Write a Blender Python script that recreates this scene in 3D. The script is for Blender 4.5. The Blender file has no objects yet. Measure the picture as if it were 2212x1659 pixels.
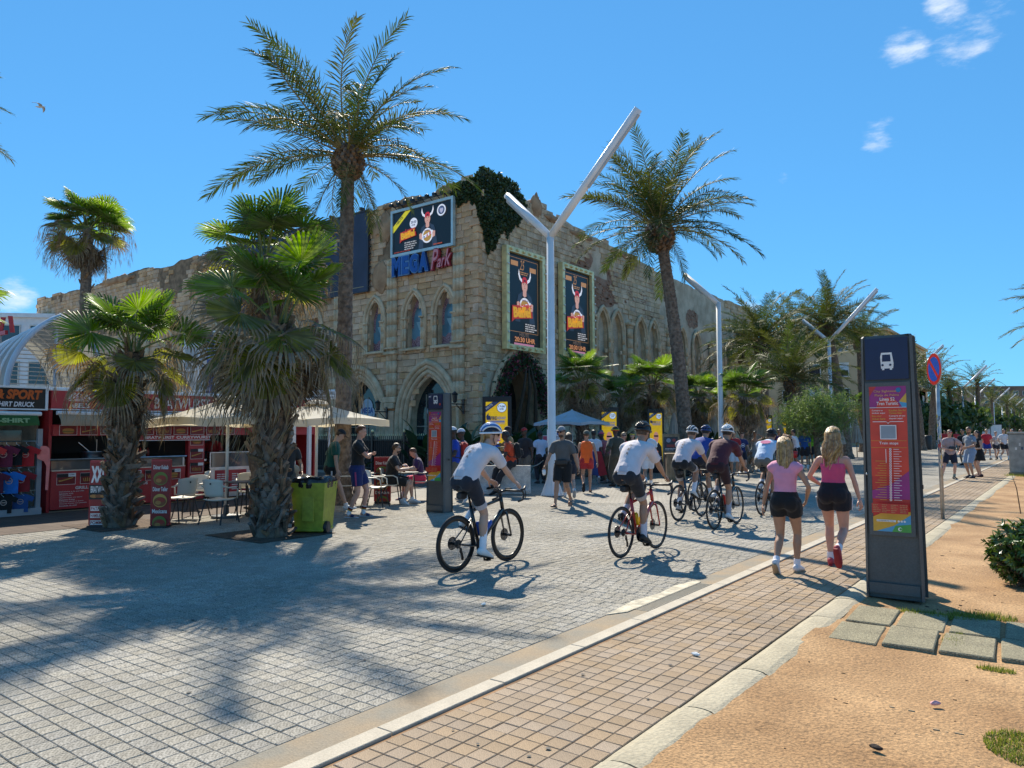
import bpy,math,random
import numpy as np
from mathutils import Vector,Matrix
from mathutils.geometry import tessellate_polygon
R=math.radians
rng=np.random.default_rng(7)
random.seed(7)
scene=bpy.context.scene
COL=scene.collection
# ------------------------------------------------------------------ camera
YAW,PITCH,ROLL,CAM_H=R(37.0),R(3.77),R(0.25),1.65
FPX=1605.0 # focal length in pixels of a 2212 px wide picture
_f=np.array([-math.sin(YAW)*math.cos(PITCH),math.cos(YAW)*math.cos(PITCH),math.sin(PITCH)])
_r0=np.array([math.cos(YAW),math.sin(YAW),0.0])
_u0=np.cross(_r0,_f)
_r=math.cos(ROLL)*_r0-math.sin(ROLL)*_u0
_u=math.sin(ROLL)*_r0+math.cos(ROLL)*_u0
CAM=np.array([0.0,0.0,CAM_H])
cam_data=bpy.data.cameras.new("camera")
cam=bpy.data.objects.new("camera",cam_data)
COL.objects.link(cam)
cam_data.sensor_width=36.0
cam_data.lens=FPX/2212*36.0
cam_data.clip_start=0.05
cam_data.clip_end=3000
cam.matrix_world=Matrix(((_r[0],_u[0],-_f[0],0),(_r[1],_u[1],-_f[1],0),(_r[2],_u[2],-_f[2],CAM_H),(0,0,0,1)))
scene.camera=cam
# ------------------------------------------------------------------ sky, sun, exposure
SUN_AZ=np.array([-0.715,0.699]) # horizontal direction towards the sun
SUN_EL=R(43.5)
world=bpy.data.worlds.new("World")
scene.world=world
world.use_nodes=True
_nt=world.node_tree
for _n in list(_nt.nodes):
 _nt.nodes.remove(_n)
_out=_nt.nodes.new("ShaderNodeOutputWorld")
_bg=_nt.nodes.new("ShaderNodeBackground")
_sky=_nt.nodes.new("ShaderNodeTexSky")
_sky.sky_type='NISHITA'
_sky.sun_disc=False
_sky.sun_elevation=SUN_EL
_sky.sun_rotation=math.atan2(SUN_AZ[0],SUN_AZ[1])
_sky.altitude=10
_sky.air_density=1.0
_sky.dust_density=0.0
_sky.ozone_density=1.5
SKY_STRENGTH=0.067
_bg.inputs["Strength"].default_value=SKY_STRENGTH
_hs=_nt.nodes.new("ShaderNodeHueSaturation")
_hs.inputs["Saturation"].default_value=1.0
_tint=_nt.nodes.new("ShaderNodeVectorMath") # the deep azure of this clear sea air, the same all round
_tint.operation='MULTIPLY'
_tint.inputs[1].default_value=(0.70,1.88,3.0)
_gam=_nt.nodes.new("ShaderNodeGamma");_gam.inputs[1].default_value=0.55
_nt.links.new(_sky.outputs[0],_gam.inputs[0])
_nt.links.new(_gam.outputs[0],_tint.inputs[0])
_nt.links.new(_tint.outputs[0],_hs.inputs["Color"])
# a few thin clouds: noise kept to small patches of the sky
_tc=_nt.nodes.new("ShaderNodeTexCoord")
_nzc=_nt.nodes.new("ShaderNodeTexNoise");_nzc.inputs["Scale"].default_value=20;_nzc.inputs["Detail"].default_value=9;_nzc.inputs["Roughness"].default_value=.62
_mpc=_nt.nodes.new("ShaderNodeMapping");_mpc.inputs["Scale"].default_value=(.8,.8,2.2)
_nt.links.new(_tc.outputs["Generated"],_mpc.inputs[0]);_nt.links.new(_mpc.outputs[0],_nzc.inputs["Vector"])
_acc=None
def _cloud(u,v,wr,wt):
 global _acc
 d=_f+(u-1106)/FPX*_r-(v-829.5)/FPX*_u;d=d/np.linalg.norm(d)
 dist=_nt.nodes.new("ShaderNodeVectorMath");dist.operation='DISTANCE';dist.inputs[1].default_value=tuple(d)
 _nt.links.new(_tc.outputs["Generated"],dist.inputs[0])
 mr=_nt.nodes.new("ShaderNodeMapRange");mr.interpolation_type='SMOOTHSTEP'
 mr.inputs["From Min"].default_value=wr;mr.inputs["From Max"].default_value=wr*.15;mr.inputs["To Max"].default_value=wt*.52
 _nt.links.new(dist.outputs["Value"],mr.inputs[0])
 if _acc is None:_acc=mr.outputs[0]
 else:
  m=_nt.nodes.new("ShaderNodeMath");m.operation='MAXIMUM';_nt.links.new(_acc,m.inputs[0]);_nt.links.new(mr.outputs[0],m.inputs[1]);_acc=m.outputs[0]
for _c in ((1960,100,.055,1.0),(2085,95,.075,.9),(2040,22,.05,.9),(1893,298,.045,.85),(1690,385,.022,.8),(2050,672,.03,.5),(28,640,.05,1.1),(1620,668,.045,.9),(2160,10,.06,.7),(1740,330,.05,.45)):_cloud(*_c)
_ad=_nt.nodes.new("ShaderNodeMath");_ad.operation='ADD';_nt.links.new(_acc,_ad.inputs[0]);_nt.links.new(_nzc.outputs[0],_ad.inputs[1])
_cr=_nt.nodes.new("ShaderNodeMapRange");_cr.interpolation_type='SMOOTHSTEP';_cr.inputs["From Min"].default_value=.86;_cr.inputs["From Max"].default_value=1.26;_cr.inputs["To Max"].default_value=.8
_nt.links.new(_ad.outputs[0],_cr.inputs[0])
_mixc=_nt.nodes.new("ShaderNodeMix");_mixc.data_type='RGBA';_mixc.inputs[7].default_value=(9.0,9.6,10.2,1)
_nt.links.new(_cr.outputs[0],_mixc.inputs[0]);_nt.links.new(_hs.outputs[0],_mixc.inputs[6])
_nt.links.new(_mixc.outputs[2],_bg.inputs["Color"])
_nt.links.new(_bg.outputs[0],_out.inputs["Surface"])
sun_data=bpy.data.lights.new("sun",'SUN')
sun=bpy.data.objects.new("sun",sun_data)
COL.objects.link(sun)
sun_data.energy=4.5
sun_data.angle=R(0.53)
sun_data.color=(1.0,0.915,0.77)
_sd=Vector((SUN_AZ[0]*math.cos(SUN_EL),SUN_AZ[1]*math.cos(SUN_EL),math.sin(SUN_EL)))
sun.rotation_euler=_sd.to_track_quat('Z','Y').to_euler()
sun.location=(0,0,60)
scene.view_settings.view_transform='Standard'
scene.view_settings.look='None'
scene.view_settings.gamma=1.0
scene.view_settings.use_curve_mapping=False
scene.view_settings.exposure=0.77
# ------------------------------------------------------------------ picture helpers: a pixel of the 2212 px wide photograph -> a point of the place
def ray(u,v):
 d=_f+(u-1106)/FPX*_r-(v-829.5)/FPX*_u
 return d
def G(u,v,z=0.0):
 d=ray(u,v);t=(z-CAM_H)/d[2]
 return CAM+d*t
def onX(u,v,X):
 d=ray(u,v);return CAM+d*(X/d[0])
def onY(u,v,Y):
 d=ray(u,v);return CAM+d*(Y/d[1])
def at(u,v,dist):
 return CAM+ray(u,v)*dist
# ------------------------------------------------------------------ mesh builder
class MB:
 def __init__(s):
  s.V=[];s.F=[];s.n=0;s.mats=[]
 def slot(s,m):
  if m not in s.mats:s.mats.append(m)
  return s.mats.index(m)
 def add(s,vf,m=None,smooth=False,mat4=None):
  v,f=vf
  v=np.asarray(v,dtype=np.float64).reshape(-1,3)
  if mat4 is not None:
   M=np.asarray(mat4,dtype=np.float64)
   v=v @ M[:3,:3].T+M[:3,3]
  mi=s.slot(m)
  if isinstance(f,np.ndarray):
   groups=[f]
  else:
   d={}
   for q in f:d.setdefault(len(q),[]).append(q)
   groups=[np.array(x) for x in d.values()]
  for g in groups:
   if len(g):s.F.append((g+s.n,mi,smooth))
  s.V.append(v);s.n+=len(v)
  return s
 def mesh(s,name):
  me=bpy.data.meshes.new(name)
  if s.n==0:return me
  V=np.concatenate(s.V)
  me.vertices.add(len(V));me.vertices.foreach_set("co",V.astype(np.float32).ravel())
  loops=np.concatenate([g.ravel() for g,_,_ in s.F]).astype(np.int32)
  tot=np.concatenate([np.full(len(g),g.shape[1]) for g,_,_ in s.F]).astype(np.int32)
  start=np.concatenate([[0],np.cumsum(tot)[:-1]]).astype(np.int32)
  me.loops.add(len(loops));me.loops.foreach_set("vertex_index",loops)
  me.polygons.add(len(tot));me.polygons.foreach_set("loop_start",start)
  me.polygons.foreach_set("loop_total",tot)
  me.polygons.foreach_set("material_index",np.concatenate([np.full(len(g),mi) for g,mi,_ in s.F]).astype(np.int32))
  me.polygons.foreach_set("use_smooth",np.concatenate([np.full(len(g),sm) for g,_,sm in s.F]).astype(bool))
  for m in s.mats:me.materials.append(m)
  me.update(calc_edges=True);me.validate()
  return me
 def build(s,name,parent=None,**kw):
  return link(name,s.mesh(name),parent,**kw)
def link(name,me,parent=None,loc=None,rotz=None,label=None,cat=None,group=None,kind=None):
 o=bpy.data.objects.new(name,me);COL.objects.link(o)
 if parent is not None:o.parent=parent
 if loc is not None:o.location=loc
 if rotz is not None:o.rotation_euler=(0,0,rotz)
 tag(o,label,cat,group,kind)
 return o
def tag(o,label=None,cat=None,group=None,kind=None):
 if label:o["label"]=label
 if cat:o["category"]=cat
 if group:o["group"]=group
 if kind:o["kind"]=kind
def thing(name,label,cat,loc=(0,0,0),rotz=0.0,group=None,kind=None):
 o=bpy.data.objects.new(name,None);COL.objects.link(o)
 o.location=loc;o.rotation_euler=(0,0,rotz);o.empty_display_size=0.2
 tag(o,label,cat,group,kind)
 return o
def copy_tree(o,loc=None,rotz=None,label=None,parent=None,scale=None):
 c=o.copy();COL.objects.link(c)
 if parent is not None:c.parent=parent
 if loc is not None:c.location=loc
 if rotz is not None:c.rotation_euler=(0,0,rotz)
 if scale is not None:c.scale=scale
 if label:c["label"]=label
 for ch in list(o.children):copy_tree(ch,parent=c)
 return c
# ------------------------------------------------------------------ shapes: (verts, faces)
_BF=np.array([(0,3,2,1),(4,5,6,7),(0,1,5,4),(1,2,6,5),(2,3,7,6),(3,0,4,7)])
def box(x0,y0,z0,x1,y1,z1):
 return (np.array([(x0,y0,z0),(x1,y0,z0),(x1,y1,z0),(x0,y1,z0),(x0,y0,z1),(x1,y0,z1),(x1,y1,z1),(x0,y1,z1)],float),_BF)
def cbox(c,s,rz=0.0,b=0.0):
 """box by centre and size, turned about z, with optional bevelled top and vertical edges"""
 hx,hy,hz=s[0]/2,s[1]/2,s[2]/2
 if b<=0:
  v,f=box(-hx,-hy,-hz,hx,hy,hz)
 else:
  v,f=rbox(hx,hy,hz,b)
 if rz:
  c_,s_=math.cos(rz),math.sin(rz)
  v=np.stack([v[:,0]*c_-v[:,1]*s_,v[:,0]*s_+v[:,1]*c_,v[:,2]],1)
 return v+np.array(c,float),f
def rbox(hx,hy,hz,b):
 """box with 45 degree bevels on every edge"""
 v=[]
 for z,k in ((-hz,0),(-hz+b,1),(hz-b,1),(hz,0)):
  e=0 if k else b
  for (sx,sy) in ((-1,-1),(1,-1),(1,1),(-1,1)):
   v.append((sx*(hx-b-(0 if k else 0)),sy*(hy-e),z) if False else (sx*(hx-(e+b if not k else b)),sy*(hy-(e if k else e)),z))
   v.append((sx*(hx-e),sy*(hy-(e+b if not k else b)),z))
 out=[]
 ring=[]
 for i in range(4):
  pts=[]
  e,z=[(b,-hz),(0,-hz+b),(0,hz-b),(b,hz)][i]
  X,Y=hx-e,hy-e
  bb=b*.6
  for p in ((-X+bb,-Y),(X-bb,-Y),(X,-Y+bb),(X,Y-bb),(X-bb,Y),(-X+bb,Y),(-X,Y-bb),(-X,-Y+bb)):
   pts.append((p[0],p[1],z))
  out+=pts
 f=[]
 for i in range(3):
  for k in range(8):
   a,c=i*8+k,i*8+(k+1)%8
   f.append((a,c,c+8,a+8))
 f.append(tuple(range(7,-1,-1)));f.append(tuple(range(24,32)))
 return np.array(out,float),f
def _perp(t):
 a=np.array([0,0,1.0]) if abs(t[2])<0.9 else np.array([1.0,0,0])
 n=np.cross(t,a);return n/np.linalg.norm(n)
def tube(P,rad,n=8,cap=True,up=None,closed=False):
 """swept tube; rad: number, list of numbers or list of (across, along-up) pairs; up fixes the section's frame"""
 P=np.asarray(P,float);k=len(P)
 rad=np.asarray(rad,float)
 if rad.ndim==0:rad=np.full((k,2),float(rad))
 elif rad.ndim==1:rad=np.stack([rad,rad],1) if len(rad)==k else np.tile(rad,(k,1))
 T=np.zeros_like(P)
 if closed:
  T=np.roll(P,-1,0)-np.roll(P,1,0)
 else:
  T[1:-1]=P[2:]-P[:-2];T[0]=P[1]-P[0];T[-1]=P[-1]-P[-2]
 T /= np.linalg.norm(T,axis=1)[:,None]+1e-12
 ang=np.arange(n)/n*2*math.pi
 V=np.zeros((k,n,3));nprev=None
 for i in range(k):
  if up is not None:
   b=np.asarray(up,float)-T[i]*np.dot(up,T[i])
   if np.linalg.norm(b)<1e-4:b=_perp(T[i])
   b /= np.linalg.norm(b);a=np.cross(T[i],b)
   a,b=-a,b
  else:
   a=_perp(T[i]) if nprev is None else nprev-T[i]*np.dot(nprev,T[i])
   a /= np.linalg.norm(a);nprev=a;b=np.cross(T[i],a)
  V[i]=P[i]+np.outer(np.cos(ang)*rad[i,0],a)+np.outer(np.sin(ang)*rad[i,1],b)
 i=np.arange(n);j=(i+1)%n
 F=[]
 for q in range(k if closed else k-1):
  q2=(q+1)%k
  F.append(np.stack([q*n+i,q*n+j,q2*n+j,q2*n+i],1))
 F=np.concatenate(F)
 faces=F
 if cap and not closed:
  faces=[tuple(x) for x in F]
  c0,c1=tuple(range(n-1,-1,-1)),tuple(range((k-1)*n,k*n))
  faces+=[c0,c1]
 return V.reshape(-1,3),faces
def ellipsoid(c,r,nu=12,nv=8,frame=None):
 th=np.linspace(0,math.pi,nv+1)[1:-1];ph=np.arange(nu)/nu*2*math.pi
 v=[(0,0,1)]+[(math.sin(t)*math.cos(p),math.sin(t)*math.sin(p),math.cos(t)) for t in th for p in ph]+[(0,0,-1)]
 v=np.array(v)*np.array(r,float)
 if frame is not None:v=v @ np.array(frame,float) # rows of frame: local x, y, z axes
 f=[]
 for k in range(nu):f.append((0,1+k,1+(k+1)%nu))
 for a in range(nv-2):
  for k in range(nu):
   p,q=1+a*nu+k,1+a*nu+(k+1)%nu
   f.append((p,p+nu,q+nu,q))
 last=1+(nv-1)*nu;b=1+(nv-2)*nu
 for k in range(nu):f.append((b+k,last,b+(k+1)%nu))
 return v+np.array(c,float),f
def lathe(prof,n=16,c=(0,0,0)):
 prof=np.asarray(prof,float);k=len(prof)
 a=np.arange(n)/n*2*math.pi
 v=np.stack([np.outer(prof[:,0],np.cos(a)),np.outer(prof[:,0],np.sin(a)),np.repeat(prof[:,1][:,None],n,1)],2).reshape(-1,3)
 f=[]
 i=np.arange(n);j=(i+1)%n
 for q in range(k-1):
  f+=[tuple(x) for x in np.stack([q*n+i,q*n+j,(q+1)*n+j,(q+1)*n+i],1)]
 if prof[0,0]>1e-6:f.append(tuple(range(n-1,-1,-1)))
 if prof[-1,0]>1e-6:f.append(tuple(range((k-1)*n,k*n)))
 return v+np.array(c,float),f
def prism(poly,o,ux,uy,depth):
 """polygon (list of 2-D points) in the plane o + x*ux + y*uy, extruded by the vector depth"""
 poly=[tuple(p) for p in poly];o,ux,uy,dv=(np.array(a,float) for a in (o,ux,uy,depth))
 n=len(poly)
 a=np.array([o+ux*x+uy*y for x,y in poly])
 tri=tessellate_polygon([[Vector((x,y,0)) for x,y in poly]])
 v=np.concatenate([a,a+dv])
 f=[tuple(t) for t in tri]+[tuple(n+i for i in t[::-1]) for t in tri]
 f+=[(i,(i+1)%n,n+(i+1)%n,n+i) for i in range(n)]
 return v,f
def flat(poly,o,ux,uy,holes=()):
 loops=[list(map(tuple,poly))]+[list(map(tuple,h)) for h in holes]
 pts=[p for l in loops for p in l]
 tri=tessellate_polygon([[Vector((x,y,0)) for x,y in l] for l in loops])
 o,ux,uy=(np.array(a,float) for a in (o,ux,uy))
 P=np.array(pts);v=o+P[:,:1]*ux+P[:,1:2]*uy
 nrm=np.cross(ux,uy);f=[]
 for t in tri:
  a,b,c=(P[i] for i in t)
  s=(b[0]-a[0])*(c[1]-a[1])-(b[1]-a[1])*(c[0]-a[0])
  f.append(tuple(t) if s>0 else tuple(t[::-1]))
 return v,f
def circle(cx,cy,rx,ry=None,n=24):
 ry=rx if ry is None else ry
 return [(cx+rx*math.cos(a),cy+ry*math.sin(a)) for a in np.arange(n)/n*2*math.pi]
def noise1(x,seed=0,oct=4):
 """smooth 1-D value noise, numpy"""
 x=np.asarray(x,float);out=np.zeros_like(x);amp=1.0
 for o in range(oct):
  xi=np.floor(x).astype(int);t=x-xi;t=t*t*(3-2*t)
  h=lambda k:((np.sin((k+seed*17+o*131)*127.1)*43758.5453)%1.0)
  out+=amp*((1-t)*h(xi)+t*h(xi+1)-.5);x=x*2.03;amp *= .5
 return out
def noise2(x,y,seed=0,oct=4):
 x=np.asarray(x,float);y=np.asarray(y,float);out=np.zeros(np.broadcast(x,y).shape);amp=1.0
 for o in range(oct):
  xi,yi=np.floor(x).astype(int),np.floor(y).astype(int);tx,ty=x-xi,y-yi
  tx,ty=tx*tx*(3-2*tx),ty*ty*(3-2*ty)
  h=lambda a,b:((np.sin(a*127.1+b*311.7+seed*74.7+o*19.3)*43758.5453)%1.0)
  out+=amp*((1-ty)*((1-tx)*h(xi,yi)+tx*h(xi+1,yi))+ty*((1-tx)*h(xi,yi+1)+tx*h(xi+1,yi+1))-.5)
  x,y,amp=x*2.03,y*2.03,amp*.5
 return out
# ------------------------------------------------------------------ materials
_MC={}
def srgb(h):
 h=h.lstrip('#');c=[int(h[i:i+2],16)/255 for i in (0,2,4)]
 return tuple(x/12.92 if x<=.04045 else ((x+.055)/1.055)**2.4 for x in c)
def mat(name,col,rough=0.6,var=0.12,scale=6.0,bump=0.0,bscale=None,metal=0.0,spec=0.5,col2=None,detail=4.0,obj_rand=0.0,island=0.0,trans=None,coord='Object',speck=0.0,speck_scale=200.0,emit=0.0,sheen=0.0,coat=0.0):
 """general procedural surface: base colour broken up by two noises, optional bump, specks and per piece variation"""
 if name in _MC:return _MC[name]
 if isinstance(col,str):col=srgb(col)
 if isinstance(col2,str):col2=srgb(col2)
 m=bpy.data.materials.new(name);m.use_nodes=True;nt=m.node_tree;N,L=nt.nodes,nt.links
 p=N["Principled BSDF"];p.inputs["Roughness"].default_value=rough;p.inputs["Metallic"].default_value=metal
 p.inputs["Specular IOR Level"].default_value=spec
 if coat:p.inputs["Coat Weight"].default_value=coat
 if sheen:p.inputs["Sheen Weight"].default_value=sheen
 tc=N.new("ShaderNodeTexCoord");vec=tc.outputs[coord]
 nz=N.new("ShaderNodeTexNoise");nz.inputs["Scale"].default_value=scale;nz.inputs["Detail"].default_value=detail
 L.new(vec,nz.inputs["Vector"])
 mx=N.new("ShaderNodeMix");mx.data_type='RGBA'
 a=tuple(max(0,c*(1-var)) for c in col);b=col2 if col2 else tuple(min(1,c*(1+var)) for c in col)
 mx.inputs[6].default_value=(*a,1);mx.inputs[7].default_value=(*b,1)
 rmp=N.new("ShaderNodeMapRange");rmp.inputs["From Min"].default_value=.36;rmp.inputs["From Max"].default_value=.64
 L.new(nz.outputs[0],rmp.inputs[0]);L.new(rmp.outputs[0],mx.inputs[0])
 c=mx.outputs[2]
 if island or obj_rand:
  hv=N.new("ShaderNodeHueSaturation")
  geo=N.new("ShaderNodeNewGeometry");oi=N.new("ShaderNodeObjectInfo")
  ad=N.new("ShaderNodeMath");ad.operation='ADD'
  L.new(geo.outputs["Random Per Island"],ad.inputs[0]);L.new(oi.outputs["Random"],ad.inputs[1])
  fr=N.new("ShaderNodeMath");fr.operation='FRACT';L.new(ad.outputs[0],fr.inputs[0])
  w=island or obj_rand
  mr=N.new("ShaderNodeMapRange");mr.inputs["To Min"].default_value=1-w;mr.inputs["To Max"].default_value=1+w
  L.new(fr.outputs[0],mr.inputs[0]);L.new(mr.outputs[0],hv.inputs["Value"])
  wn=N.new("ShaderNodeTexWhiteNoise");wn.noise_dimensions='1D';L.new(fr.outputs[0],wn.inputs["W"])
  ms=N.new("ShaderNodeMapRange");ms.inputs["To Min"].default_value=1-w*1.3;ms.inputs["To Max"].default_value=1+w*1.3
  L.new(wn.outputs["Value"],ms.inputs[0]);L.new(ms.outputs[0],hv.inputs["Saturation"])
  L.new(c,hv.inputs["Color"]);c=hv.outputs[0]
 if speck:
  n2=N.new("ShaderNodeTexNoise");n2.inputs["Scale"].default_value=speck_scale;n2.inputs["Detail"].default_value=2
  L.new(vec,n2.inputs["Vector"])
  m2=N.new("ShaderNodeMapRange");m2.inputs["From Min"].default_value=.35;m2.inputs["From Max"].default_value=.65
  m2.inputs["To Min"].default_value=1-speck;m2.inputs["To Max"].default_value=1+speck
  L.new(n2.outputs[0],m2.inputs[0])
  vm=N.new("ShaderNodeVectorMath");vm.operation='SCALE';L.new(c,vm.inputs[0]);L.new(m2.outputs[0],vm.inputs["Scale"]);c=vm.outputs[0]
 L.new(c,p.inputs["Base Color"])
 if bump:
  bn=N.new("ShaderNodeTexNoise");bn.inputs["Scale"].default_value=bscale or scale*6;bn.inputs["Detail"].default_value=3
  L.new(vec,bn.inputs["Vector"])
  bp=N.new("ShaderNodeBump");bp.inputs["Strength"].default_value=min(1,bump);bp.inputs["Distance"].default_value=0.02
  L.new(bn.outputs[0],bp.inputs["Height"]);L.new(bp.outputs[0],p.inputs["Normal"])
 if trans is not None: # thin leaf or cloth that lets light through
  tr=N.new("ShaderNodeBsdfTranslucent")
  sc=N.new("ShaderNodeVectorMath");sc.operation='MULTIPLY';sc.inputs[1].default_value=trans[1]
  L.new(c,sc.inputs[0]);L.new(sc.outputs[0],tr.inputs["Color"])
  ms_=N.new("ShaderNodeMixShader");ms_.inputs[0].default_value=trans[0]
  L.new(p.outputs[0],ms_.inputs[1]);L.new(tr.outputs[0],ms_.inputs[2]);L.new(ms_.outputs[0],N["Material Output"].inputs[0])
 if emit:
  L.new(c,p.inputs["Emission Color"]);p.inputs["Emission Strength"].default_value=emit
 _MC[name]=m
 return m
def cm(h,rough=0.5,emit=0.0):
 """plain printed or painted colour, a little worn"""
 return mat("paint_%s_%d_%d"%(h.lstrip('#'),int(rough*100),int(emit*100)),h,rough,var=0.06,scale=9,emit=emit)
def glass_mat(name,col,rough=0.05):
 if name in _MC:return _MC[name]
 return mat(name,col,rough,var=.25,scale=1.2,spec=0.8)
# ------------------------------------------------------------------ flat print on a plane
_TC={}
def text_vf(s,bold=0.0,shear=0.0,space=1.0):
 key=(s,bold,shear,space)
 if key not in _TC:
  cu=bpy.data.curves.new("t",'FONT');cu.body=s;cu.size=1;cu.offset=bold;cu.shear=shear;cu.space_character=space
  cu.resolution_u=3
  ob=bpy.data.objects.new("t",cu)
  me=bpy.data.meshes.new_from_object(ob)
  v=np.zeros(len(me.vertices)*3,np.float32);me.vertices.foreach_get("co",v);v=v.reshape(-1,3)
  f=[tuple(p.vertices) for p in me.polygons]
  bpy.data.objects.remove(ob);bpy.data.curves.remove(cu);bpy.data.meshes.remove(me)
  if len(v):
   v=v[:,:2]-v[:,:2].min(0)
  _TC[key]=(v,f)
 return _TC[key]
class Print:
 """shapes and letters laid on a plane (origin o, unit axes ux, uy), each layer a hair above the last"""
 def __init__(s,o,ux,uy,eps=0.0012):
  s.o,s.ux,s.uy=(np.array(a,float) for a in (o,ux,uy))
  s.n=np.cross(s.ux,s.uy);s.n /= np.linalg.norm(s.n);s.k=1;s.eps=eps;s.mb=MB()
 def _o(s):
  s.k+=1;return s.o+s.n*s.eps*s.k
 def poly(s,pts,m):s.mb.add(flat(pts,s._o(),s.ux,s.uy),m);return s
 def rect(s,x0,y0,x1,y1,m):return s.poly([(x0,y0),(x1,y0),(x1,y1),(x0,y1)],m)
 def disc(s,x,y,r,m,ry=None,n=24):return s.poly(circle(x,y,r,ry,n),m)
 def text(s,t,x0,y0,w,h,m,bold=0.02,shear=0.0,space=1.0,rot=0.0):
  v,f=text_vf(t,bold,shear,space)
  if not len(v):return s
  e=v.max(0);q=v/e*np.array([w,h])
  if rot:
   c,si=math.cos(rot),math.sin(rot);q=np.stack([q[:,0]*c-q[:,1]*si,q[:,0]*si+q[:,1]*c],1)
  q=q+np.array([x0,y0]);o=s._o()
  s.mb.add((o+q[:,:1]*s.ux+q[:,1:2]*s.uy,f),m);return s
 def lines(s,x0,y0,w,n,pitch,th,m,seed=0,ragged=.5):
  """rows of lettering too small to read"""
  r=np.random.default_rng(seed)
  for i in range(n):
   x=x0;end=x0+w*(1-ragged*r.random());y=y0-i*pitch;o=s._o() if i==0 else o
   while x<end:
    k=min(end,x+th*(1.5+4*r.random()))
    s.mb.add(flat([(x,y),(k,y),(k,y+th),(x,y+th)],o,s.ux,s.uy),m);x=k+th*.7
  return s
 def build(s,name,parent=None,**kw):return s.mb.build(name,parent,**kw)
# ================================================================== ground, road, paths
M_PAVER=mat("grey_paver",(0.285,0.262,0.218),.85,.13,.55,bump=.35,bscale=160,island=.12,speck=.5,speck_scale=75,spec=.25,col2=(0.33,0.305,0.258),detail=6)
M_TILE=mat("tan_paver",(0.325,0.24,0.16),.85,.14,.8,spec=.25,bump=.35,bscale=160,island=.10,speck=.22,speck_scale=130,col2=(0.375,0.28,0.19),detail=6)
M_JOINT=mat("paver_joint",(0.10,0.08,0.06),.95,.3,3)
M_TJOINT=mat("tan_joint",(0.24,0.135,0.065),.95,.3,3)
M_CONC=mat("gutter_concrete",(0.245,0.22,0.17),.85,.16,2.2,bump=.3,bscale=90,speck=.12,speck_scale=90,col2=(0.30,0.215,0.125),detail=8)
M_KERBW=mat("white_kerb",(0.43,0.375,0.29),.8,.08,5,bump=.2,bscale=120,speck=.12,speck_scale=120)
M_KERB=mat("worn_kerbstone",(0.385,0.335,0.235),.85,.12,3,bump=.5,bscale=40,speck=.12,speck_scale=60,island=.05)
M_DIRT=mat("orange_dirt",(0.325,0.18,0.075),.95,.16,1.1,bump=.7,bscale=44,speck=.30,speck_scale=60,col2=(0.42,0.255,0.12),detail=10)
M_SLAB=mat("pebble_slab",(0.28,0.245,0.155),.9,.12,4,bump=.8,bscale=110,speck=.42,speck_scale=95)
def brick_ground(name,c1,c2,cj,size,joint,col2d=.12):
 m=bpy.data.materials.new(name);m.use_nodes=True;nt=m.node_tree;N,L=nt.nodes,nt.links
 p=N["Principled BSDF"];p.inputs["Roughness"].default_value=.85;p.inputs["Specular IOR Level"].default_value=.25
 tc=N.new("ShaderNodeTexCoord");b=N.new("ShaderNodeTexBrick")
 b.offset=.5;b.inputs["Scale"].default_value=1;b.inputs["Brick Width"].default_value=size;b.inputs["Row Height"].default_value=size
 b.inputs["Mortar Size"].default_value=joint;b.inputs["Mortar Smooth"].default_value=.3
 b.inputs["Color1"].default_value=(*c1,1);b.inputs["Color2"].default_value=(*c2,1);b.inputs["Mortar"].default_value=(*cj,1)
 L.new(tc.outputs["Object"],b.inputs["Vector"])
 n=N.new("ShaderNodeTexNoise");n.inputs["Scale"].default_value=.5;n.inputs["Detail"].default_value=8;L.new(tc.outputs["Object"],n.inputs["Vector"])
 mr=N.new("ShaderNodeMapRange");mr.inputs["To Min"].default_value=.75;mr.inputs["To Max"].default_value=1.2;mr.inputs["From Min"].default_value=.3;mr.inputs["From Max"].default_value=.7
 L.new(n.outputs[0],mr.inputs[0])
 vm=N.new("ShaderNodeVectorMath");vm.operation='SCALE';L.new(b.outputs["Color"],vm.inputs[0]);L.new(mr.outputs[0],vm.inputs["Scale"])
 L.new(vm.outputs[0],p.inputs["Base Color"])
 return m
M_ROADFAR=brick_ground("grey_paving_far",(0.272,0.25,0.208),(0.315,0.29,0.246),(0.085,0.07,0.05),.1165,.0055)
M_PATHFAR=brick_ground("tan_paving_far",(0.325,0.25,0.18),(0.365,0.28,0.20),(0.24,0.13,0.06),.14,.007)
link("ground",MB().add(flat([(-1500,-300),(1500,-300),(1500,2500),(-1500,2500)],(0,0,-.09),(1,0,0),(0,1,0)),mat("far_earth",(0.34,0.27,0.18),.95,.2,.02)).mesh("ground"),kind='structure')
road=link("road",MB().add(flat([(-3.44,-6),(-3.44,420),(-60,420),(-60,-6)][::-1],(0,0,-.012),(1,0,0),(0,1,0)),M_ROADFAR).mesh("road"),kind='structure')
terrace=link("terrace",MB().add(flat([(-17.6,-6),(-14.2,-6),(-14.2,9.4),(-14.9,13.8),(-17.6,20.0),(-30,21)],(0,0,.004),(1,0,0),(0,1,0)),brick_ground("terrace_paving_shade",(0.105,0.075,0.058),(0.13,0.095,0.072),(0.06,0.045,0.035),.2,.008)).mesh("terrace"),kind='structure')  # shade in front of the kiosks painted into this dark paving colour
def cam_px(P):
 q=P-CAM;z=q @ _f
 z=np.where(z<.05,.05,z)
 return 1106+FPX*(q @ _r)/z,829.5-FPX*(q @ _u)/z,q @ _f
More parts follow.
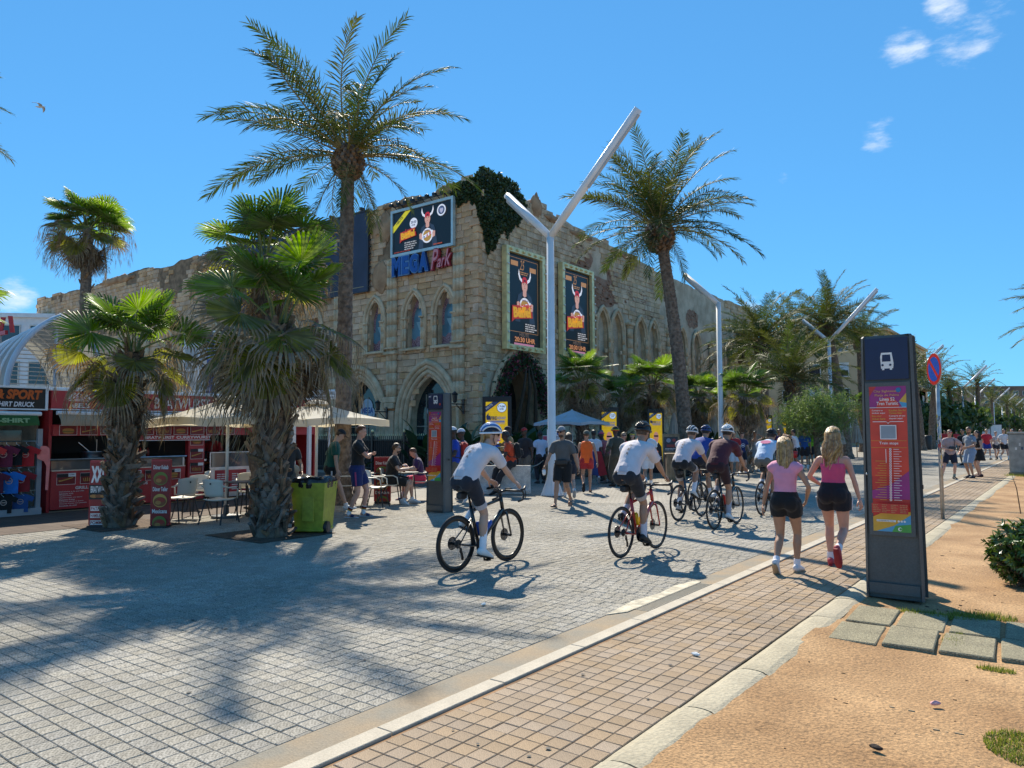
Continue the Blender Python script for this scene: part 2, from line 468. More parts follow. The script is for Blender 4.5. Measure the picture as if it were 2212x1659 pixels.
def paver_vf(s,gap,ch,depth):
 a=s/2-gap/2;b=a-ch
 v=[(-b,-b,0),(b,-b,0),(b,b,0),(-b,b,0),(-a,-a,-ch),(a,-a,-ch),(a,a,-ch),(-a,a,-ch),(-a,-a,-depth),(a,-a,-depth),(a,a,-depth),(-a,a,-depth)]
 f=[(0,1,2,3)]+[(4+i,4+(i+1)%4,(i+1)%4,i) for i in range(4)]+[(8+i,8+(i+1)%4,4+(i+1)%4,4+i) for i in range(4)]
 return np.array(v,float),np.array(f)
def lay(parent,name,pieces,s,gap,ch,depth,material,x0,x1,y0,y1,maxd,seed,rowjit):
 r=np.random.default_rng(seed)
 ny=int((y1-y0)/s);nx=int((x1-x0)/s)+1
 Y=y0+(np.arange(ny)+.5)*s
 off=np.cumsum(r.normal(0,rowjit,ny)+(r.random(ny)<.3)*r.normal(0,rowjit*3,ny))%s # courses run straight across the road, their joints wander from course to course
 X=x1-(np.arange(nx)[None,:])*s-s/2-off[:,None]*(rowjit>0)
 YY=np.repeat(Y[:,None],nx,1)
 SX=np.ones(X.shape)
 if rowjit: # cut stones along the gutter close each course
  o_=np.maximum(off,.02);X=np.concatenate([X,(x1-o_/2)[:,None]],1);YY=np.concatenate([YY,YY[:,:1]],1);SX=np.concatenate([SX,(o_/s)[:,None]],1)
 P=np.stack([X.ravel(),YY.ravel(),np.zeros(X.size)],1);SX=SX.ravel()
 u,v,d=cam_px(P)
 keep=(d>.6)&(d<maxd)&(u>-160)&(u<2380)&(v<1900)&(P[:,0]+s*SX/2<x1+.001)&(P[:,0]-s/2>x0-.01)
 P,d,SX=P[keep],d[keep],SX[keep]
 P[:,2]=-.0015+r.normal(0,.0011,len(P))+.004*noise2(P[:,0]*.7,P[:,1]*.7,seed)
 o=np.argsort(d);P=P[o];SX=SX[o]
 bv,bf=paver_vf(s,gap,ch,depth)
 me=MB().add((bv,bf),material).mesh(name)
 rot=r.normal(0,.012,len(P))
 for i in range(min(300,len(P))):
  ob=link(name,me,parent,loc=tuple(P[i]));ob.rotation_euler=(r.normal(0,.005),r.normal(0,.005),rot[i]);ob.scale[0]=SX[i]
 Q=P[300:];n=len(Q)
 if n:
  sc=1+r.normal(0,.012,(n,1,1));c,sn=np.cos(rot[300:])[:,None],np.sin(rot[300:])[:,None]
  V=np.repeat(bv[None],n,0)*sc;V[...,0] *= SX[300:,None]
  V=np.stack([V[...,0]*c-V[...,1]*sn,V[...,0]*sn+V[...,1]*c,V[...,2]],2)
  V[...,2]+=V[...,0]*r.normal(0,.006,(n,1))+V[...,1]*r.normal(0,.006,(n,1))
  V+=Q[:,None,:]
  F=(bf[None]+(np.arange(n)*len(bv))[:,None,None]).reshape(-1,4)
  link(pieces,MB().add((V.reshape(-1,3),F),material).mesh(pieces),parent,kind='stuff')
lay(road,"paver","pavers",.1165,.0045,.004,.0125,M_PAVER,-17.5,-3.45,-1.0,21,17.5,3,.016)
path=link("pavement",MB().add(flat([(-3.07,-6),(-1.97,-6),(-1.97,60),(-3.07,60)],(0,0,-.012),(1,0,0),(0,1,0)),M_TJOINT)
   .add(flat([(-3.07,60),(-1.97,60),(-1.97,420),(-3.07,420)],(0,0,-.003),(1,0,0),(0,1,0)),M_PATHFAR).mesh("pavement"),kind='structure')
lay(path,"paving_tile","paving_tiles",.1175,.0045,.004,.0125,M_TILE,-3.07,-1.972,.4,60,60,5,0)
# gutter with a drain grating, white kerb, worn kerb on the dirt side
gut=link("gutter",None and 0 or MB().add(flat([(-3.45,-6),(-3.2,-6),(-3.2,420),(-3.45,420)],(0,0,-.004),(1,0,0),(0,1,0)),M_CONC).mesh("gutter"),kind='structure')
r=np.random.default_rng(11)
kerb=thing("kerb",None,None,kind='structure')
y=-1.0
while y<60:
 L_=1.0+r.normal(0,.02);v,f=cbox((0,0,-.02),(.128,L_-.008,.05),0,.004)
 MB().add((v,f),M_KERBW).build("kerbstone",kerb,loc=(-3.135,y+L_/2,r.normal(.0,.001)),rotz=r.normal(0,.001));y+=L_
MB().add(cbox((-3.135,240,-.02),(.128,360,.05)),M_KERBW).build("far_kerb",kerb)
y=.6
while y<46:
 L_=.93+r.normal(0,.05);n=9
 # worn outline: a long block whose dirt-side edge is chipped and whose joints curve
 yy=np.linspace(0,L_-.012,n);wob=.02*noise1(yy*4+y,3) ;e=.235+.016*noise1(yy*5+y*2,9)
 top=.003+.004*noise1(yy*3+y,5)
 V=[];F=[]
 cv=.05*np.sin(np.linspace(0,math.pi,6))
 for j in range(6):
  t=j/5
  for i in range(n):
   bow=cv[j]*.6
   V.append((t*e[i],yy[i]+bow,top[i]+.005*math.sin(math.pi*t)-(.012 if j in (0,5) else 0)))
 for j in range(5):
  for i in range(n-1):F.append((j*n+i,(j+1)*n+i,(j+1)*n+i+1,j*n+i+1))
 m0=len(V);V+=[(p[0],p[1],-.06) for p in V]
 F=[q for q in F]
 ringi=list(range(0,n))+[j*n+n-1 for j in range(1,6)]+[5*n+i for i in range(n-2,-1,-1)]+[j*n for j in range(4,0,-1)]
 for a,b in zip(ringi,ringi[1:]+ringi[:1]):F.append((b,a,a+m0,b+m0))
 x=-1.97+.03*max(0,8-y)/8-.06*max(0,5-y)/5
 MB().add((np.array(V),F),M_KERB).build("kerbstone",kerb,loc=(x,y,0));y+=L_
MB().add(cbox((-1.85,230,-.02),(.24,368,.08)),M_KERB).build("far_kerb",kerb)
# drain grating let into the gutter
dg=thing("drain_grating","black slotted drain grating set in the gutter beside the white kerb","drain",(-3.275,7.1,0))
fr=MB()
for x0,x1 in ((-.075,-.066),(.056,.066)):fr.add(box(x0,-.76,-.03,x1,.76,.002),cm('#6b675e',.7))
fr.build("frame",dg)
sl=MB().add(box(-.066,-.76,-.04,.056,.76,-.022),cm('#0c0b0a',.9))
sl.build("channel",dg)
ba=MB()
for k in range(38):ba.add(box(-.065,-.755+k*.04,-.02,.055,-.755+k*.04+.016,.0),cm('#8f8878',.7))
ba.build("bars",dg,kind='stuff')
cr=MB()
pts=[(-.20,-1.0),(-.075,-.8),(-.075,.8),(-.17,.85),(-.2,.4),(-.15,.1),(-.23,-.3),(-.16,-.6)]
link("mortar_patch",MB().add(prism([(-3.45,6.0),(-3.35,6.2),(-3.352,7.9),(-3.43,7.95),(-3.5,7.5),(-3.46,7.1),(-3.52,6.6)],(0,0,-.002),(1,0,0),(0,1,0),(0,0,.006)),mat("mortar",(0.52,0.46,0.34),.9,.25,8,bump=.8,bscale=30)).mesh("mortar_patch"),kind='structure')
# dirt strip: uneven sheet, rising and falling a little, with pebbles
def dirt_h(X,Y):
 return-.012+.022*noise2(X*1.1,Y*1.1,2,5)+.005*noise2(X*6,Y*6,5,3)+.008*np.clip(1-(X+1.75)/.3,0,1)
gx=np.concatenate([np.arange(-1.80,4.5,.06),np.arange(4.6,60,3)]);gy=np.concatenate([np.arange(.6,16,.06),np.arange(16.5,46,.5),np.arange(48,430,8)])
XX,YY=np.meshgrid(gx,gy);ZZ=dirt_h(XX,YY)
nx_,ny_=len(gx),len(gy);idx=np.arange(nx_*ny_).reshape(ny_,nx_)
F=np.stack([idx[:-1,:-1],idx[:-1,1:],idx[1:,1:],idx[1:,:-1]],2).reshape(-1,4)
dirt=link("dirt",MB().add((np.stack([XX,YY,ZZ],2).reshape(-1,3),F),M_DIRT,smooth=True).mesh("dirt"),kind='structure')
peb=MB()
clus=r.uniform((-1.5,2.2),(2.2,9),(26,2))
for i in range(1700):
 X,Y=(r.uniform(-1.6,3.2),1.8+11*r.random()**1.6) if i%2 else (lambda c:(max(-1.65,c[0]+r.normal(0,.22)),c[1]+r.normal(0,.16)))(clus[i // 2%26]);s=.0025+.011*r.random()**4
 v,f=ellipsoid((0,0,0),(s*r.uniform(.7,2.6),s*r.uniform(.5,1.3),s*.5),5,3)
 peb.add((v+np.array([X,Y,float(dirt_h(np.array(X),np.array(Y)))+s*.2]),f),[cm('#3d2a1c',.9),cm('#8a6a48',.9),cm('#b39a78',.9),cm('#2b211a',.9)][i%4])
peb.build("pebbles",dirt,kind='stuff')
# square stepping slabs running off to the right
for j,yb in enumerate((6.40,7.09)):
 for i in range(5):
  w,d_=.352,.63
  v,f=cbox((0,0,0),(w,d_,.05),0,.008)
  x=-1.49-j*.015+i*.386
  ob=MB().add((v,f),M_SLAB).build("stepping_slab",dirt,loc=(x,yb+.29+i*.05,-.019+r.normal(0,.003)),rotz=.06+r.normal(0,.012));ob.rotation_euler[0]=r.normal(0,.008)
def grass_tuft(cx,cy,rx,ry,n,h,seed,zf=dirt_h,cols=('#86893c','#66762f','#a3a24a')):
 q=np.random.default_rng(seed);mb=MB()
 ms=[mat("grass_"+c.lstrip('#'),c,.8,.2,20,trans=(.35,(.9,1.0,.5))) for c in cols]
 a=q.random(n)*2*math.pi;rr=np.sqrt(q.random(n));X=cx+rx*rr*np.cos(a);Y=cy+ry*rr*np.sin(a)
 Z=zf(X,Y)
 for k in range(3):
  i=np.arange(k,n,3);m=len(i)
  hh=h*q.uniform(.4,1.1,m);az=q.random(m)*2*math.pi;w=.0025+.002*q.random(m);ln=q.normal(0,.6,m)*hh
  b=np.stack([X[i],Y[i],Z[i]],1);dx=np.stack([np.cos(az)*w,np.sin(az)*w,0*w],1);t=b+np.stack([np.cos(az+1.3)*ln,np.sin(az+1.3)*ln,hh],1)
  V=np.stack([b-dx,b+dx,t],1).reshape(-1,3)
  mb.add((V,np.arange(3*m).reshape(-1,3)),ms[k])
 return mb
for (cx,cy,rx,ry,n,h,s) in ((-1.02,7.74,.36,.10,900,.05,1),(-.72,7.93,.26,.14,600,.06,2),(-.20,4.80,.26,.26,2600,.03,3),(-.5,6.25,.12,.06,260,.035,4),(-.08,6.2,.1,.06,200,.035,5),(-.83,6.9,.08,.28,300,.03,6),(-1.6,33.0,.5,.5,500,.12,7)):
 grass_tuft(cx,cy,rx,ry,n,h,s).build("grass",kind='stuff')
# trodden gum and small scraps on the paving
gum=MB();q=np.random.default_rng(21)
for i in range(150):
 X,Y=q.uniform(-14,-3.6) if i%4 else q.uniform(-3.0,-2.0),1.6+12*q.random();rr=q.uniform(.008,.02);gum.add(flat([(X+rr*q.uniform(.7,1.2)*math.cos(a),Y+rr*q.uniform(.7,1.2)*math.sin(a)) for a in np.arange(9)/9*6.283],(0,0,.0065),(1,0,0),(0,1,0)),cm(['#4a4742','#57534c','#3d3a37'][i%3],.8))
gum.build("gum_spots",kind='stuff')
for (u,v,lab,h) in ((1045,1308,"small white paper scrap on the grey paving right of the palm shadow",'#e6e2da'),(1503,1417,"small white scrap on the tan path",'#efece6'),(2020,1524,"pale pink scrap on the orange dirt",'#d9a0a0'),(1893,1620,"dark lump of bark on the orange dirt",'#2e2018')):
 g_=G(u,v);t=thing("litter",lab,"litter",(g_[0],g_[1],.006),q.uniform(0,6));v_,f_=ellipsoid((0,0,.008),(.035,.02,.012),9,6);MB().add((v_*(1+.5*noise2(v_[:,0]*60,v_[:,1]*60,4))[:,None],f_),cm(h,.8)).build("scrap",t)
# ================================================================== the stone hall with pointed arches
YF,XF=26.7,-22.1
M_STONE=mat("hall_stone",(0.62,0.395,0.225),.9,.22,1.6,bump=.8,bscale=26,island=.12,speck=.16,speck_scale=30,col2=(0.70,0.475,0.29),detail=7)
M_STONE2=mat("hall_stone_pale",(0.54,0.385,0.235),.9,.22,1.2,bump=.8,bscale=22,island=.11,speck=.2,speck_scale=24,col2=(0.64,0.49,0.32),detail=7)
M_MORTAR=mat("hall_mortar",(0.24,0.16,0.095),.95,.3,3,bump=.5)
M_MOULD=mat("carved_stone",(0.63,0.45,0.27),.88,.2,2.5,bump=.5,bscale=30,speck=.14,speck_scale=40,col2=(0.70,0.53,0.34))
M_ROCK=mat("brown_render",(0.38,0.215,0.115),.95,.3,1.4,bump=1.0,bscale=12,col2=(0.48,0.30,0.17),detail=8)
def plaster_mat():
 """old plaster with patches fallen off down to brown brickwork: stains with their own outline, fixed to the wall"""
 m=mat("old_plaster",(0.50,0.40,0.28),.95,.18,1.1,bump=1.0,bscale=14,speck=.12,speck_scale=18,col2=(0.62,0.52,0.38),detail=8)
 return m
M_PLAST=plaster_mat()
M_GLASSW=glass_mat("leaded_glass",(0.13,0.27,0.35),.12)
M_GLASSD=glass_mat("door_glass",(0.02,0.03,0.035),.08)
def arch(w,z0,zs,za,n=10,cx=0.0):
 h=za-zs;c=(h*h-w*w/4)/w;rad=c+w/2
 th=math.atan2(h,-c) if True else 0
 L=[]
 a0,a1=math.pi,math.atan2(h,-c)
 for t in np.linspace(0,1,n+1):
  a=a0+(a1-a0)*t;L.append((c+rad*math.cos(a),zs+rad*math.sin(a)))
 Rr=[(-x,z) for x,z in L[:-1]][::-1]
 pts=[(-w/2,z0)]+L+Rr+[(w/2,z0)]
 return [(cx+x,z) for x,z in pts]
def inside(poly,X,Z):
 p=np.array(poly);res=np.zeros(len(X),bool);j=len(p)-1
 for i in range(len(p)):
  c=((p[i,1]>Z)!=(p[j,1]>Z))&(X<(p[j,0]-p[i,0])*(Z-p[i,1])/(p[j,1]-p[i,1]+1e-12)+p[i,0]);res ^= c;j=i
 return res
class Face:
 """a wall plane: a runs along it, z is up, n points outwards"""
 def __init__(s,o,ux,n):s.o=np.array(o,float);s.ux=np.array(ux,float);s.n=np.array(n,float);s.uz=np.array([0,0,1.0])
 def p(s,a,z,d=0.0):return s.o+np.asarray(a)[...,None]*s.ux+np.asarray(z)[...,None]*s.uz+np.asarray(d)[...,None]*s.n
LF=Face((0,YF,0),(1,0,0),(0,-1,0))
RF=Face((XF,0,0),(0,1,0),(1,0,0))
hall=thing("party_hall","large stone party hall with pointed arches and a ragged roofline behind the palms","building",(XF,YF,0))
def hb(mb,name,parent,**kw):
 """build in world coordinates under the hall (its children carry the opposite offset)"""
 o=mb.build(name,parent,**kw)
 if parent is hall:o.location=(-XF,-YF,0)
 return o
# outline of the wall tops
def top_left(a):return 13.75+.16*noise1(a*.9,4)+.42*np.clip(noise1(a*.33,8),-1,1)+np.where(a>-24.2,.25,0)+np.where(a<-60,-.1,0)
def top_right(a):
 base=np.interp(a,[26.7,29.2,31.2,31.6,32.0,32.6,35.2,38.9,43.1,46.5,52,61.7,75],[13.6,14.1,13.7,14.25,14.05,13.6,13.45,13.2,12.9,12.6,12.45,12.36,12.3])
 return base+.22*noise1(a*.9,14)
WIN_L=[(-24.18,1.08),(-26.26,1.08),(-29.12,1.08),(-34.15,1.0),(-36.3,1.0),(-39.3,1.0),(-44.2,1.0),(-46.4,1.0),(-50.0,1.0),(-55,1.0),(-57.2,1.0),(-62,1.0)]
DOOR_L=[(-25.25,2.7),(-30.25,2.7),(-35.3,2.7),(-40.3,2.7)]
NICHE_R=[(38.3,1.25),(40.05,1.25),(43.15,1.25),(45.0,1.25),(49.5,1.2),(52.1,1.2),(58.4,1.1)]
PIL_L=[-27.8,-23.25,-32.0,-37.8,-42.0,-48.2,-53]
PIL_R=[36.9,41.6,47.3,54.8]
OPEN_L=[(arch(w,5.95,7.45,8.62,cx=c),.34,'win') for c,w in WIN_L]+[(arch(w,-.2,2.35,4.45,cx=c),.5,'door') for c,w in DOOR_L]
OPEN_R=[(arch(w,5.4,7.7,8.95,cx=c),.22,'niche') for c,w in NICHE_R]+[(arch(3.3,-.2,3.0,5.25,cx=29.9),.6,'entry')]
def wall_core(name,F,a0,a1,top,opens,material):
 aa=np.arange(a0,a1+.01,.25);t=top(aa)
 outline=[(a0,-.3)]+[(a1,-.3)]+[(float(x),float(z)-.06) for x,z in zip(aa[::-1],t[::-1])]
 holes=[o[0] for o in opens]
 mb=MB()
 mb.add(flat(outline,F.p(np.array(0.),np.array(0.),np.array(-.06)),F.ux,F.uz,holes),material)
 V=F.p(np.concatenate([aa,aa]),np.concatenate([t-.06,t-.06]),np.concatenate([np.full(len(aa),-.06),np.full(len(aa),-1.2)]))
 n=len(aa);mb.add((V,np.array([(i,i+1,n+i+1,n+i) for i in range(n-1)])),M_ROCK)
 for pts,dep,kind in opens: # reveals
  p=np.array(pts);m=len(p)
  V=np.concatenate([F.p(p[:,0],p[:,1],np.full(m,-.06)),F.p(p[:,0],p[:,1],np.full(m,-.06-dep))])
  mb.add((V,np.array([(i,m+i,m+i+1,i+1) for i in range(m-1)])),M_MOULD)
 return hb(mb,name,hall)
def stone_wall(F,a0,a1,top,opens,skip,parent,material,seed,hc=.30,lmin=.34,lmax=.72,near=None,mat2=None):
 q=np.random.default_rng(seed);rows=[]
 z=-.1
 while z<14.6:
  h=hc*q.uniform(.82,1.2);a=a0+q.uniform(-.3,0)
  while a<a1:
   l=q.uniform(lmin,lmax)*(1.25 if h>hc else 1);rows.append((a,z,l,h));a+=l
  z+=h
 B=np.array(rows);cx,cz=B[:,0]+B[:,2]/2,B[:,1]+B[:,3]/2
 keep=(cz+B[:,3]*.35<top(cx))&(cx<a1)&(cx>a0+.1)
 for pts,dep,kind in opens:
  c=np.mean(np.array(pts),0);g=(np.array(pts)-c)*1.06+c
  keep &= ~inside(g,cx,cz)
 keep &= ~skip(cx,cz)
 B,cx,cz=B[keep],cx[keep],cz[keep];n=len(B)
 d=np.linalg.norm(F.p(cx,cz,np.zeros(n))-CAM,axis=1);o=np.argsort(d/np.sqrt(B[:,2]));B,cx,cz=B[o],cx[o],cz[o]
 j=.008
 hx,hz=B[:,2]/2-j,B[:,3]/2-j;pr=q.normal(.0,.013,n).clip(-.03,.045)
 ch=.028
 corners=np.array([(-1,-1),(1,-1),(1,1),(-1,1)])
 ja=q.normal(0,.007,(n,4));jz=q.normal(0,.007,(n,4));tilt=q.normal(0,.006,(n,4))
 A0=corners[None,:,0]*hx[:,None]+ja;Z0=corners[None,:,1]*hz[:,None]+jz
 A1=A0-corners[None,:,0]*ch;Z1=Z0-corners[None,:,1]*ch
 def ring(A,Z,D,C=None):
  base=np.zeros(3) if C is None else C
  return (A[...,None]*F.ux+Z[...,None]*F.uz+D[...,None]*F.n)
 R0=ring(A0,Z0,np.full((n,4),-.07));R1=ring(A0,Z0,(pr[:,None]-.02+tilt));R2=ring(A1,Z1,pr[:,None]+tilt+0*A1)
 V=np.concatenate([R0,R1,R2],1)
 sgn=np.dot(np.cross(F.ux,F.uz),F.n)
 f=[(8,9,10,11)]+[(i,(i+1)%4,4+(i+1)%4,4+i) for i in range(4)]+[(4+i,4+(i+1)%4,8+(i+1)%4,8+i) for i in range(4)]
 f=np.array(f)
 if sgn<0:f=f[:,::-1]
 C=F.p(cx,cz,np.zeros(n))
 N1=min(300,n)
 for i in range(N1):
  ob=MB().add((V[i],f),material).build("stone",parent,loc=tuple(C[i]))
 W=(V[N1:]+C[N1:,None,:]).reshape(-1,3);m=n-N1
 MBs=MB().add((W,(f[None]+(np.arange(m)*12)[:,None,None]).reshape(-1,4)),material)
 ob=MBs.build("stones",parent,kind='stuff')
 return n
wl=wall_core("wall",LF,-72.8,XF,top_left,OPEN_L,M_MORTAR)
wr=wall_core("wall",RF,YF,66,top_right,OPEN_R,M_PLAST)
def skip_l(a,z):return (noise2(a*.45,z*.6,31)>.30)&(z>9.0)|((a>-28.6)&(a<-27.9)&(z>10.6))
def skip_r(a,z):
 pl=(noise2(a*.16,z*.24,8,5)>-.02)&(z>7.2+1.2*noise1(a*.5,3))&(a>31.8)
 return pl|((noise2(a*.3,z*.5,55)>.33)&(z<6))
stone_wall(LF,-72.7,XF-.02,top_left,OPEN_L,skip_l,wl,M_STONE,41)
stone_wall(RF,YF+.35,66,top_right,OPEN_R,skip_r,wr,M_STONE2,42)
# brown brick patches showing where the plaster came off, standing a hair behind its broken edge
pb=MB();q=np.random.default_rng(5)
M_BRICKP=mat("bare_brick",(0.34,0.18,0.11),.95,.25,3,bump=1,bscale=20,col2=(0.34,0.22,0.15))
for (ca,cz,ra,rz,s) in ((35.6,11.7,1.5,.9,1),(39.7,11.2,.75,1.1,2),(38.2,10.0,2.2,.7,3),(42.6,10.2,1.9,.8,4),(44.9,9.6,1.3,.5,5),(34.0,8.4,.5,1.2,6),(47.8,10.9,1.0,.4,7),(51.6,10.0,.9,.6,8)):
 pts=[]
 for k in range(34):
  t=k/34*2*math.pi;rr=1+.5*float(noise1(np.array([math.cos(t)*1.6+s*5+9,]),s)[0])+.25*q.random()
  pts.append((ca+ra*rr*math.cos(t),cz+rz*rr*math.sin(t)))
 pb.add(flat(pts,RF.p(np.array(0.),np.array(0.),np.array(-.052+.001*s)),RF.ux,RF.uz),M_BRICKP)
 for k in range(int(ra*26)): # single bricks still standing proud in the patch
  a,z=ca+ra*q.uniform(-.8,.8),cz+rz*q.uniform(-.8,.8);z=round(z/.085)*.085
  o=RF.p(np.array(a),np.array(z),np.array(-.05));v,f=box(0,0,0,.045,.22,.07);pb.add((v+o,f),M_BRICKP)
pb_o=pb.build("brick_patches",wr,kind='stuff')
# brown rendered lumps along the left parapet
for (a,z,w,h,s) in ((-28.6,12.6,1.2,1.4,1),(-27.3,13.7,1.6,.35,2),(-30.6,13.5,1.6,.5,3),(-24.0,13.75,.9,.45,4),(-34,13.6,2,.4,5),(-28.7,10.0,.7,1.3,6),(-45,13.4,2.4,.5,7),(-58,13.6,3,.5,8)):
 v,f=ellipsoid((0,0,0),(w,.16,h),40,16);d=np.stack([1+.2*noise2(v[:,0]*2+s*3,v[:,2]*2,s,3),1+0*v[:,0],.55+.55*noise2(v[:,0]*3.1+s*3,v[:,1]*9,s,4)],1)
 lump=MB().add((v*d+LF.p(np.array(a),np.array(z-.15),np.array(-.05)),f),M_ROCK,True);hb(lump,"parapet_render",hall)
for (a,z,w,h,s) in ((31.6,13.7,.5,1.0,11),(33.0,13.4,.9,.4,12),(29.0,13.8,1.4,.5,13),(36,13.1,1.3,.35,14),(40.5,12.9,1.4,.35,15)):
 v,f=ellipsoid((0,0,0),(.16,w,h),40,16);d=np.stack([1+0*v[:,0],1+.2*noise2(v[:,1]*2+s*3,v[:,2]*2,s,3),.55+.55*noise2(v[:,1]*3.1+s*3,v[:,0]*9,s,4)],1)
 lump=MB().add((v*d+RF.p(np.array(a),np.array(z-.15),np.array(-.05)),f),M_ROCK,True);hb(lump,"parapet_render",hall)
# corner stones
z=-.1;k=0
while z<13.3:
 h=.33+.08*q.random();e1,e2=(.55,.35) if k%2 else (.35,.55)
 v,f=cbox((XF-e1/2+.04,YF+e2/2-.04,z+h/2),(e1,e2,h-.02),0,.03)
 o=MB().add((v+np.array([0,0,0]),f),M_STONE).build("quoin",hall,loc=(-XF,-YF,0));z+=h;k+=1
roof=MB().add(flat([(-72.8,YF+1.2),(XF-1.2,YF+1.2),(XF-1.2,66),(-72.8,66)],(0,0,12.0),(1,0,0),(0,1,0)),M_ROCK)
hb(roof,"roof",hall)
def moulding(F,pts,offs,rads,out):
 mb=MB();p=np.array(pts);c0=(p[0,0]+p[-1,0])/2
 t=np.zeros_like(p);t[1:-1]=p[2:]-p[:-2];t[0]=p[1]-p[0];t[-1]=p[-1]-p[-2];t /= np.linalg.norm(t,axis=1)[:,None]
 nrm=np.stack([-t[:,1],t[:,0]],1)
 for o,rr,d in zip(offs,rads,out):
  qv=p+nrm*o
  mb.add(tube(F.p(qv[:,0],qv[:,1],np.full(len(qv),d)),rr,7),M_MOULD,True)
 return mb
def shafts(F,a,z0,z1,rr=.11,n=3,gap=.2,d=.05):
 mb=MB()
 for k in range(n):
  aa=a+(k-(n-1)/2)*gap
  z=z0
  while z<z1-.01:
   zz=min(z1,z+.62);mb.add(tube([F.p(np.array(aa),np.array(z+.006),np.array(d)),F.p(np.array(aa),np.array(zz-.006),np.array(d))],rr,8),M_MOULD,True);z=zz
 return mb
PINK=mat("patterned_film",(0.30,0.10,0.14),.35,.6,22,col2=(0.50,0.33,0.36),detail=1)
for (c,w),(pts,dep,kind) in zip(WIN_L,OPEN_L[:len(WIN_L)]):
 wn=hb(MB().add(flat(pts,LF.p(np.array(0.),np.array(0.),np.array(-.06-dep+.01)),LF.ux,LF.uz),M_GLASSW),"window",hall)
 fm=MB();zz=5.95
 low=[(c-w/2,zz),(c+w/2,zz),(c+w/2,zz+.55),(c+w*.32,zz+.42),(c+w*.12,zz+.62),(c-w*.12,zz+.62),(c-w*.32,zz+.42),(c-w/2,zz+.55)]
 fm.add(flat(low,LF.p(np.array(0.),np.array(0.),np.array(-.06-dep+.018)),LF.ux,LF.uz),PINK)
 ar=arch(w,7.0,7.45,8.62,cx=c);inn=arch(w*.72,7.0,7.4,8.2,cx=c)
 fm.add(flat(ar+inn[::-1],LF.p(np.array(0.),np.array(0.),np.array(-.06-dep+.018)),LF.ux,LF.uz),PINK)
 tri=[(c-.24,7.3),(c,6.85),(c+.24,7.3)]
 fm.add(flat(tri,LF.p(np.array(0.),np.array(0.),np.array(-.06-dep+.019)),LF.ux,LF.uz),cm('#8fb3bd',.3))
 fm.build("film",wn)
 moulding(LF,pts,(.09,.26),(.085,.10),(.0,.05)).build("moulding",wn)
 sh=shafts(LF,c-w/2-.1,5.7,7.45,.06,2,.14,.08);s2=shafts(LF,c+w/2+.1,5.7,7.45,.06,2,.14,.08)
 for sx,z_ in ((-1,sh),(1,s2)):z_.add(cbox(LF.p(np.array(c+sx*(w/2+.1)),np.array(7.45),np.array(.08)),(.36,.24,.09),0,.02),M_MOULD);z_.build("jamb_shafts",wn)
 MB().add(cbox(LF.p(np.array(c),np.array(5.86),np.array(.05)),(w+.6,.3,.13),0,.03),M_MOULD).build("sill",wn)
for (c,w),(pts,dep,kind) in zip(DOOR_L,OPEN_L[len(WIN_L):]):
 dr=hb(MB().add(flat(pts,LF.p(np.array(0.),np.array(0.),np.array(-.06-dep+.01)),LF.ux,LF.uz),M_GLASSD),"glass_door",hall)
 moulding(LF,pts,(.07,.27,.5,.72),(.10,.13,.12,.15),(-.12,.0,.06,.12)).build("moulding",dr)
 bars=MB()
 for a in (c-.65,c+.05,c+.7):bars.add(cbox(LF.p(np.array(a),np.array(1.7),np.array(-.06-dep+.03)),(.05,.05,3.8)),cm('#8d887c',.4))
 bars.add(cbox(LF.p(np.array(c),np.array(2.0),np.array(-.06-dep+.032)),(w,.05,.05)),cm('#8d887c',.4))
 bars.build("mullion",dr)
 P=Print(LF.p(np.array(c),np.array(2.0),np.array(-.06-dep+.045)),LF.ux,LF.uz)
 P.disc(0,1.1,.42,cm('#9db4c6',.4)).disc(-.3,.75,.3,cm('#9db4c6',.4)).disc(.3,.75,.3,cm('#9db4c6',.4))
 P.text("MEGA",-.42,.72,.9,.34,cm('#164a8f',.4),.05).text("Park",-.1,.35,.6,.34,cm('#1b2b44',.4),.02,.3)
 P.build("logo",dr)
for (c,w),(pts,dep,kind) in zip(NICHE_R,OPEN_R[:len(NICHE_R)]):
 nb=hb(MB().add(flat(pts,RF.p(np.array(0.),np.array(0.),np.array(-.06-dep+.01)),RF.ux,RF.uz),M_GLASSW if c>58 else M_PLAST),"window" if c>58 else "blind_arch",hall)
 moulding(RF,pts,(.06,.22),(.07,.10),(.02,.06)).build("moulding",nb)
 sh=shafts(RF,c-w/2-.1,5.2,7.7,.06,2,.14,.08);s2=shafts(RF,c+w/2+.1,5.2,7.7,.06,2,.14,.08)
 sh.build("jamb_shafts",nb);s2.build("jamb_shafts",nb)
for a in PIL_L:
 mb=shafts(LF,a,3.5,10.6 if a>-30 else 9.2,.13,3,.22,.06)
 for zc,ww,hh in ((3.35,.9,.3),(3.05,.7,.3),(5.75,.86,.16),(6.0,.8,.1)):mb.add(cbox(LF.p(np.array(a),np.array(zc),np.array(.1)),(ww,.4,hh),0,.04),M_MOULD)
 mb.add(cbox(LF.p(np.array(a),np.array(1.3),np.array(.05)),(.62,.36,3.0),0,.05),M_STONE)
 hb(mb,"pilaster",hall)
for a in PIL_R:
 mb=shafts(RF,a,3.2,8.4,.12,3,.2,.06)
 for zc,ww,hh in ((3.1,.8,.3),(8.45,.8,.2)):mb.add(cbox(RF.p(np.array(a),np.array(zc),np.array(.08)),(.36,ww,hh),0,.04),M_MOULD)
 hb(mb,"pilaster",hall)
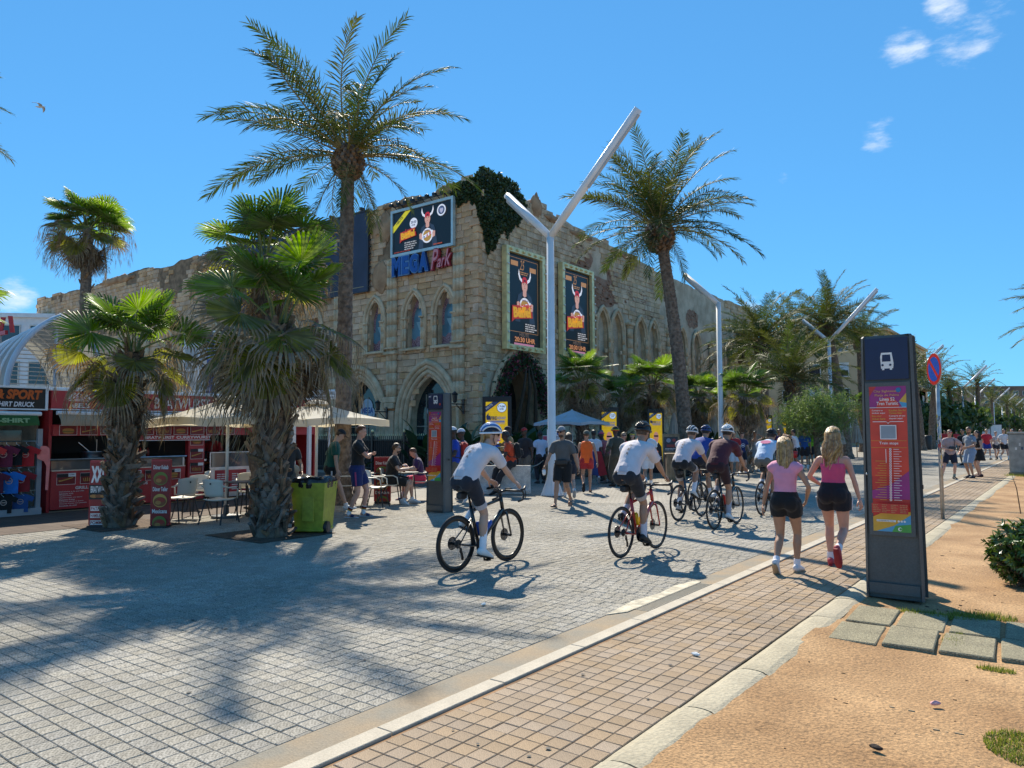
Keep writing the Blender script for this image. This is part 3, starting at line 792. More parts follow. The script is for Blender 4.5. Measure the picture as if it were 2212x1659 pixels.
# corner entrance: a deep dark arch with a dressed stone rim
pts,dep,kind=OPEN_R[-1]
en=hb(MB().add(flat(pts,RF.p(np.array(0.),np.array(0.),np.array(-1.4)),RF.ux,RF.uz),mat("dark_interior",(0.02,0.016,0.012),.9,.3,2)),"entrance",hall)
p=np.array(pts);m=len(p);V=np.concatenate([RF.p(p[:,0],p[:,1],np.full(m,-.6)),RF.p(p[:,0],p[:,1],np.full(m,-1.4))])
MB().add((V,np.array([(i,m+i,m+i+1,i+1) for i in range(m-1)])),M_ROCK).build("reveal",en)
moulding(RF,pts,(.1,.35,.6),(.14,.16,.14),(.0,.06,.1)).build("moulding",en)
sh=MB()
for k in range(16):sh.add(cbox(RF.p(np.array(29.9),np.array(.1+k*.18),np.array(-1.2)),(.06,2.6,.15)),cm('#4a3626',.7))
sh.build("roller_shutter",en)
# ------------------------------------------------------------------ things fixed to the hall
BLK=cm('#1f2224',.35)
em=lambda h:cm(h,.4,.30) # picture on a lit screen
def performer(P,cx,z0,k,hornz=0.0):
 """printed half figure of a man in a horned red cap and dark jacket holding an emblem"""
 S=lambda pts:[(cx+x*k,z0+z*k) for x,z in pts]
 sk,red,wh,jk,jk2=em('#d9a08c'),em('#c3242e'),em('#f0ecee'),em('#15181d'),em('#2f3a4a')
 P.poly(S([(-.62,-.55),(-.5,.2),(-.42,.5),(-.15,.66),(.15,.66),(.44,.5),(.56,.15),(.68,-.55)]),jk2)
 P.poly(S([(-.3,-.55),(-.26,.3),(-.13,.62),(.13,.62),(.28,.3),(.32,-.55)]),jk)
 P.poly(S([(-.12,.5),(-.11,.75),(.11,.75),(.12,.5),(0,.44)]),sk)
 P.poly(S(circle(0,.90,.19,.27,20)),sk)
 P.poly(S([(-.19,.96),(-.185,1.12),(-.08,1.24),(.08,1.24),(.185,1.12),(.19,.98),(0,1.03)]),red)
 P.poly(S([(-.06,1.06),(.07,1.06),(.06,1.13),(-.05,1.13)]),em('#3c1216'))
 for s in (-1,1):
  P.poly(S([(s*.17,1.0),(s*.34,1.1),(s*.42,1.3),(s*.38,1.52),(s*.33,1.3),(s*.26,1.18),(s*.18,1.14)][::s]),wh)
 for s in (-1,1):
  P.poly(S(circle(s*.07,.95,.028,.012,8)),em('#2a1a16'));P.poly(S([(s*.03,.985),(s*.12,1.0),(s*.12,.985),(s*.03,.972)][::s]),em('#4a2a20'))
 P.poly(S([(-.05,.81),(.05,.81),(.03,.795),(-.03,.795)]),em('#7c3a35'));P.poly(S([(-.012,.93),(.02,.86),(-.025,.86)]),em('#b07663'))
 P.poly(S(circle(0,.05,.37,.37,28)),wh);P.poly(S(circle(0,.05,.29,.29,24)),em('#b98a3a'))
 P.poly(S([(-.38,-.12),(.38,.12),(.38,.28),(-.38,.04)]),wh)
 P.text("A",cx-.07*k,z0-.03*k,.14*k,.2*k,em('#c1272d'),.03);P.text("B",cx+.14*k,z0+.06*k,.13*k,.17*k,em('#c1272d'),.03);P.text("rt",cx-.3*k,z0-.07*k,.16*k,.13*k,em('#2c3f86'),.03)
 P.text("THE SOUL OF",cx-.22*k,z0+.28*k,.44*k,.06*k,em('#2c3f86'),.02)
 for s in (-1,1):P.poly(S([(s*.36,-.1),(s*.52,-.05),(s*.54,.2),(s*.42,.24),(s*.35,.16)][::s]),sk)
def title(P,x,z,k):
 """yellow to red lettering of the show"""
 P.poly([(x-.05*k,z-.12*k),(x+.12*k,z+.0*k),(x+1.18*k,z+.14*k),(x+1.14*k,z+.36*k),(x+.35*k,z+.5*k),(x-.02*k,z+.46*k)],em('#b5311f'))
 P.text("Lorenz",x+.4*k,z+.40*k,.72*k,.19*k,em('#c83a20'),.05,rot=.08)
 P.text("Büffel",x+.06*k,z+.04*k,1.02*k,.38*k,em('#e0a51c'),.06,rot=.1)
bb=thing("billboard","wide framed billboard of a man in a horned red cap above the lettering","billboard",(-25.6,YF-.12,11.9))
O=np.array([-25.6,YF-.12,11.9])
fr=MB()
W2,H2=2.15,1.22
for (x0,z0,x1,z1) in ((-W2,-H2,W2,-H2+.14),(-W2,H2-.14,W2,H2),(-W2,-H2+.14,-W2+.13,H2-.14),(W2-.13,-H2+.14,W2,H2-.14)):fr.add(box(x0,-.14,z0,x1,.05,z1),mat("billboard_frame",(0.48,0.60,0.60),.3,.1,3,metal=.2))
fr.build("frame",bb)
MB().add(box(-W2+.13,-.07,-H2+.14,W2-.13,.05,H2-.14),BLK).build("screen",bb)
P=Print((0,-.075,0),(1,0,0),(0,0,1))
P.poly([(-2.0,.05),(-2.0,.4),(-1.15,1.06),(-.75,1.06)],em('#d9c91c')).text("HEUTE",-1.72,.42,.55,.13,em('#3b3a10'),.03,rot=.66)
P.disc(-.55,.35,.27,em('#e6e4ea')).text("20:30",-.74,.34,.38,.13,em('#303457'),.03).text("UHR",-.68,.2,.26,.1,em('#303457'),.03)
performer(P,.42,-.5,1.0)
title(P,-1.45,-.45,.95)
P.lines(-1.15,-.62,.95,4,.11,.05,em('#b9b4b0'),2)
P.lines(-1.9,-1.03,1.2,1,.1,.05,em('#9c3a24'),3).lines(.85,-1.0,1.1,1,.1,.06,em('#a8472a'),4)
P.disc(1.38,.66,.29,em('#e6e4ea')).disc(1.38,.66,.21,em('#25282c')).disc(1.38,.66,.17,em('#5f6a8d')).poly([(1.27,.74),(1.5,.74),(1.48,.6),(1.385,.5),(1.29,.6)],em('#b8b3c2'))
P.build("print",bb)
lm=MB()
for k in range(8):
 x=-1.85+k*.5;lm.add(tube([(x,.05,H2+.05),(x,-.35,H2+.28)],.022,5),BLK).add(cbox((x,-.38,H2+.2),(.2,.16,.16),0,.02),BLK)
lm.add(tube([(-2.0,-.1,H2+.2),(2.0,-.1,H2+.2)],.03,5),BLK)
lm.build("floodlights",bb)
def letters(parent,s,x,z,w,h,d,y,m_face,m_side,bold,shear,name):
 v,f=text_vf(s,bold,shear);e=v.max(0);qv=v/e*np.array([w,h])+np.array([x,z])
 mb=MB();n=len(qv)
 F3=np.stack([qv[:,0],np.full(n,y-d),qv[:,1]],1);mb.add((F3,f),m_face)
 ed={}
 for t in f:
  for a,b in zip(t,t[1:]+t[:1]):ed[(a,b)]=1
 bd=[(a,b) for a,b in ed if (b,a) not in ed]
 V=np.concatenate([F3,F3+np.array([0,d,0])]);mb.add((V,[(b,a,a+n,b+n) for a,b in bd]),m_side)
 return mb.build(name,parent)
ms=thing("hall_sign","blue block letters MEGA beside red script Park on the stone facade","sign",(-25.6,YF-.1,9.7))
def one(parent,s,x,z,w,h,mf,mo,bold,shear,nm,mside):
 letters(parent,s,x-.05,z-.05,w+.1,h+.1,.16,0,mo,mside,bold+.035,shear,nm)
 letters(parent,s,x,z,w,h,.19,0,mf,mside,bold-.01,shear,"letter_face")
blue,blue2,redl,redl2=cm('#0f4f9e',.35),cm('#5f8fc0'),cm('#b83a45'),cm('#d88a90')
for s,x,w in (("M",-2.0,.62),("E",-1.28,.45),("G",-.74,.55),("A",-.1,.58)):one(ms,s,x,0.0,w,.92,blue,blue2,.07,0,"letter",cm('#0b3a78'))
for s,x,z,w,h in (("P",.72,-.02,.5,.98),("a",1.12,.02,.28,.42),("r",1.42,.05,.22,.42),("k",1.64,.07,.4,.78)):one(ms,s,x,z,w,h,redl2,redl,.02,.35,"letter",cm('#8c2630'))
bn=thing("banner","huge dark blue banner stretched on the stone facade behind the fan palms","banner",(-36.8,YF-.15,11.4))
MB().add(box(-7.2,-.02,-2.15,7.2,.04,2.12),mat("navy_banner",(0.022,0.03,0.065),.55,.3,.6,bump=.1,bscale=3)).build("sheet",bn)
rim=MB()
for (x0,z0,x1,z1) in ((-7.3,2.12,7.3,2.2),(-7.3,-2.23,7.3,-2.15),(-7.3,-2.15,-7.2,2.12),(7.2,-2.15,7.3,2.12)):rim.add(box(x0,-.06,z0,x1,.06,z1),cm('#2c2f3c'))
for k in range(12):rim.add(cbox((7.38,0,-2+k*.36),(.1,.08,.06)),cm('#1c1d22'));rim.add(cbox((-7+k*1.25,0,2.3),(.14,.3,.16)),cm('#1c1d22'))
rim.build("frame",bn)
P=Print((0,-.022,0),(1,0,0),(0,0,1))
gold=cm('#a3966e')
for i,(x,z,w,h) in enumerate(((1.6,-.5,.7,1.5),(3.0,.1,.8,.9),(4.2,.25,.9,.7),(-4.2,.0,.5,.9),(-3.4,.05,.5,.85))):P.text("LVTMA"[i],x,z,w,h,gold,.03)
P.text("MALLORCA",-3.6,-1.5,2.2,.2,gold,.0).rect(-6.9,-1.95,6.95,-1.92,gold)
P.build("print",bn)
GOLD=mat("gilt_frame",(0.86,0.72,0.36),.28,.15,3,metal=.25)
for i,(yc,zc,lab) in enumerate(((30.12,8.30,"left poster of the horned cap man in a gold bulb frame, nearest the hall corner"),(35.12,8.36,"second gold framed poster of the horned cap man, right of the lamp post"))):
 t=thing("poster_case",lab,"poster",(XF+.06,yc,zc),0,"gold framed show posters on the hall wall")
 hw,hh=1.66,2.56;fr=MB()
 for (y0,z0,y1,z1) in ((-hw,-hh,hw,-hh+.26),(-hw,hh-.26,hw,hh),(-hw,-hh+.26,-hw+.24,hh-.26),(hw-.24,-hh+.26,hw,hh-.26)):fr.add(box(.0,y0,z0,.3,y1,z1),GOLD)
 fr.build("frame",t)
 MB().add(box(0,-hw+.24,-hh+.26,.12,hw-.24,hh-.26),BLK).build("screen",t)
 P=Print((.122,0,0),(0,1,0),(0,0,1))
 cop=em('#b9824f')
 P.rect(-1.25,2.1,1.22,2.12,cop).rect(1.2,-1.6,1.22,2.1,cop).rect(-1.25,-1.62,1.22,-1.6,cop)
 P.text("25",-.35,1.55,.4,.5,cop,.0,.3).rect(-1.1,1.7,-.5,1.95,cop).rect(.5,1.55,1.05,1.8,cop)
 P.lines(-.4,1.42,.8,2,.1,.05,cop,3,.2)
 performer(P,.05,-.38,1.3)
 title(P,-1.0,-1.0,1.45)
 P.lines(.05,-1.2,1.0,4,.11,.055,em('#c9bfb8'),6,.3)
 P.text("HEUTE",-.45,-1.83,.8,.17,em('#7d6554'),.01).text("20:30 UHR",-.85,-2.12,1.75,.25,em('#e0905a'),.03)
 P.rect(-.9,-2.3,.8,-2.18,em('#c77f95'))
 P.build("print",t)
 bl=MB();M_BULB=mat("frosted_bulb",(0.75,0.75,0.72),.2,.05,4)
 for k in range(10):
  z=-2.2+k*.48
  for yy in (-hw+.12,hw+.02):bl.add(ellipsoid((.34,yy,z),(.06,.06,.06),6,5),M_BULB,True)
 for k in range(6):bl.add(ellipsoid((.34,-1.3+k*.52,hh-.13),(.08,.1,.08),6,5),GOLD,True);bl.add(ellipsoid((.34,-1.3+k*.52,-hh+.13),(.08,.1,.08),6,5),GOLD,True)
 bl.build("bulbs",t,kind="stuff")
# wall lanterns on brackets, security cameras
for i,(a,z) in enumerate(((-22.75,3.0),(-27.9,2.75))):
 t=thing("wall_lantern",("black wall lantern on a bracket by the hall corner","black wall lantern on a bracket between the two glass arches")[i],"lantern",tuple(LF.p(np.array(a),np.array(z),np.array(.2))),0,"lanterns on the hall")
 MB().add(tube([(0,0,0),(0,-.9,0)],.03,6),BLK).add(tube([(0,-.1,-.4),(0,-.6,-.03)],.02,6),BLK).add(cbox((0,-.1,-.1),(.1,.06,.7)),BLK).build("bracket",t)
 MB().add(lathe([(.0,.55),(.16,.42),(.13,.36),(.10,.05),(.05,.0)],6,(0,-.7,.05)),cm('#24282a',.3)).build("lamp_shade",t)
# ------------------------------------------------------------------ ivy over the corner, flowers round the entrance
def leaf_cloud(P,N,s,mats,seed,elong=1.0,mb=None,droop=.0):
 q=np.random.default_rng(seed);n=len(P);mb=mb or MB()
 a=q.normal(size=(n,3))+np.asarray(N)*.8;a /= np.linalg.norm(a,axis=1)[:,None]
 b=q.normal(size=(n,3));b-=a*np.sum(a*b,1)[:,None];b /= np.linalg.norm(b,axis=1)[:,None];c=np.cross(a,b)
 sz=s*q.uniform(.6,1.3,(n,1));b=b*sz*elong;c=c*sz*.62
 V=np.stack([P-b,P+c*.9-b*.1,P+b,P-c*.9-b*.1],1)
 k=q.integers(0,len(mats),n)
 for i,m in enumerate(mats):
  sel=V[k==i]
  if len(sel):mb.add((sel.reshape(-1,3),np.arange(4*len(sel)).reshape(-1,4)),m)
 return mb
IVY=[mat("ivy_leaf_%d"%i,c,.45,.2,8,trans=(.25,(.8,1,.4))) for i,c in enumerate(((0.045,0.075,0.028),(0.075,0.115,0.04),(0.03,0.05,0.022)))]
q=np.random.default_rng(77)
iv=thing("ivy","dark ivy draped over the top corner of the stone hall","ivy",(XF,YF,13.2))
pts=[];nr=[]
def ivy_face(F,n,a_rng,lower,upper,nrm):
 a=q.uniform(*a_rng,n);z=q.uniform(9.8,14.9,n)
 ok=(z>lower(a)+.45*noise1(a*3,3)+.2*noise1(a*11,6))&(z<upper(a)-.45+.55*noise1(a*2.2,5));a,z=a[ok],z[ok]
 P=F.p(a,z,.03+.22*q.random(len(a))**1.5*np.clip((z-lower(a))*1.2,.2,1));pts.append(P);nr.append(np.repeat(np.array(nrm)[None],len(P),0))
ivy_face(LF,12000,(-23.9,XF+.2),lambda a:np.interp(a,[-23.9,-23.2,-22.9,XF+.2],[13.5,12.6,12.9,12.3]),lambda a:np.interp(a,[-23.9,-23.3,-22.6,XF],[13.8,14.2,14.4,14.55]),(0,-1,0))
ivy_face(RF,19000,(YF-.2,30.6),lambda a:np.interp(a,[26.5,27.0,27.4,27.8,28.3,28.9,29.6,30.6],[12.3,11.2,10.2,10.4,11.2,11.6,12.0,13.2]),lambda a:np.interp(a,[26.5,27.3,28.4,29.5,30.6],[14.5,14.65,14.75,14.5,14.1]),(1,0,0))
P_=np.concatenate(pts)-np.array([XF,YF,13.2]);N_=np.concatenate(nr)
leaf_cloud(P_,N_,.085,IVY,3).build("foliage",iv)
fl=thing("flower_garland","garland of red and pink flowers and leaves round the dark corner entrance","flowers",(XF+.2,29.9,3.0))
ap=np.array(arch(3.7,.6,3.0,5.35,14,29.9));tt=q.uniform(0,len(ap)-1.001,5200);i0=tt.astype(int);fr_=(tt-i0)[:,None];c=ap[i0]*(1-fr_)+ap[i0+1]*fr_
P_=RF.p(c[:,0]+q.normal(0,.2,len(c)),c[:,1]+q.normal(0,.2,len(c)),.12+.3*q.random(len(c)))-np.array([XF+.2,29.9,3.0])
leaf_cloud(P_[:3700],(1,0,0),.09,IVY,5).build("foliage",fl)
leaf_cloud(P_[3700:],(1,0,0),.075,[cm('#8e2148',.6),cm('#b04a5e',.6),cm('#5a1530',.6)],6).build("blossoms",fl)
tk=MB()
for k in range(3):tk.add(tube([(.2,-1.2+k,-3),(.3,-.9+k*.8,-1),(.25,-.2+k*.5,.8),(.2,.1+k*.2,1.9)],[.12,.1,.08,.04],7),cm('#4b3a2a',.9),True)
tk.build("stems",fl)
# ================================================================== palms, shrubs and trees
LEAFT=(.58,(1.1,1.1,.38))
M_DATE=[mat("date_leaflet",(0.072,0.108,0.032),.6,.25,3,spec=.25,trans=(.34,(1,1,.45)),island=.25),mat("date_leaflet_olive",(0.105,0.122,0.038),.62,.25,3,spec=.25,trans=(.34,(1,1,.4)),island=.25)]
M_RACH=mat("frond_rib",(0.23,0.19,0.075),.5,.2,6)
M_DTRUNK=mat("date_trunk",(0.16,0.115,0.085),.95,.35,9,bump=1.0,bscale=36,col2=(0.24,0.18,0.135))
M_BOOT=mat("leaf_base_wood",(0.185,0.125,0.085),.95,.35,7,bump=.9,bscale=50,island=.35,col2=(0.27,0.195,0.14))
M_FAN=[mat("fan_leaf",(0.165,0.265,0.05),.42,.25,4,trans=LEAFT,island=.22),mat("fan_leaf_deep",(0.105,0.18,0.045),.42,.25,4,trans=(.5,(1,1.05,.4)),island=.22),mat("fan_leaf_yellow",(0.21,0.215,0.06),.45,.3,4,trans=LEAFT,island=.25)]
M_TIP=mat("leaf_thread",(0.27,0.205,0.125),.8,.3,6,trans=(.3,(1,.9,.7)),island=.25)
M_DEAD=mat("dead_leaf",(0.20,0.145,0.095),.85,.3,5,trans=(.18,(1,.85,.6)),island=.30,col2=(0.29,0.215,0.145))
M_PET=mat("leaf_stalk",(0.16,0.18,0.05),.5,.2,8)
def strips(B,dirs,L,W,nrm,droop,cuts=(0,.45,1.0)):
 """many narrow leaflets at once: base points, directions, lengths, half widths, face normals, droop in metres at the tip"""
 n=len(B);side=np.cross(dirs,nrm);side /= np.linalg.norm(side,axis=1)[:,None]+1e-9
 out=[]
 for t,w in ((0,.55),(.4,1.0),(.75,.7)):
  c=B+dirs*(L*t)[:,None];c[:,2]-=droop*t*t
  out+=[c-side*(W*w)[:,None],c+side*(W*w)[:,None]]
 c=B+dirs*L[:,None];c[:,2]-=droop;out.append(c)
 V=np.stack(out,1).reshape(-1,3);k=np.arange(n)[:,None]*7
 Q=np.concatenate([k+np.array([[0,1,3,2]]),k+np.array([[2,3,5,4]])]);T=k+np.array([[4,5,6]])
 return V,Q,T
def date_frond(el,seed,L=3.0,npair=60,ll=.5,lod=1,bend=None,mi=0):
 q=np.random.default_rng(seed);n=16;t=np.linspace(0,1,n)
 bend=bend if bend is not None else R(30+35*math.cos(el))*q.uniform(.8,1.25)
 ang=el-bend*t**1.4;lat=q.normal(0,.18)*t**1.5
 ds=L/(n-1);d=np.stack([np.sin(lat)*np.cos(ang),np.cos(lat)*np.cos(ang),np.sin(ang)],1)
 P=np.concatenate([[[0,0,0]],np.cumsum(d[:-1]*ds,0)])
 mb=MB().add(tube(P,np.interp(t,[0,.15,1],[.042,.022,.004]),4,cap=False),M_RACH,True)
 tt=np.repeat(np.linspace(.13,.99,npair),2)+q.normal(0,.003,2*npair);tt=tt.clip(.1,1)
 s=np.tile([-1.0,1.0],npair)
 B=np.stack([np.interp(tt,t,P[:,k]) for k in range(3)],1)
 D=np.stack([np.interp(tt,t,d[:,k]) for k in range(3)],1);D /= np.linalg.norm(D,axis=1)[:,None]
 up=np.array([0,0,1.0]);S=np.cross(D,up);S /= np.linalg.norm(S,axis=1)[:,None]+1e-6;U=np.cross(S,D)
 fw=np.interp(tt,[.1,.5,1],[.45,.75,1.6])[:,None];vee=q.uniform(.15,.6,(len(tt),1))
 dirs=S*s[:,None]+D*fw+U*vee+q.normal(0,.13,(len(tt),3));dirs /= np.linalg.norm(dirs,axis=1)[:,None]
 LL=ll*np.interp(tt,[.1,.3,.6,.85,1],[.55,.95,1.0,.75,.45])*q.uniform(.8,1.12,len(tt))
 V,Q,T=strips(B,dirs,LL,np.full(len(tt),.0125 if lod else .022),U+q.normal(0,.35,U.shape),LL*q.uniform(.1,.4,len(tt)))
 mb.add((V,Q),M_DATE[mi]);mb.add((V,T),M_DATE[mi])
 return mb
DATE_EL=[84,74,64,54,42,30,16,2,-16,-38,-62,-80]
DATE_V={}
def date_variant(e,k):
 if (e,k) not in DATE_V:DATE_V[(e,k)]=date_frond(R(DATE_EL[e]),100+e*7+k,mi=(k+(e>6))%2,bend=R(20) if DATE_EL[e]<-40 else None).mesh("frond")
 return DATE_V[(e,k)]
def date_trunk(h,r0,r1,lean,seed,nth=30,step=.055):
 q=np.random.default_rng(seed);n=max(8,int(h/step));z=np.linspace(0,h,n);th=np.arange(nth)/nth*2*math.pi
 Z,T=np.meshgrid(z,th,indexing='ij')
 rr=np.interp(Z,[0,.35,1.0,h],[r0*1.45,r0*1.12,r0,r1])
 row=Z/.13;ph=(row+T/(2*math.pi)*7+.5*np.floor(T/(2*math.pi)*14))%1.0
 rr=rr*(1+.10*(ph-.4))+q.normal(0,.006,Z.shape)
 cx=lean[0]*(Z/h)**1.6;cy=lean[1]*(Z/h)**1.6
 V=np.stack([cx+rr*np.cos(T),cy+rr*np.sin(T),Z],2).reshape(-1,3)
 i=np.arange(nth);j=(i+1)%nth
 F=np.concatenate([np.stack([a*nth+i,a*nth+j,(a+1)*nth+j,(a+1)*nth+i],1) for a in range(n-1)])
 return MB().add((V,F),M_DTRUNK)
def date_palm(loc,label,h,fr,nfr,lean=(0,0),r0=.2,r1=.15,seed=1,boss=.38,group=None,tiltaz=None,elr=(86,-72),powr=.85,skirt=0):
 q=np.random.default_rng(seed);t=thing("date_palm",label,"palm tree",loc,0,group)
 date_trunk(h,r0,r1,lean,seed).build("trunk",t)
 bz=MB();top=np.array([lean[0],lean[1],h])
 for k in range(int(120)): # knob of cut leaf bases under the crown
  a=k*2.39996;u_=(k+.5)/120;zz=-boss*1.5+boss*1.9*u_;rad=boss*math.sin(min(math.pi,.6+2.0*u_))*.95
  v,f=box(-.05,0,-.055,.05,.16,.05);v[[2,3,6,7],0] *= .7;v[[6,7],2]+=.05
  M=Matrix.Rotation(a-math.pi/2,4,'Z') @ Matrix.Translation((0,max(.05,rad-.1),zz)) @ Matrix.Rotation(R(35),4,'X')
  bz.add((v,f),M_BOOT,mat4=M)
 bz.add(ellipsoid((0,0,-boss*.5),(boss*.8,boss*.8,boss*1.1),12,8),M_BOOT)
 bz.build("leaf_bases",t,loc=tuple(top),kind='stuff')
 fl=MB()
 for k in range(5):
  a=q.uniform(0,6.28);base=np.array([0,0,.1])
  for j in range(14):
   d=np.array([math.cos(a)+q.normal(0,.3),math.sin(a)+q.normal(0,.3),.5+q.normal(0,.3)]);fl.add(tube([base,base+d*.25,base+d*.45+np.array([0,0,-.1])],.008,3,cap=False),mat("date_stalk",(0.42,0.24,0.05),.7,.2,6))
 fl.build("fruit_stalks",t,loc=tuple(top))
 for k in range(nfr):
  u_=(k+.5)/nfr;e=(elr[0]+(6-elr[0])*(u_/.8)**powr if u_<.8 else 4+(elr[1]-4)*(u_-.8)/.2)+q.normal(0,5)
  ei=int(np.argmin([abs(e-x) for x in DATE_EL]));az=k*2.39996+q.normal(0,.12)
  ob=link("frond",date_variant(ei,k%2),t,loc=(float(top[0]+.12*math.cos(az+1.57)*(1-math.sin(R(max(0,e))))),float(top[1]+.12*math.sin(az+1.57)),h+.12*math.sin(R(e))),rotz=az)
  s=fr/3.0*q.uniform(.86,1.1)*(1.0 if e>-8 else .66);ob.scale=(s,s,s);ob.rotation_euler[1]=q.normal(0,.25)
 return t
def fan_leaf(el,seed,kind):
 """palmate leaf: stalk, pleated blade of narrow segments with drooping tips; kind green / mixed / dead"""
 q=np.random.default_rng(seed);dead=kind=='dead'
 pl=q.uniform(.75,1.0) if not dead else q.uniform(.5,.7);n=7;t=np.linspace(0,1,n)
 ang=el-R(22 if not dead else 10)*t
 d=np.stack([0*ang,np.cos(ang),np.sin(ang)],1);P=np.concatenate([[[0,0,0]],np.cumsum(d[:-1]*pl/(n-1),0)])
 mb=MB().add(tube(P,np.interp(t,[0,1],[.026,.011]),4,cap=False),M_DEAD if dead else M_PET,True)
 a_e=ang[-1]-(R(18) if not dead else R(8));f=np.array([0,math.cos(a_e),math.sin(a_e)]);s=np.array([1.0,0,0]);u=np.cross(s,f)
 ns=40;spread=R(150 if kind=='green' else 128) if not dead else R(q.uniform(45,80));A=np.linspace(-spread,spread,ns)+q.normal(0,.015,ns)
 rad=(.80 if not dead else .98)*(1-.18*(np.abs(A)/R(150))**2)*q.uniform(.92,1.06,ns)
 c0=P[-1];mcol=M_FAN[seed%2] if kind=='green' else M_FAN[2]
 if dead:mcol=M_DEAD
 VV=[];half=1.15*spread/ns
 cup=.22 if not dead else .5
 for k in range(ns):
  dr=f*math.cos(A[k])+s*math.sin(A[k]);td=-f*math.sin(A[k])+s*math.cos(A[k])
  dro=(.10 if kind=='green' else .30)*q.uniform(.5,1.5) if not dead else .05
  pts=[]
  for x,w,pz in ((.04,.9,0),(.35,1.0,.012),(.66,.72,.010),(.86,.36,.004)):
   c=c0+dr*rad[k]*x+u*(cup*rad[k]*x*x*.5);g=max(0,x-.5);c=c+np.array([0,0,-dro*(g/.5)**2*.55])
   wv=td*(rad[k]*x*half*w)
   pts+=[c-wv-u*pz,c+u*pz,c+wv-u*pz]
  c=c0+dr*rad[k]*(1.0 if dro<.2 else .93)+u*(cup*rad[k]*.4)+np.array([0,0,-dro]);pts.append(c);VV.append(pts)
 V=np.array(VV).reshape(-1,3);k=(np.arange(ns)*13)[:,None]
 def quads(r):return np.concatenate([k+np.array([[r*3+a,r*3+a+1,r*3+4+a,r*3+3+a]]) for a in (0,1)])
 mb.add((V,np.concatenate([quads(0),quads(1)])),mcol);tipm=mcol if kind=='green' and seed%3 else (M_DEAD if dead else M_TIP)
 mb.add((V,quads(2)),mcol if kind=='green' else tipm);mb.add((V,np.concatenate([k+np.array([[9,10,12]]),k+np.array([[10,11,12]])])),tipm)
 if kind!='green': # hanging threads
  m=90;tp=V.reshape(ns,13,3)[q.integers(0,ns,m),12]+q.normal(0,.02,(m,3));ln=q.uniform(.15,.5,m)*(1 if not dead else .5)
  dd=np.stack([q.normal(0,.12,m),q.normal(0,.12,m),np.full(m,-1.0)],1)
  v2,q2,t2=strips(tp,dd,ln,np.full(m,.006),q.normal(size=(m,3)),ln*0);mb.add((v2,q2),M_TIP);mb.add((v2,t2),M_TIP)
 return mb
FAN_EL={'green':[84,72,58,42,24],'mixed':[22,4,-16,-36],'dead':[-58,-72,-82,-87]}
FAN_V={}
def fan_variant(kind,e,k):
 if (kind,e,k) not in FAN_V:FAN_V[(kind,e,k)]=fan_leaf(R(FAN_EL[kind][e]),300+e*11+k+{'green':0,'mixed':100,'dead':200}[kind],kind).mesh("fan_leaf")
 return FAN_V[(kind,e,k)]
def fan_trunk(h,r0,r1,lean,seed,boots,bl=.22):
 q=np.random.default_rng(seed);n=max(10,int(h/.07));nth=22;z=np.linspace(0,h,n);th=np.arange(nth)/nth*2*math.pi
 Z,T=np.meshgrid(z,th,indexing='ij');rr=np.interp(Z,[0,.25,.8,h],[r0*1.35,r0*1.1,r0,r1])*(1+.06*noise2(T*3,Z*4,seed))*(1+.03*np.sin(Z*45))
 V=np.stack([lean[0]*(Z/h)**1.5+rr*np.cos(T),lean[1]*(Z/h)**1.5+rr*np.sin(T),Z],2).reshape(-1,3);i=np.arange(nth);j=(i+1)%nth
 mb=MB().add((V,np.concatenate([np.stack([a*nth+i,a*nth+j,(a+1)*nth+j,(a+1)*nth+i],1) for a in range(n-1)])),M_DTRUNK)
 bo=MB()
 for k in range(boots):
  zz=h*((k+q.random())/boots);a=k*2.39996+q.normal(0,.2);rad=float(np.interp(zz,[0,.25,.8,h],[r0*1.35,r0*1.1,r0,r1]))
  w=q.uniform(.022,.055);l=bl*q.uniform(.5,1.45);v,f=box(-w,-.02,0,w,.03,l);v[4:,0] *= q.uniform(.3,.75);v[4:,1]+=.02
  o=np.array([lean[0]*(zz/h)**1.5,lean[1]*(zz/h)**1.5,zz])
  M=Matrix.Translation(o) @ Matrix.Rotation(a-math.pi/2,4,'Z') @ Matrix.Translation((0,rad*.97,0)) @ Matrix.Rotation(q.normal(0,.75),4,'Y') @ Matrix.Rotation(-R(q.uniform(4,30)),4,'X')
  bo.add((v,f),M_BOOT,mat4=M)
 return mb,bo
def fan_palm(loc,label,h,s,ngreen=26,nmix=12,ndead=14,lean=(0,0),r0=.22,r1=.16,seed=1,boots=160,group=None,bl=.22,ge=5):
 q=np.random.default_rng(seed);t=thing("fan_palm",label,"palm tree",loc,0,group)
 tr,bo=fan_trunk(h,r0,r1,lean,seed,boots,bl);tr.build("trunk",t)
 if boots:bo.build("leaf_bases",t,kind='stuff')
 for kind,n,dz in (('green',ngreen,.05),('mixed',nmix,-.12),('dead',ndead,-.22)):
  ne=len(FAN_EL[kind]) if kind!='green' else ge
  for k in range(n):
   e=min(ne-1,int((k+.5)/n*ne));az=k*2.39996+q.normal(0,.2)+{'green':0,'mixed':.7,'dead':1.3}[kind]
   ob=link("fan_leaf",fan_variant(kind,e,k%2),t,loc=(lean[0]+.1*math.cos(az+1.57),lean[1]+.1*math.sin(az+1.57),h+dz-(.5*q.random() if kind=='dead' else 0)),rotz=az)
   sc=s*q.uniform(.85,1.12)*{'green':1,'mixed':.92,'dead':.66}[kind];ob.scale=(sc,sc,sc);ob.rotation_euler[1]=q.normal(0,.3);ob.rotation_euler[0]=q.normal(0,.08)
 return t
A_=G(739,1090)
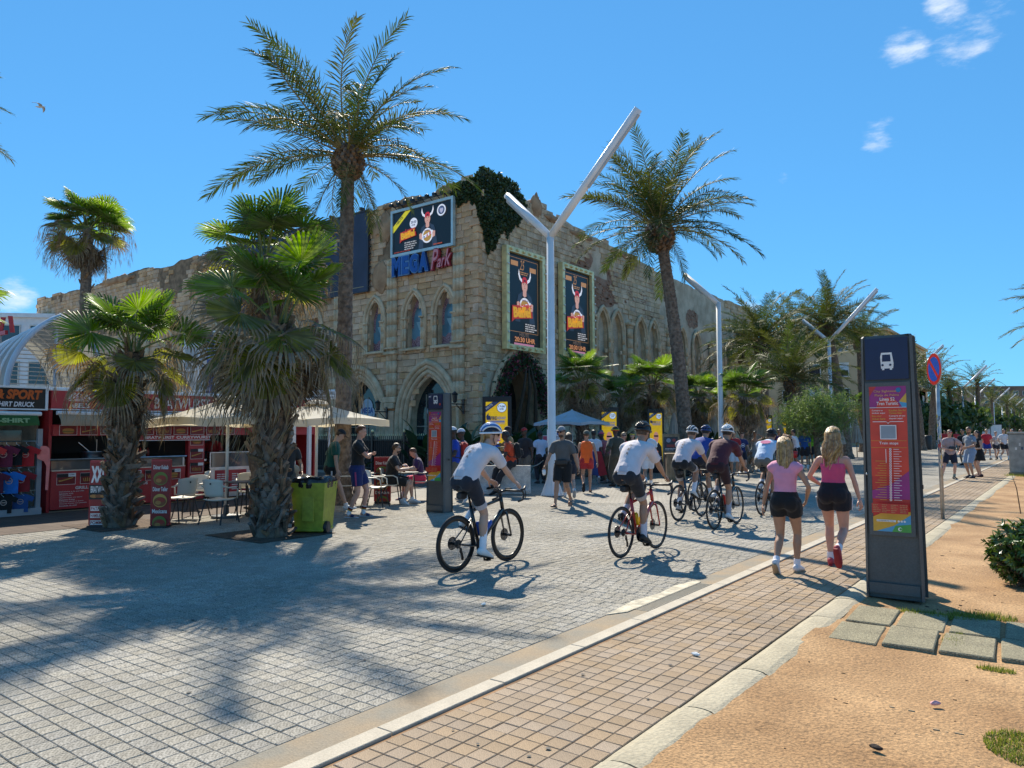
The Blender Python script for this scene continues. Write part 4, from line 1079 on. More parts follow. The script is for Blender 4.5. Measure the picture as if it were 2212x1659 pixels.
date_palm((A_[0],A_[1],0),"tallest date palm with a slim trunk, rising high over the left of the stone hall",8.35,3.2,46,lean=(-.05,.12),r0=.19,r1=.145,seed=4,elr=(84,-82),powr=.75)
B_=G(585,1158)
fan_palm((B_[0],B_[1],0),"large shaggy fan palm with hanging dead leaves beside the lime green bin",3.42,1.0,9,13,11,ge=3,lean=(.12,.02),r0=.205,r1=.16,seed=5,boots=300,bl=.22)
fan_palm((*(at(566,900,15.5)[:2]),0),"fan palm standing behind the shaggy palm, only its ragged crown showing",5.35,.95,12,11,8,ge=4,r0=.2,r1=.17,seed=6,boots=120)
C_=G(258,1137)
fan_palm((C_[0],C_[1],0),"short fan palm with a shaggy thick trunk in front of the red snack kiosk",3.12,.84,12,12,6,ge=4,lean=(.16,.05),r0=.205,r1=.145,seed=8,boots=300,bl=.22)
for P_ in (B_,C_): # earth pits let into the paving round the two trunks
 link("tree_pit",MB().add(flat([(-.95,-.6),(.6,-.6),(.6,.85),(-.95,.85)],(P_[0],P_[1],.009),(1,0,0),(0,1,0)),mat("pit_earth",(0.085,0.055,0.035),.95,.3,4,bump=1,bscale=30,speck=.4,speck_scale=40)).mesh("tree_pit"),kind='structure')
D_=at(176,900,31)
fan_palm((D_[0],D_[1],0),"slender tall fan palm far behind the barrel canopy at the left",10.3,1.15,20,12,14,r0=.24,r1=.2,seed=9,boots=60)
E_=at(-240,900,22.0)
date_palm((E_[0],E_[1],0),"date palm mostly out of view whose frond tips reach in at the left edge",11.2,3.1,30,seed=12)
fan_palm((*(at(-190,900,17)[:2]),0),"fan palm out of view at the left with leaf tips at the edge",4.3,1.3,18,8,4,seed=13,boots=60)
F_=at(1484,960,28.6)
date_palm((F_[0],F_[1],0),"tall date palm with a thick leaning trunk right of the hall posters",9.7,3.9,62,lean=(-.9,-.2),r0=.27,r1=.205,seed=14,boss=.62,elr=(86,-28),powr=.9)
# date palms down the promenade
G1=at(1708,960,37.5)
date_palm((G1[0],G1[1],0),"smaller date palm with a slim trunk before the beige apartment block",4.2,3.3,56,r0=.25,r1=.2,seed=15,boss=.4,elr=(84,2),lean=(.15,0),group="date palms along the promenade")
G2=G(1828,990)
date_palm((G2[0],G2[1],0),"date palm with a leaning trunk just left of the large bus stop totem",8.2,3.7,60,lean=(-.9,0),r0=.34,r1=.26,seed=16,boss=.55,elr=(86,-12),group="date palms along the promenade")
G3=at(1652,950,44)
date_palm((G3[0],G3[1],0),"date palm with a full crown standing at the far end of the stone hall",6.9,3.8,58,r0=.32,r1=.25,seed=17,boss=.5,elr=(86,-16),group="date palms along the promenade")
G4=at(1735,950,54)
date_palm((G4[0],G4[1],0),"date palm behind the others, between the stone hall and the apartment block",8.3,3.6,54,r0=.3,r1=.25,seed=18,boss=.5,elr=(86,-20),group="date palms along the promenade")
G5=at(1600,950,62)
date_palm((G5[0],G5[1],0),"date palm partly behind the second lamp post at the end of the hall",8.0,3.6,50,r0=.3,r1=.25,seed=19,boss=.5,elr=(86,-20),group="date palms along the promenade")
G6=at(1865,950,60)
date_palm((G6[0],G6[1],0),"date palm close behind the left edge of the large bus totem",8.8,3.6,50,r0=.3,r1=.25,seed=20,boss=.5,elr=(86,-20),group="date palms along the promenade")
# farther palms: each crown one mesh of its own kind
def far_crown(seed,n=34):
 q=np.random.default_rng(seed);mb=MB()
 for k in range(n):
  e=84-110*((k+.5)/n)**.9+q.normal(0,5);az=k*2.39996
  f=date_frond(R(e),seed*50+k,npair=24,ll=.55,lod=0,mi=k%2)
  M=Matrix.Rotation(az,4,'Z')
  for (g,mi,sm),v in zip([],[]):pass
  off=mb.n
  for v in f.V:mb.V.append(np.asarray(v) @ np.array(M.to_3x3()).T)
  for g,mi,sm in f.F:mb.F.append((g+off,mb.slot(f.mats[mi]),sm))
  mb.n+=f.n
 return mb.mesh("crown")
FARC=[far_crown(21),far_crown(22)]
TRK=[date_trunk(6.0,.3,.25,(l,0),31,14,.12).mesh("trunk") for l in (.0,.5)]
def far_palm(loc,label,h,s,k,lean=0):
 t=thing("date_palm",label,"palm tree",loc,0,"far palms along the promenade")
 o=link("trunk",TRK[1 if lean else 0],t);o.scale=(1,1,h/6.0);o.rotation_euler=(0,0,math.pi if lean<0 else 0)
 o=link("crown",FARC[k%2],t,loc=(.5*(1 if lean>0 else-1 if lean<0 else 0),0,h),rotz=k*1.3);o.scale=(s,s,s)
for k,(u,d,h,s,ln,lab) in enumerate((
 (1990,64,6.9,1.15,-1,"date palm whose dark trunk rises just right of the large bus stop totem"),
 (2012,69,6.6,1.1,1,"date palm leaning left behind the no parking sign"),
 (1935,76,8.2,1.1,0,"date palm whose crown shows above the large bus stop totem"),
 (2116,100,8.0,1.15,0,"upright date palm between the far Y shaped street lamps"),
 (2065,92,6.6,1.1,-1,"date palm with low fronds over the patterned shirt man"),
 (2052,112,7.6,1.1,0,"date palm half hidden behind the no parking sign pole"),
 (2145,138,7.5,1.1,0,"far date palm beyond the white box trailer"),
 (2178,150,7.0,1.2,0,"far date palm between the trailer and the stickered cabinet"),
 (2192,172,7.4,1.1,0,"far date palm above the group of far walkers"),
 (2206,200,8.0,1.2,0,"farthest date palm at the right edge"))):
 p=at(u,935,d);far_palm((p[0],p[1],0),lab,h,s,k,ln)
p=at(2385,935,27);date_palm((p[0],p[1],0),"date palm out of view at the right whose frond tips reach in at the edge",5.6,3.0,36,seed=44)
# fan palms in the bed along the hall
for k,(u,d,h,s,lab) in enumerate((
 (1258,28.2,3.6,1.15,"fan palm over the pale blue parasol, right of the tall white lamp post"),
 (1412,31.2,3.65,1.15,"fan palm in the middle of the hall bed, left of the leaning date palm"),
 (1512,35.8,3.4,1.1,"bright fan palm between the leaning date palm and the second lamp post"),
 (1609,30.6,3.15,1.1,"fan palm with a peeled pale trunk behind the maroon cyclist"),
 (1345,35.5,3.3,1.1,"fan palm deep in the bed behind the bare headed poster"),
 (1880,60,3.6,1.3,"low fan palm under the promenade date palms left of the totem"))):
 p=at(u,950,d);fan_palm((p[0],p[1],0),lab,h,s*.8,16,9,11,r0=.2,r1=.17,seed=60+k,boots=110,group="fan palms along the hall")
# ------------------------------------------------------------------ trees and shrubs
def tree(name,loc,label,cat,h,cr,cz,nleaf,leaf,mats,seed,elong=1.0,nbr=9,group=None,tr=.14,clumps=26,solid=.55):
 q=np.random.default_rng(seed);t=thing(name,label,cat,loc,0,group);mb=MB()
 C=[]
 for k in range(clumps):
  a=k*2.39996;el=math.asin(1-2*(k+.5)/clumps);rad=q.uniform(solid,1.0)
  C.append(np.array([cr[0]*rad*math.cos(el)*math.cos(a),cr[0]*rad*math.cos(el)*math.sin(a),cz+cr[1]*rad*math.sin(el)]))
 top=np.array([q.normal(0,.1),q.normal(0,.1),cz*.75]);mb.add(tube([(0,0,-.05),top*.5+q.normal(0,.06,3),top],[tr*1.3,tr,tr*.7],9),M_DTRUNK,True)
 for k in range(0,clumps,max(1,clumps // nbr)):
  c=C[k];b=top*q.uniform(.6,1.0);mb.add(tube([b,(b+c)/2+q.normal(0,.12,3),c],[tr*.5,tr*.3,tr*.08],6),M_DTRUNK,True)
 mb.build("trunk",t)
 per=nleaf // clumps;P=np.concatenate([c+q.normal(0,1,(per,3))*np.array([cr[0],cr[0],cr[1]])*.17 for c in C]);P[:,2]=np.maximum(P[:,2],.05)
 N=P-np.array([0,0,cz]);N /= np.linalg.norm(N,axis=1)[:,None]+1e-6
 leaf_cloud(P,N,leaf,mats,seed,elong).build("crown",t)
 return t
GREEN=[mat("leaf_green_%d"%i,c,.5,.25,3,trans=(.35,(1,1,.4))) for i,c in enumerate(((0.085,0.14,0.045),(0.12,0.18,0.055),(0.06,0.10,0.035)))]
FEATH=[mat("feather_green_%d"%i,c,.6,.25,3,trans=(.4,(1,1,.45))) for i,c in enumerate(((0.15,0.23,0.075),(0.20,0.29,0.095),(0.11,0.17,0.06)))]
p=at(1770,960,33);tree("tamarisk",(p[0],p[1],0),"feathery light green tree in front of the beige apartment block","tree",4,(1.7,1.2),2.4,11000,.022,FEATH,3,elong=5.5,clumps=70,solid=.3)
for k,(u,d,r_,z_,lab) in enumerate(((2060,95,3.2,3.0,"round dark tree behind the patterned shirt man"),(2085,120,3.4,3.2,"bushy tree beyond the tall far pole"),(2030,80,2.6,2.6,"bushy tree right of the two dark palm trunks"),(2120,150,4,3.4,"far tree behind the white box trailer"),(2150,175,5,3.6,"far tree right of the white box trailer"),(2182,210,6,4.0,"far tree above the red shirted walker"),(2208,245,8,4.4,"farthest tree at the right edge"),(2010,140,5,4.5,"tree filling the gap behind the no parking sign"),(1945,100,4,3.5,"tree low behind the large totem"))):
 p=at(u,935,d);tree("tree",(p[0],p[1],0),lab,"tree",4,(r_,z_*.75),z_,2600,.26+d*.0012,GREEN,70+k,clumps=22,group="trees at the far end of the promenade")
# glossy shrub at the right edge: rosettes of leathery leaves on twigs
def shrub(loc,label,R_,n,seed):
 q=np.random.default_rng(seed);t=thing("shrub",label,"shrub",loc);st=MB();lv=MB()
 M=[mat("glossy_leaf_%d"%i,c,.32,.2,9,trans=(.25,(1,1,.4)),spec=.6) for i,c in enumerate(((0.045,0.10,0.022),(0.07,0.15,0.03),(0.028,0.062,0.018),(0.11,0.19,0.04)))]
 for k in range(n):
  a=k*2.39996;z=1-1.75*(k+.5)/n;rr=q.uniform(.55,1.08) if k%3 else q.uniform(.9,1.2)
  d=np.array([math.sqrt(max(0,1-z*z))*math.cos(a),math.sqrt(max(0,1-z*z))*math.sin(a),z])+q.normal(0,.13,3);d /= np.linalg.norm(d)
  tip=d*np.array(R_)*rr+np.array([0,0,R_[2]*.95]);tip[2]=max(.05,tip[2])
  if k%2==0:st.add(tube([(0,0,.0),tip*.5+q.normal(0,.04,3),tip],[.012,.008,.004],4,cap=False),M_DTRUNK)
  m=11;az=q.random(m)*6.28;_a=_perp(d);_b=np.cross(d,_a);out=np.cos(az)[:,None]*_a+np.sin(az)[:,None]*_b
  dirs=out*q.uniform(.5,1.1,(m,1))+d*q.uniform(.35,1.0,(m,1));dirs /= np.linalg.norm(dirs,axis=1)[:,None]
  nr=d[None]-dirs*np.sum(dirs*d,1)[:,None]+q.normal(0,.15,(m,3));L=q.uniform(.045,.085,m)
  v,qd,tr=strips(np.repeat(tip[None],m,0)-d*q.uniform(0,.06,(m,1)),dirs,L,np.full(m,.0125),nr,L*.12)
  mm=M[int(q.choice(4,p=[.3,.35,.2,.15]))];lv.add((v,qd),mm,True);lv.add((v,tr),mm,True)
 st.build("stems",t);lv.build("foliage",t);return t
s_=G(2226,1262)
shrub((s_[0],s_[1],0),"glossy green shrub on the orange dirt at the right edge",(.37,.37,.33),420,5)
sk=thing("dead_stalk","dry grey stalk leaning beside the glossy shrub","plant",tuple(G(2205,1110,0)))
MB().add(tube([(0,0,0),(-.05,.02,.5),(-.12,.1,.75)],[.012,.01,.004],5),M_BOOT).build("stem",sk)
def big_leaf_plant(loc,label,n,h,seed):
 q=np.random.default_rng(seed);t=thing("leafy_plant",label,"plant",loc,0,"broad leaved plants before the hall")
 M=[mat("broad_leaf_%d"%i,c,.4,.25,2,trans=(.25,(1,1,.4))) for i,c in enumerate(((0.03,0.062,0.026),(0.045,0.09,0.03)))]
 for k in range(n):
  a=k*2.39996+q.normal(0,.3);e=R(q.uniform(45,85));L=h*q.uniform(.55,1.0);m=8;tt=np.linspace(0,1,m);an=e-R(60)*np.maximum(0,tt-.45)/.55
  P=np.concatenate([[[0,0]],np.cumsum(np.stack([np.cos(an),np.sin(an)],1)[:-1]*L/(m-1),0)]);w=np.interp(tt,[0,.42,.5,.7,1],[.012,.014,.10,.13,.0])*h*.75
  V=[];
  for i in range(m):V+=[(-w[i],P[i,0],P[i,1]+w[i]*.35),(0,P[i,0],P[i,1]),(w[i],P[i,0],P[i,1]+w[i]*.35)]
  F=[(3*i+j,3*i+j+1,3*i+j+4,3*i+j+3) for i in range(m-1) for j in (0,1)]
  ob=MB().add((np.array(V),np.array(F)),M[k%2],True).build("leaf",t);ob.rotation_euler=(0,0,a)
 return t
for k,(u,d,h,n,lab) in enumerate(((905,30.5,2.6,14,"broad leaved plant behind the fence under the left glass arch"),(985,31,2.6,16,"broad leaved plant right of the small bus totem"),(1012,28.5,2.3,18,"dark leafy plant left of the first yellow poster"),(1095,29,2.4,16,"dark leafy plant right of the first yellow poster"),(1140,27.5,2.5,16,"broad leaved plant behind the man in the orange T-shirt"),(1165,29.5,2.8,14,"tall broad leaved plant at the pale parasol"),(1345,31,2.0,14,"leafy plant between two yellow posters"),(1455,32,2.4,14,"leafy plant beside the third yellow poster"),(1530,35,2.6,14,"leafy plant by the second lamp post"),(1660,37,2.2,14,"leafy plant behind the folded parasols"),(770,27.5,1.6,12,"low leafy plant behind the black fence"),(960,27,1.9,14,"leafy plant behind the man in the blue T-shirt"))):
 p=at(u,950,d);big_leaf_plant((p[0],p[1],0),lab,n,h,90+k)
# ================================================================== street furniture, kiosks, signs
WHITEP=mat("white_paint",(0.74,0.75,0.76),.35,.05,3,bump=.05,bscale=30)
M_STEEL=mat("brushed_steel",(0.55,0.56,0.57),.28,.12,6,metal=1.0)
M_GREYM=mat("totem_grey",(0.085,0.09,0.09),.42,.12,3,bump=.12,bscale=120,speck=.10,speck_scale=60)
M_BLACKP=mat("black_plastic",(0.02,0.02,0.022),.5,.25,8,bump=.1)
RED=mat("kiosk_red",(0.43,0.028,0.034),.4,.12,1.5,speck=.05,speck_scale=30)
CREAM=mat("cream_canvas",(0.86,0.82,0.71),.8,.05,2,bump=.15,bscale=60,trans=(.5,(1.0,.92,.74)))
M_WOOD=mat("raw_board",(0.27,0.18,0.10),.8,.3,4,bump=.4,bscale=30,col2=(0.36,0.25,0.15))
# ---- Y shaped street lamps
def street_lamp(loc,label,left=True,right=True,h=7.0,rz=0.0,s=1.0):
 t=thing("street_lamp",label,"street lamp",loc,rz,"white Y shaped lamps along the promenade")
 pl=MB().add(lathe([(.30,0),(.27,.04),(.15,.42),(.115,.60),(.115,.64),(.108,.66),(.10,h)],14),WHITEP,True)
 for k in range(6):
  a=k/6*6.283;pl.add(prism([(0.08,0),(.34,0),(.32,.05),(.11,.55)],(0,0,.0),(math.cos(a),math.sin(a),0),(0,0,1),(-.012*math.sin(a),.012*math.cos(a),0)),WHITEP)
 pl.build("pole",t);MB().add(cbox((0,-.112,1.15),(.09,.02,.38),0,.004),WHITEP).add(tube([(.03,-.124,1.15),(.03,-.118,1.15)],.008,6),M_BLACKP).build("access_door",t)
 for on,dx,dz,nm in ((left,-1.45,1.42,0),(right,2.7,2.82,1)):
  if not on:continue
  d=np.array([dx,0,dz]);L=np.linalg.norm(d);d /= L;n=np.array([-d[2],0,d[0]])*(1 if nm else-1)
  a=MB();P0=np.array([0,0,h-.06])
  a.add(tube([P0,P0+d*(L*.25),P0+d*L],[(.098,.098),(.105,.12),(.10,.13)],12,up=(0,1,0)),WHITEP,True)
  ob=a.build("arm",t)
  e=P0+d*L
  MB().add(tube([P0+d*(L*.42)-n*0.09,e-d*.1-n*.09],[(.07,.05),(.07,.05)],6,up=(0,1,0)),mat("lamp_lens",(0.42,0.46,0.50),.2,.05,3)).build("lens",ob)
 return t
l1=G(1193,1070)
street_lamp((l1[0],l1[1],0),"tall white Y lamp post in the middle, nearest the camera")
p=at(1558,935,30.4);street_lamp((p[0],p[1],0),"white lamp post with one short arm, second along the promenade",True,False)
for u,d,lab in ((1797,43.4,"white Y lamp post whose long arm rises left of the large bus totem"),(1976,71,"white lamp post just right of the large bus totem"),(2083,93,"white Y lamp post beyond the patterned shirt man"),(2110,116,"white Y lamp post above the white box trailer"),(2149,141,"white Y lamp post right of the box trailer"),(2167,163,"white Y lamp post above the far walkers"),(2187,188,"white Y lamp post near the right edge"),(2200,214,"farthest white Y lamp post, at the right edge")):
 p=at(u,935,d);street_lamp((p[0],p[1],0),lab,u!=1976,True)
for u,d,h,lab in ((2021,85,7.0,"plain white pole behind the no parking sign"),(2066,84,4.2,"thin white pole with a bent top between the two palms")):
 p=at(u,935,d);t=thing("pole",lab,"pole",(p[0],p[1],0));MB().add(tube([(0,0,0),(0,0,h-.2),(.1,0,h),(.25,0,h)] if h<5 else [(0,0,0),(0,0,h)],.10,8),WHITEP,True).build("shaft",t)
# ---- bus stop totems
def totem(loc,rz,label,big):
 t=thing("bus_totem",label,"bus stop sign",loc,rz,"bus stop totems");H=2.62 if big else 2.5;w0,w1,dp=.26,.235,.30
 mb=MB()
 V=[]
 for z,w,d in ((0,w0,.155),(.16,w0,.155),(H-.02,w1,.135),(H,w1-.01,.125)):
  for (sx,sy) in ((-1,-1),(1,-1),(1,1),(-1,1)):
   V+=[(sx*(w-.025),sy*d,z),(sx*w,sy*(d-.03),z)] if sx*sy>0 else [(sx*w,sy*(d-.03),z),(sx*(w-.025),sy*d,z)]
 F=[]
 for a in range(3):
  for k in range(8):F.append((a*8+k,a*8+(k+1)%8,(a+1)*8+(k+1)%8,(a+1)*8+k))
 F+=[tuple(range(7,-1,-1)),tuple(range(24,32))]
 mb.add((np.array(V),F),M_GREYM);mb.build("body",t)
 MB().add(box(-.225,-.165,.05,.225,-.152,.15),M_GREYM).build("base_hatch",t)
 sl=(.155-.135)/(H-.18) # the face leans back a little
 o=np.array([0,-.153,.16]);uy=np.array([0,sl,1.0]);uy /= np.linalg.norm(uy);zz=lambda z:z-.16
 def at_(x,z):return o+np.array([x,0,0])+uy*zz(z)
 P=Print(o,(1,0,0),uy,.0012);navy=cm('#141d45',.35)
 P.rect(-.195,zz(2.17),.195,zz(H-.03),navy)
 hd=P.build("header_plate",t)
 fr=MB()
 for (x0,z0,x1,z1) in ((-.205,.62,.205,.66),(-.205,2.10,.205,2.14),(-.205,.66,-.168,2.10),(.168,.66,.205,2.10)):
  a,b=at_(x0,z0),at_(x1,z1);v,f=box(a[0],-.016,0,b[0],.0,z1-z0);v[:,1]+=a[1]+(v[:,2])*sl;v[:,2]+=z0;fr.add((v,f),M_GREYM)
 fr.build("frame",t)
 P=Print(o+np.array([0,-.004,0]),(1,0,0),uy,.0009)
 wh,org,mag,red,yel,grn,cya,pur=cm('#e8e4e0',.35),cm('#d9402a',.3),cm('#9c2a78',.3),cm('#c8322a',.3),cm('#d7a63a',.3),cm('#4aa04a',.3),cm('#4f9fc8',.3),cm('#7c2a72',.3)
 P.poly([(-.05,zz(2.28)),(.06,zz(2.28)),(.065,zz(2.33)),(.05,zz(2.44)),(-.045,zz(2.44)),(-.055,zz(2.40))],wh).poly([(-.04,zz(2.35)),(.04,zz(2.35)),(.036,zz(2.42)),(-.036,zz(2.42))],navy).rect(-.04,zz(2.265),-.02,zz(2.28),wh).rect(.03,zz(2.265),.05,zz(2.28),wh).disc(-.035,zz(2.315),.011,navy).disc(.035,zz(2.315),.011,navy)
 if not big:P.text("EMT",-.18,zz(2.41),.07,.03,wh).disc(.13,zz(2.26),.025,cm('#c8403a',.4))
 P.rect(-.168,zz(.66),.168,zz(2.10),red)
 P.poly([(-.168,zz(2.0)),(-.168,zz(1.88)),(.168,zz(1.88)),(.168,zz(2.1)),(-.10,zz(2.1))],mag).disc(.0,zz(1.885),.105,org,n=20).rect(-.168,zz(1.2),.168,zz(1.88),org)
 P.poly([(.10,zz(1.945)),(.168,zz(2.03)),(.168,zz(1.93))],yel).poly([(.10,zz(1.945)),(.168,zz(1.93)),(.168,zz(1.885)),(.13,zz(1.885))],cya)
 P.poly([(-.168,zz(.98)),(-.168,zz(1.06)),(.0,zz(1.12)),(.168,zz(1.26)),(.168,zz(.98))],mag).poly([(-.168,zz(.66)),(-.168,zz(.80)),(-.05,zz(.86)),(.168,zz(.86)),(.168,zz(.66))],yel)
 P.poly([(-.14,zz(.66)),(.02,zz(.72)),(.168,zz(.83)),(.168,zz(.74)),(.05,zz(.66))],cya).poly([(.0,zz(.66)),(.03,zz(.72)),(.168,zz(.74)),(.168,zz(.66))],grn)
 P.text("City Sightseeing",-.125,zz(2.035),.24,.028,cm('#d8a060',.4),.012).text("Platja de Palma",-.115,zz(1.995),.22,.028,cm('#d8a060',.4),.012)
 P.disc(.10,zz(2.06),.024,cm('#2f6f9a',.4))
 P.text("Línea 52",-.07,zz(1.955),.135,.033,wh,.015).text("Tren Turistic",-.10,zz(1.912),.195,.033,wh,.015).rect(-.165,zz(1.885),.165,zz(1.89),wh)
 for x,z,s_,c_ in ((-.145,1.848,"Compra tu",wh),(-.145,1.822,"ticket aquí",wh),(-.145,1.792,"Buy your",yel),(-.145,1.766,"ticket here",yel),(.01,1.848,"Kaufen Sie Ihr",yel),(.01,1.822,"Ticket hier",yel),(.01,1.792,"Compra el teu",wh),(.01,1.766,"tíquet aquí",wh)):P.text(s_,x,zz(z),.011*len(s_),.019,c_,.012)
 P.poly([(-.14,zz(1.743)),(-.015,zz(1.743)),(.0,zz(1.725)),(.015,zz(1.743)),(.14,zz(1.743)),(.14,zz(1.749)),(.018,zz(1.749)),(.0,zz(1.733)),(-.018,zz(1.749)),(-.14,zz(1.749))],wh)
 P.rect(-.076,zz(1.57),.072,zz(1.712),wh).rect(-.068,zz(1.578),.064,zz(1.704),cm('#8f97a0',.4))
 P.rect(-.16,zz(1.555),.16,zz(1.558),yel).text("Train stops",-.085,zz(1.512),.17,.034,wh,.012).rect(-.16,zz(1.487),.16,zz(1.49),yel)
 for k in range(22):
  z=zz(1.472-k*.0235);P.disc(.012,z,.0115,wh,n=8).disc(.012,z,.006,org,n=6)
  if k>4:
   P.rect(-.085-.02*(k%3),z-.002,-.025,z+.002,yel)
  P.rect(.04,z-.002,.09+.02*(k%2),z+.002,wh)
 P.rect(-.02,zz(1.34),-.015,zz(1.475),wh)
 P.rect(-.16,zz(.845),.16,zz(.94),red)
 for k in range(4):P.lines(-.15+k*.08,zz(.925),.07,5,.017,.006,cm('#c98a5a',.4),k)
 P.rect(-.12,zz(.765),.05,zz(.785),wh)
 for k in range(3):P.disc(.075+k*.026,zz(.775),.010,wh,n=10)
 P.disc(.085,zz(.70),.018,wh,n=12).disc(.09,zz(.70),.012,grn,n=12).text("emtpalma.cat",-.115,zz(.769),.15,.012,cm('#7a5a3a',.4),.01)
 P.build("timetable_panel",t)
 b=MB().add(ellipsoid((-.215,-.15,1.22),(.012,.008,.012),8,6),M_STEEL,True).add(cbox((.262,.0,1.1),(.012,.05,.04)),M_BLACKP);b.build("lock",t)
 return t
a,b=G(1877,1290),G(1978,1300)
totem(((a[0]+b[0])/2+.02,(a[1]+b[1])/2+.17,.0),.03,"large grey bus stop totem with an orange timetable standing on the dirt beside the path",True)
a,b=G(919,1106),G(956,1108)
totem(((a[0]+b[0])/2+.02,(a[1]+b[1])/2+.15,0),.03,"smaller looking bus stop totem on the grey paving left of the first cyclist",False)
# ---- no parking sign
sp=G(2037,1121);t=thing("road_sign","round blue and red no parking sign on a pole covered in stickers","road sign",(sp[0],sp[1],0))
MB().add(tube([(0,0,-.05),(0,0,3.05)],.035,10),mat("galvanised",(0.45,0.45,0.44),.4,.2,8,metal=.7),True).build("pole",t)
n=np.array([-.86,-.51,0]);ux=np.array([.51,-.86,0])
D=MB();c0=np.array([0,0,2.83])+n*.045
V=[];
D.add(tube([c0-n*.012,c0+n*.006],.305,32),mat("sign_back",(0.5,0.5,0.5),.5,.1,5,metal=.4));D.build("plate",t)
P=Print(c0+n*.007,ux,(0,0,1));P.disc(0,0,.30,cm('#c22a22',.35),n=36).disc(0,0,.235,cm('#1f4fae',.35),n=36)
P.poly([(-.19,.14),(-.14,.19),(.19,-.14),(.14,-.19)],cm('#c22a22',.35));P.build("face",t)
st=MB();q=np.random.default_rng(3)
for k in range(46):
 z=q.uniform(.95,1.9);a=q.uniform(3.4,5.6);h=q.uniform(.03,.09);w=q.uniform(.25,.6)
 pts=[np.array([.0368*math.cos(a+w*i),.0368*math.sin(a+w*i),0]) for i in (0,.5,1)]
 V=np.array([p+np.array([0,0,z]) for p in pts]+[p+np.array([0,0,z+h]) for p in pts])
 st.add((V,np.array([(0,1,4,3),(1,2,5,4)])),cm(['#d8d6d0','#1a1a1c','#e0dedb','#b5272f','#2d2d30','#2f5f9a','#c9c6bf','#d8b83a'][k%8],.6))
st.build("stickers",t,kind='stuff')
# ---- stickered cabinet at the right edge
cb=at(2216,1000,27.5);t=thing("utility_cabinet","pale concrete utility cabinet with stickers at the right edge by the path","cabinet",(cb[0],cb[1],0))
MB().add(cbox((0,0,.8),(1.0,.5,1.5),0,.05),mat("grey_cabinet",(0.30,0.30,0.27),.85,.2,4,bump=.3)).add(cbox((0,0,.06),(1.06,.56,.14),0,.02),M_CONC).build("body",t)
MB().add(cbox((0,0,1.57),(1.06,.56,.08),0,.02),mat("grey_cabinet",0)).build("lid",t)
st=MB()
for k in range(16):
 v,f=cbox((q.uniform(-.45,.4),-.252,q.uniform(.5,1.4)),(q.uniform(.05,.13),.004,q.uniform(.05,.12)));st.add((v,f),cm(['#d8d6d0','#1a1a1c','#c9c6bf','#46566a'][k%4],.6))
st.build("stickers",t)
# ---- white box trailer and far buildings
p=at(2129,935,120);t=thing("box_trailer","white box trailer with black edges parked far down the promenade","trailer",(p[0],p[1],0),R(20))
MB().add(cbox((0,0,1.6),(3.2,5,2.1),0,.04),WHITEP).build("body",t)
e=MB()
for x in (-1.6,0,1.6):e.add(cbox((x,-2.51,1.6),(.08,.06,2.16)),M_BLACKP)
e.add(cbox((0,-2.51,2.66),(3.28,.08,.08)),M_BLACKP).add(cbox((0,-2.51,.55),(3.28,.08,.08)),M_BLACKP);e.build("edging",t)
w=MB()
for x in (-1.3,1.3):w.add(tube([(x-.12,-1,.35),(x+.12,-1,.35)],.35,14),M_BLACKP)
w.build("wheels",t)
def apartment(name,o,ux,uy,L,Hh,D,wallm,label,rows,cols,z0,dz,ww,wh_,shut,bal=None,rooftop=True):
 """block with window openings built as recessed frames and panes on the face along ux"""
 t=thing(name,label,"building",tuple(o));ux,uy=np.array(ux,float),np.array(uy,float)
 mb=MB();c=[(0,0),(L,0),(L,D),(0,D)]
 V=np.array([ux*a+uy*b+np.array([0,0,z]) for z in (-.2,Hh) for a,b in c]);mb.add((V,_BF),wallm);mb.build("wall",t)
 if rooftop:
  mb=MB();V=np.array([ux*a+uy*b+np.array([0,0,z]) for z in (Hh,Hh+.35) for a,b in [(-.25,-.25),(L+.25,-.25),(L+.25,D),(-.25,D)]]);mb.add((V,_BF),wallm);mb.build("roof",t)
 fm,gm=cm('#d6d2c8',.5),glass_mat("window_dark",(0.03,0.04,0.05))
 for i in range(rows):
  for j in range(cols):
   a=L*(j+.5)/cols;z=z0+i*dz
   def slab(a0,a1,z0_,z1_,b0,b1,m):return (np.array([ux*a_+uy*b_+np.array([0,0,z_]) for z_ in (z0_,z1_) for a_,b_ in [(a0,b0),(a1,b0),(a1,b1),(a0,b1)]]),_BF)
   f_=MB()
   for q4 in ((a-ww/2-.08,a-ww/2,z,z+wh_),(a+ww/2,a+ww/2+.08,z,z+wh_),(a-ww/2-.08,a+ww/2+.08,z+wh_,z+wh_+.1),(a-ww/2-.15,a+ww/2+.15,z-.1,z)):f_.add(slab(*q4,-.08,.02,fm),fm)
   ob=f_.build("window",t)
   MB().add(slab(a-ww/2,a+ww/2,z,z+wh_*(.45 if (i+j)%2 and shut else 1),-.02,.01,gm),gm).build("pane",ob)
   if (i+j)%2 and shut:MB().add(slab(a-ww/2,a+ww/2,z+wh_*.45,z+wh_,-.04,.01,fm),mat("roller_blind",(0.52,0.58,0.60),.6,.05,2)).build("blind",ob)
   if bal:
    b_=MB();b_.add(slab(a-L/cols*.46,a+L/cols*.46,z-.25,z-.1,-1.3,.0,wallm),wallm)
    for k in range(14):aa=a-L/cols*.44+k*L/cols*.88/13;b_.add(slab(aa-.03,aa+.03,z-.1,z+.85,-1.28,-1.22,fm),cm('#8d8a84',.5))
    b_.add(slab(a-L/cols*.46,a+L/cols*.46,z+.85,z+.92,-1.3,-1.2,fm),cm('#8d8a84',.5));b_.build("balcony",t)
 return t
M_BEIGE=mat("ochre_render",(0.60,0.42,0.24),.9,.08,.6,bump=.1,bscale=6)
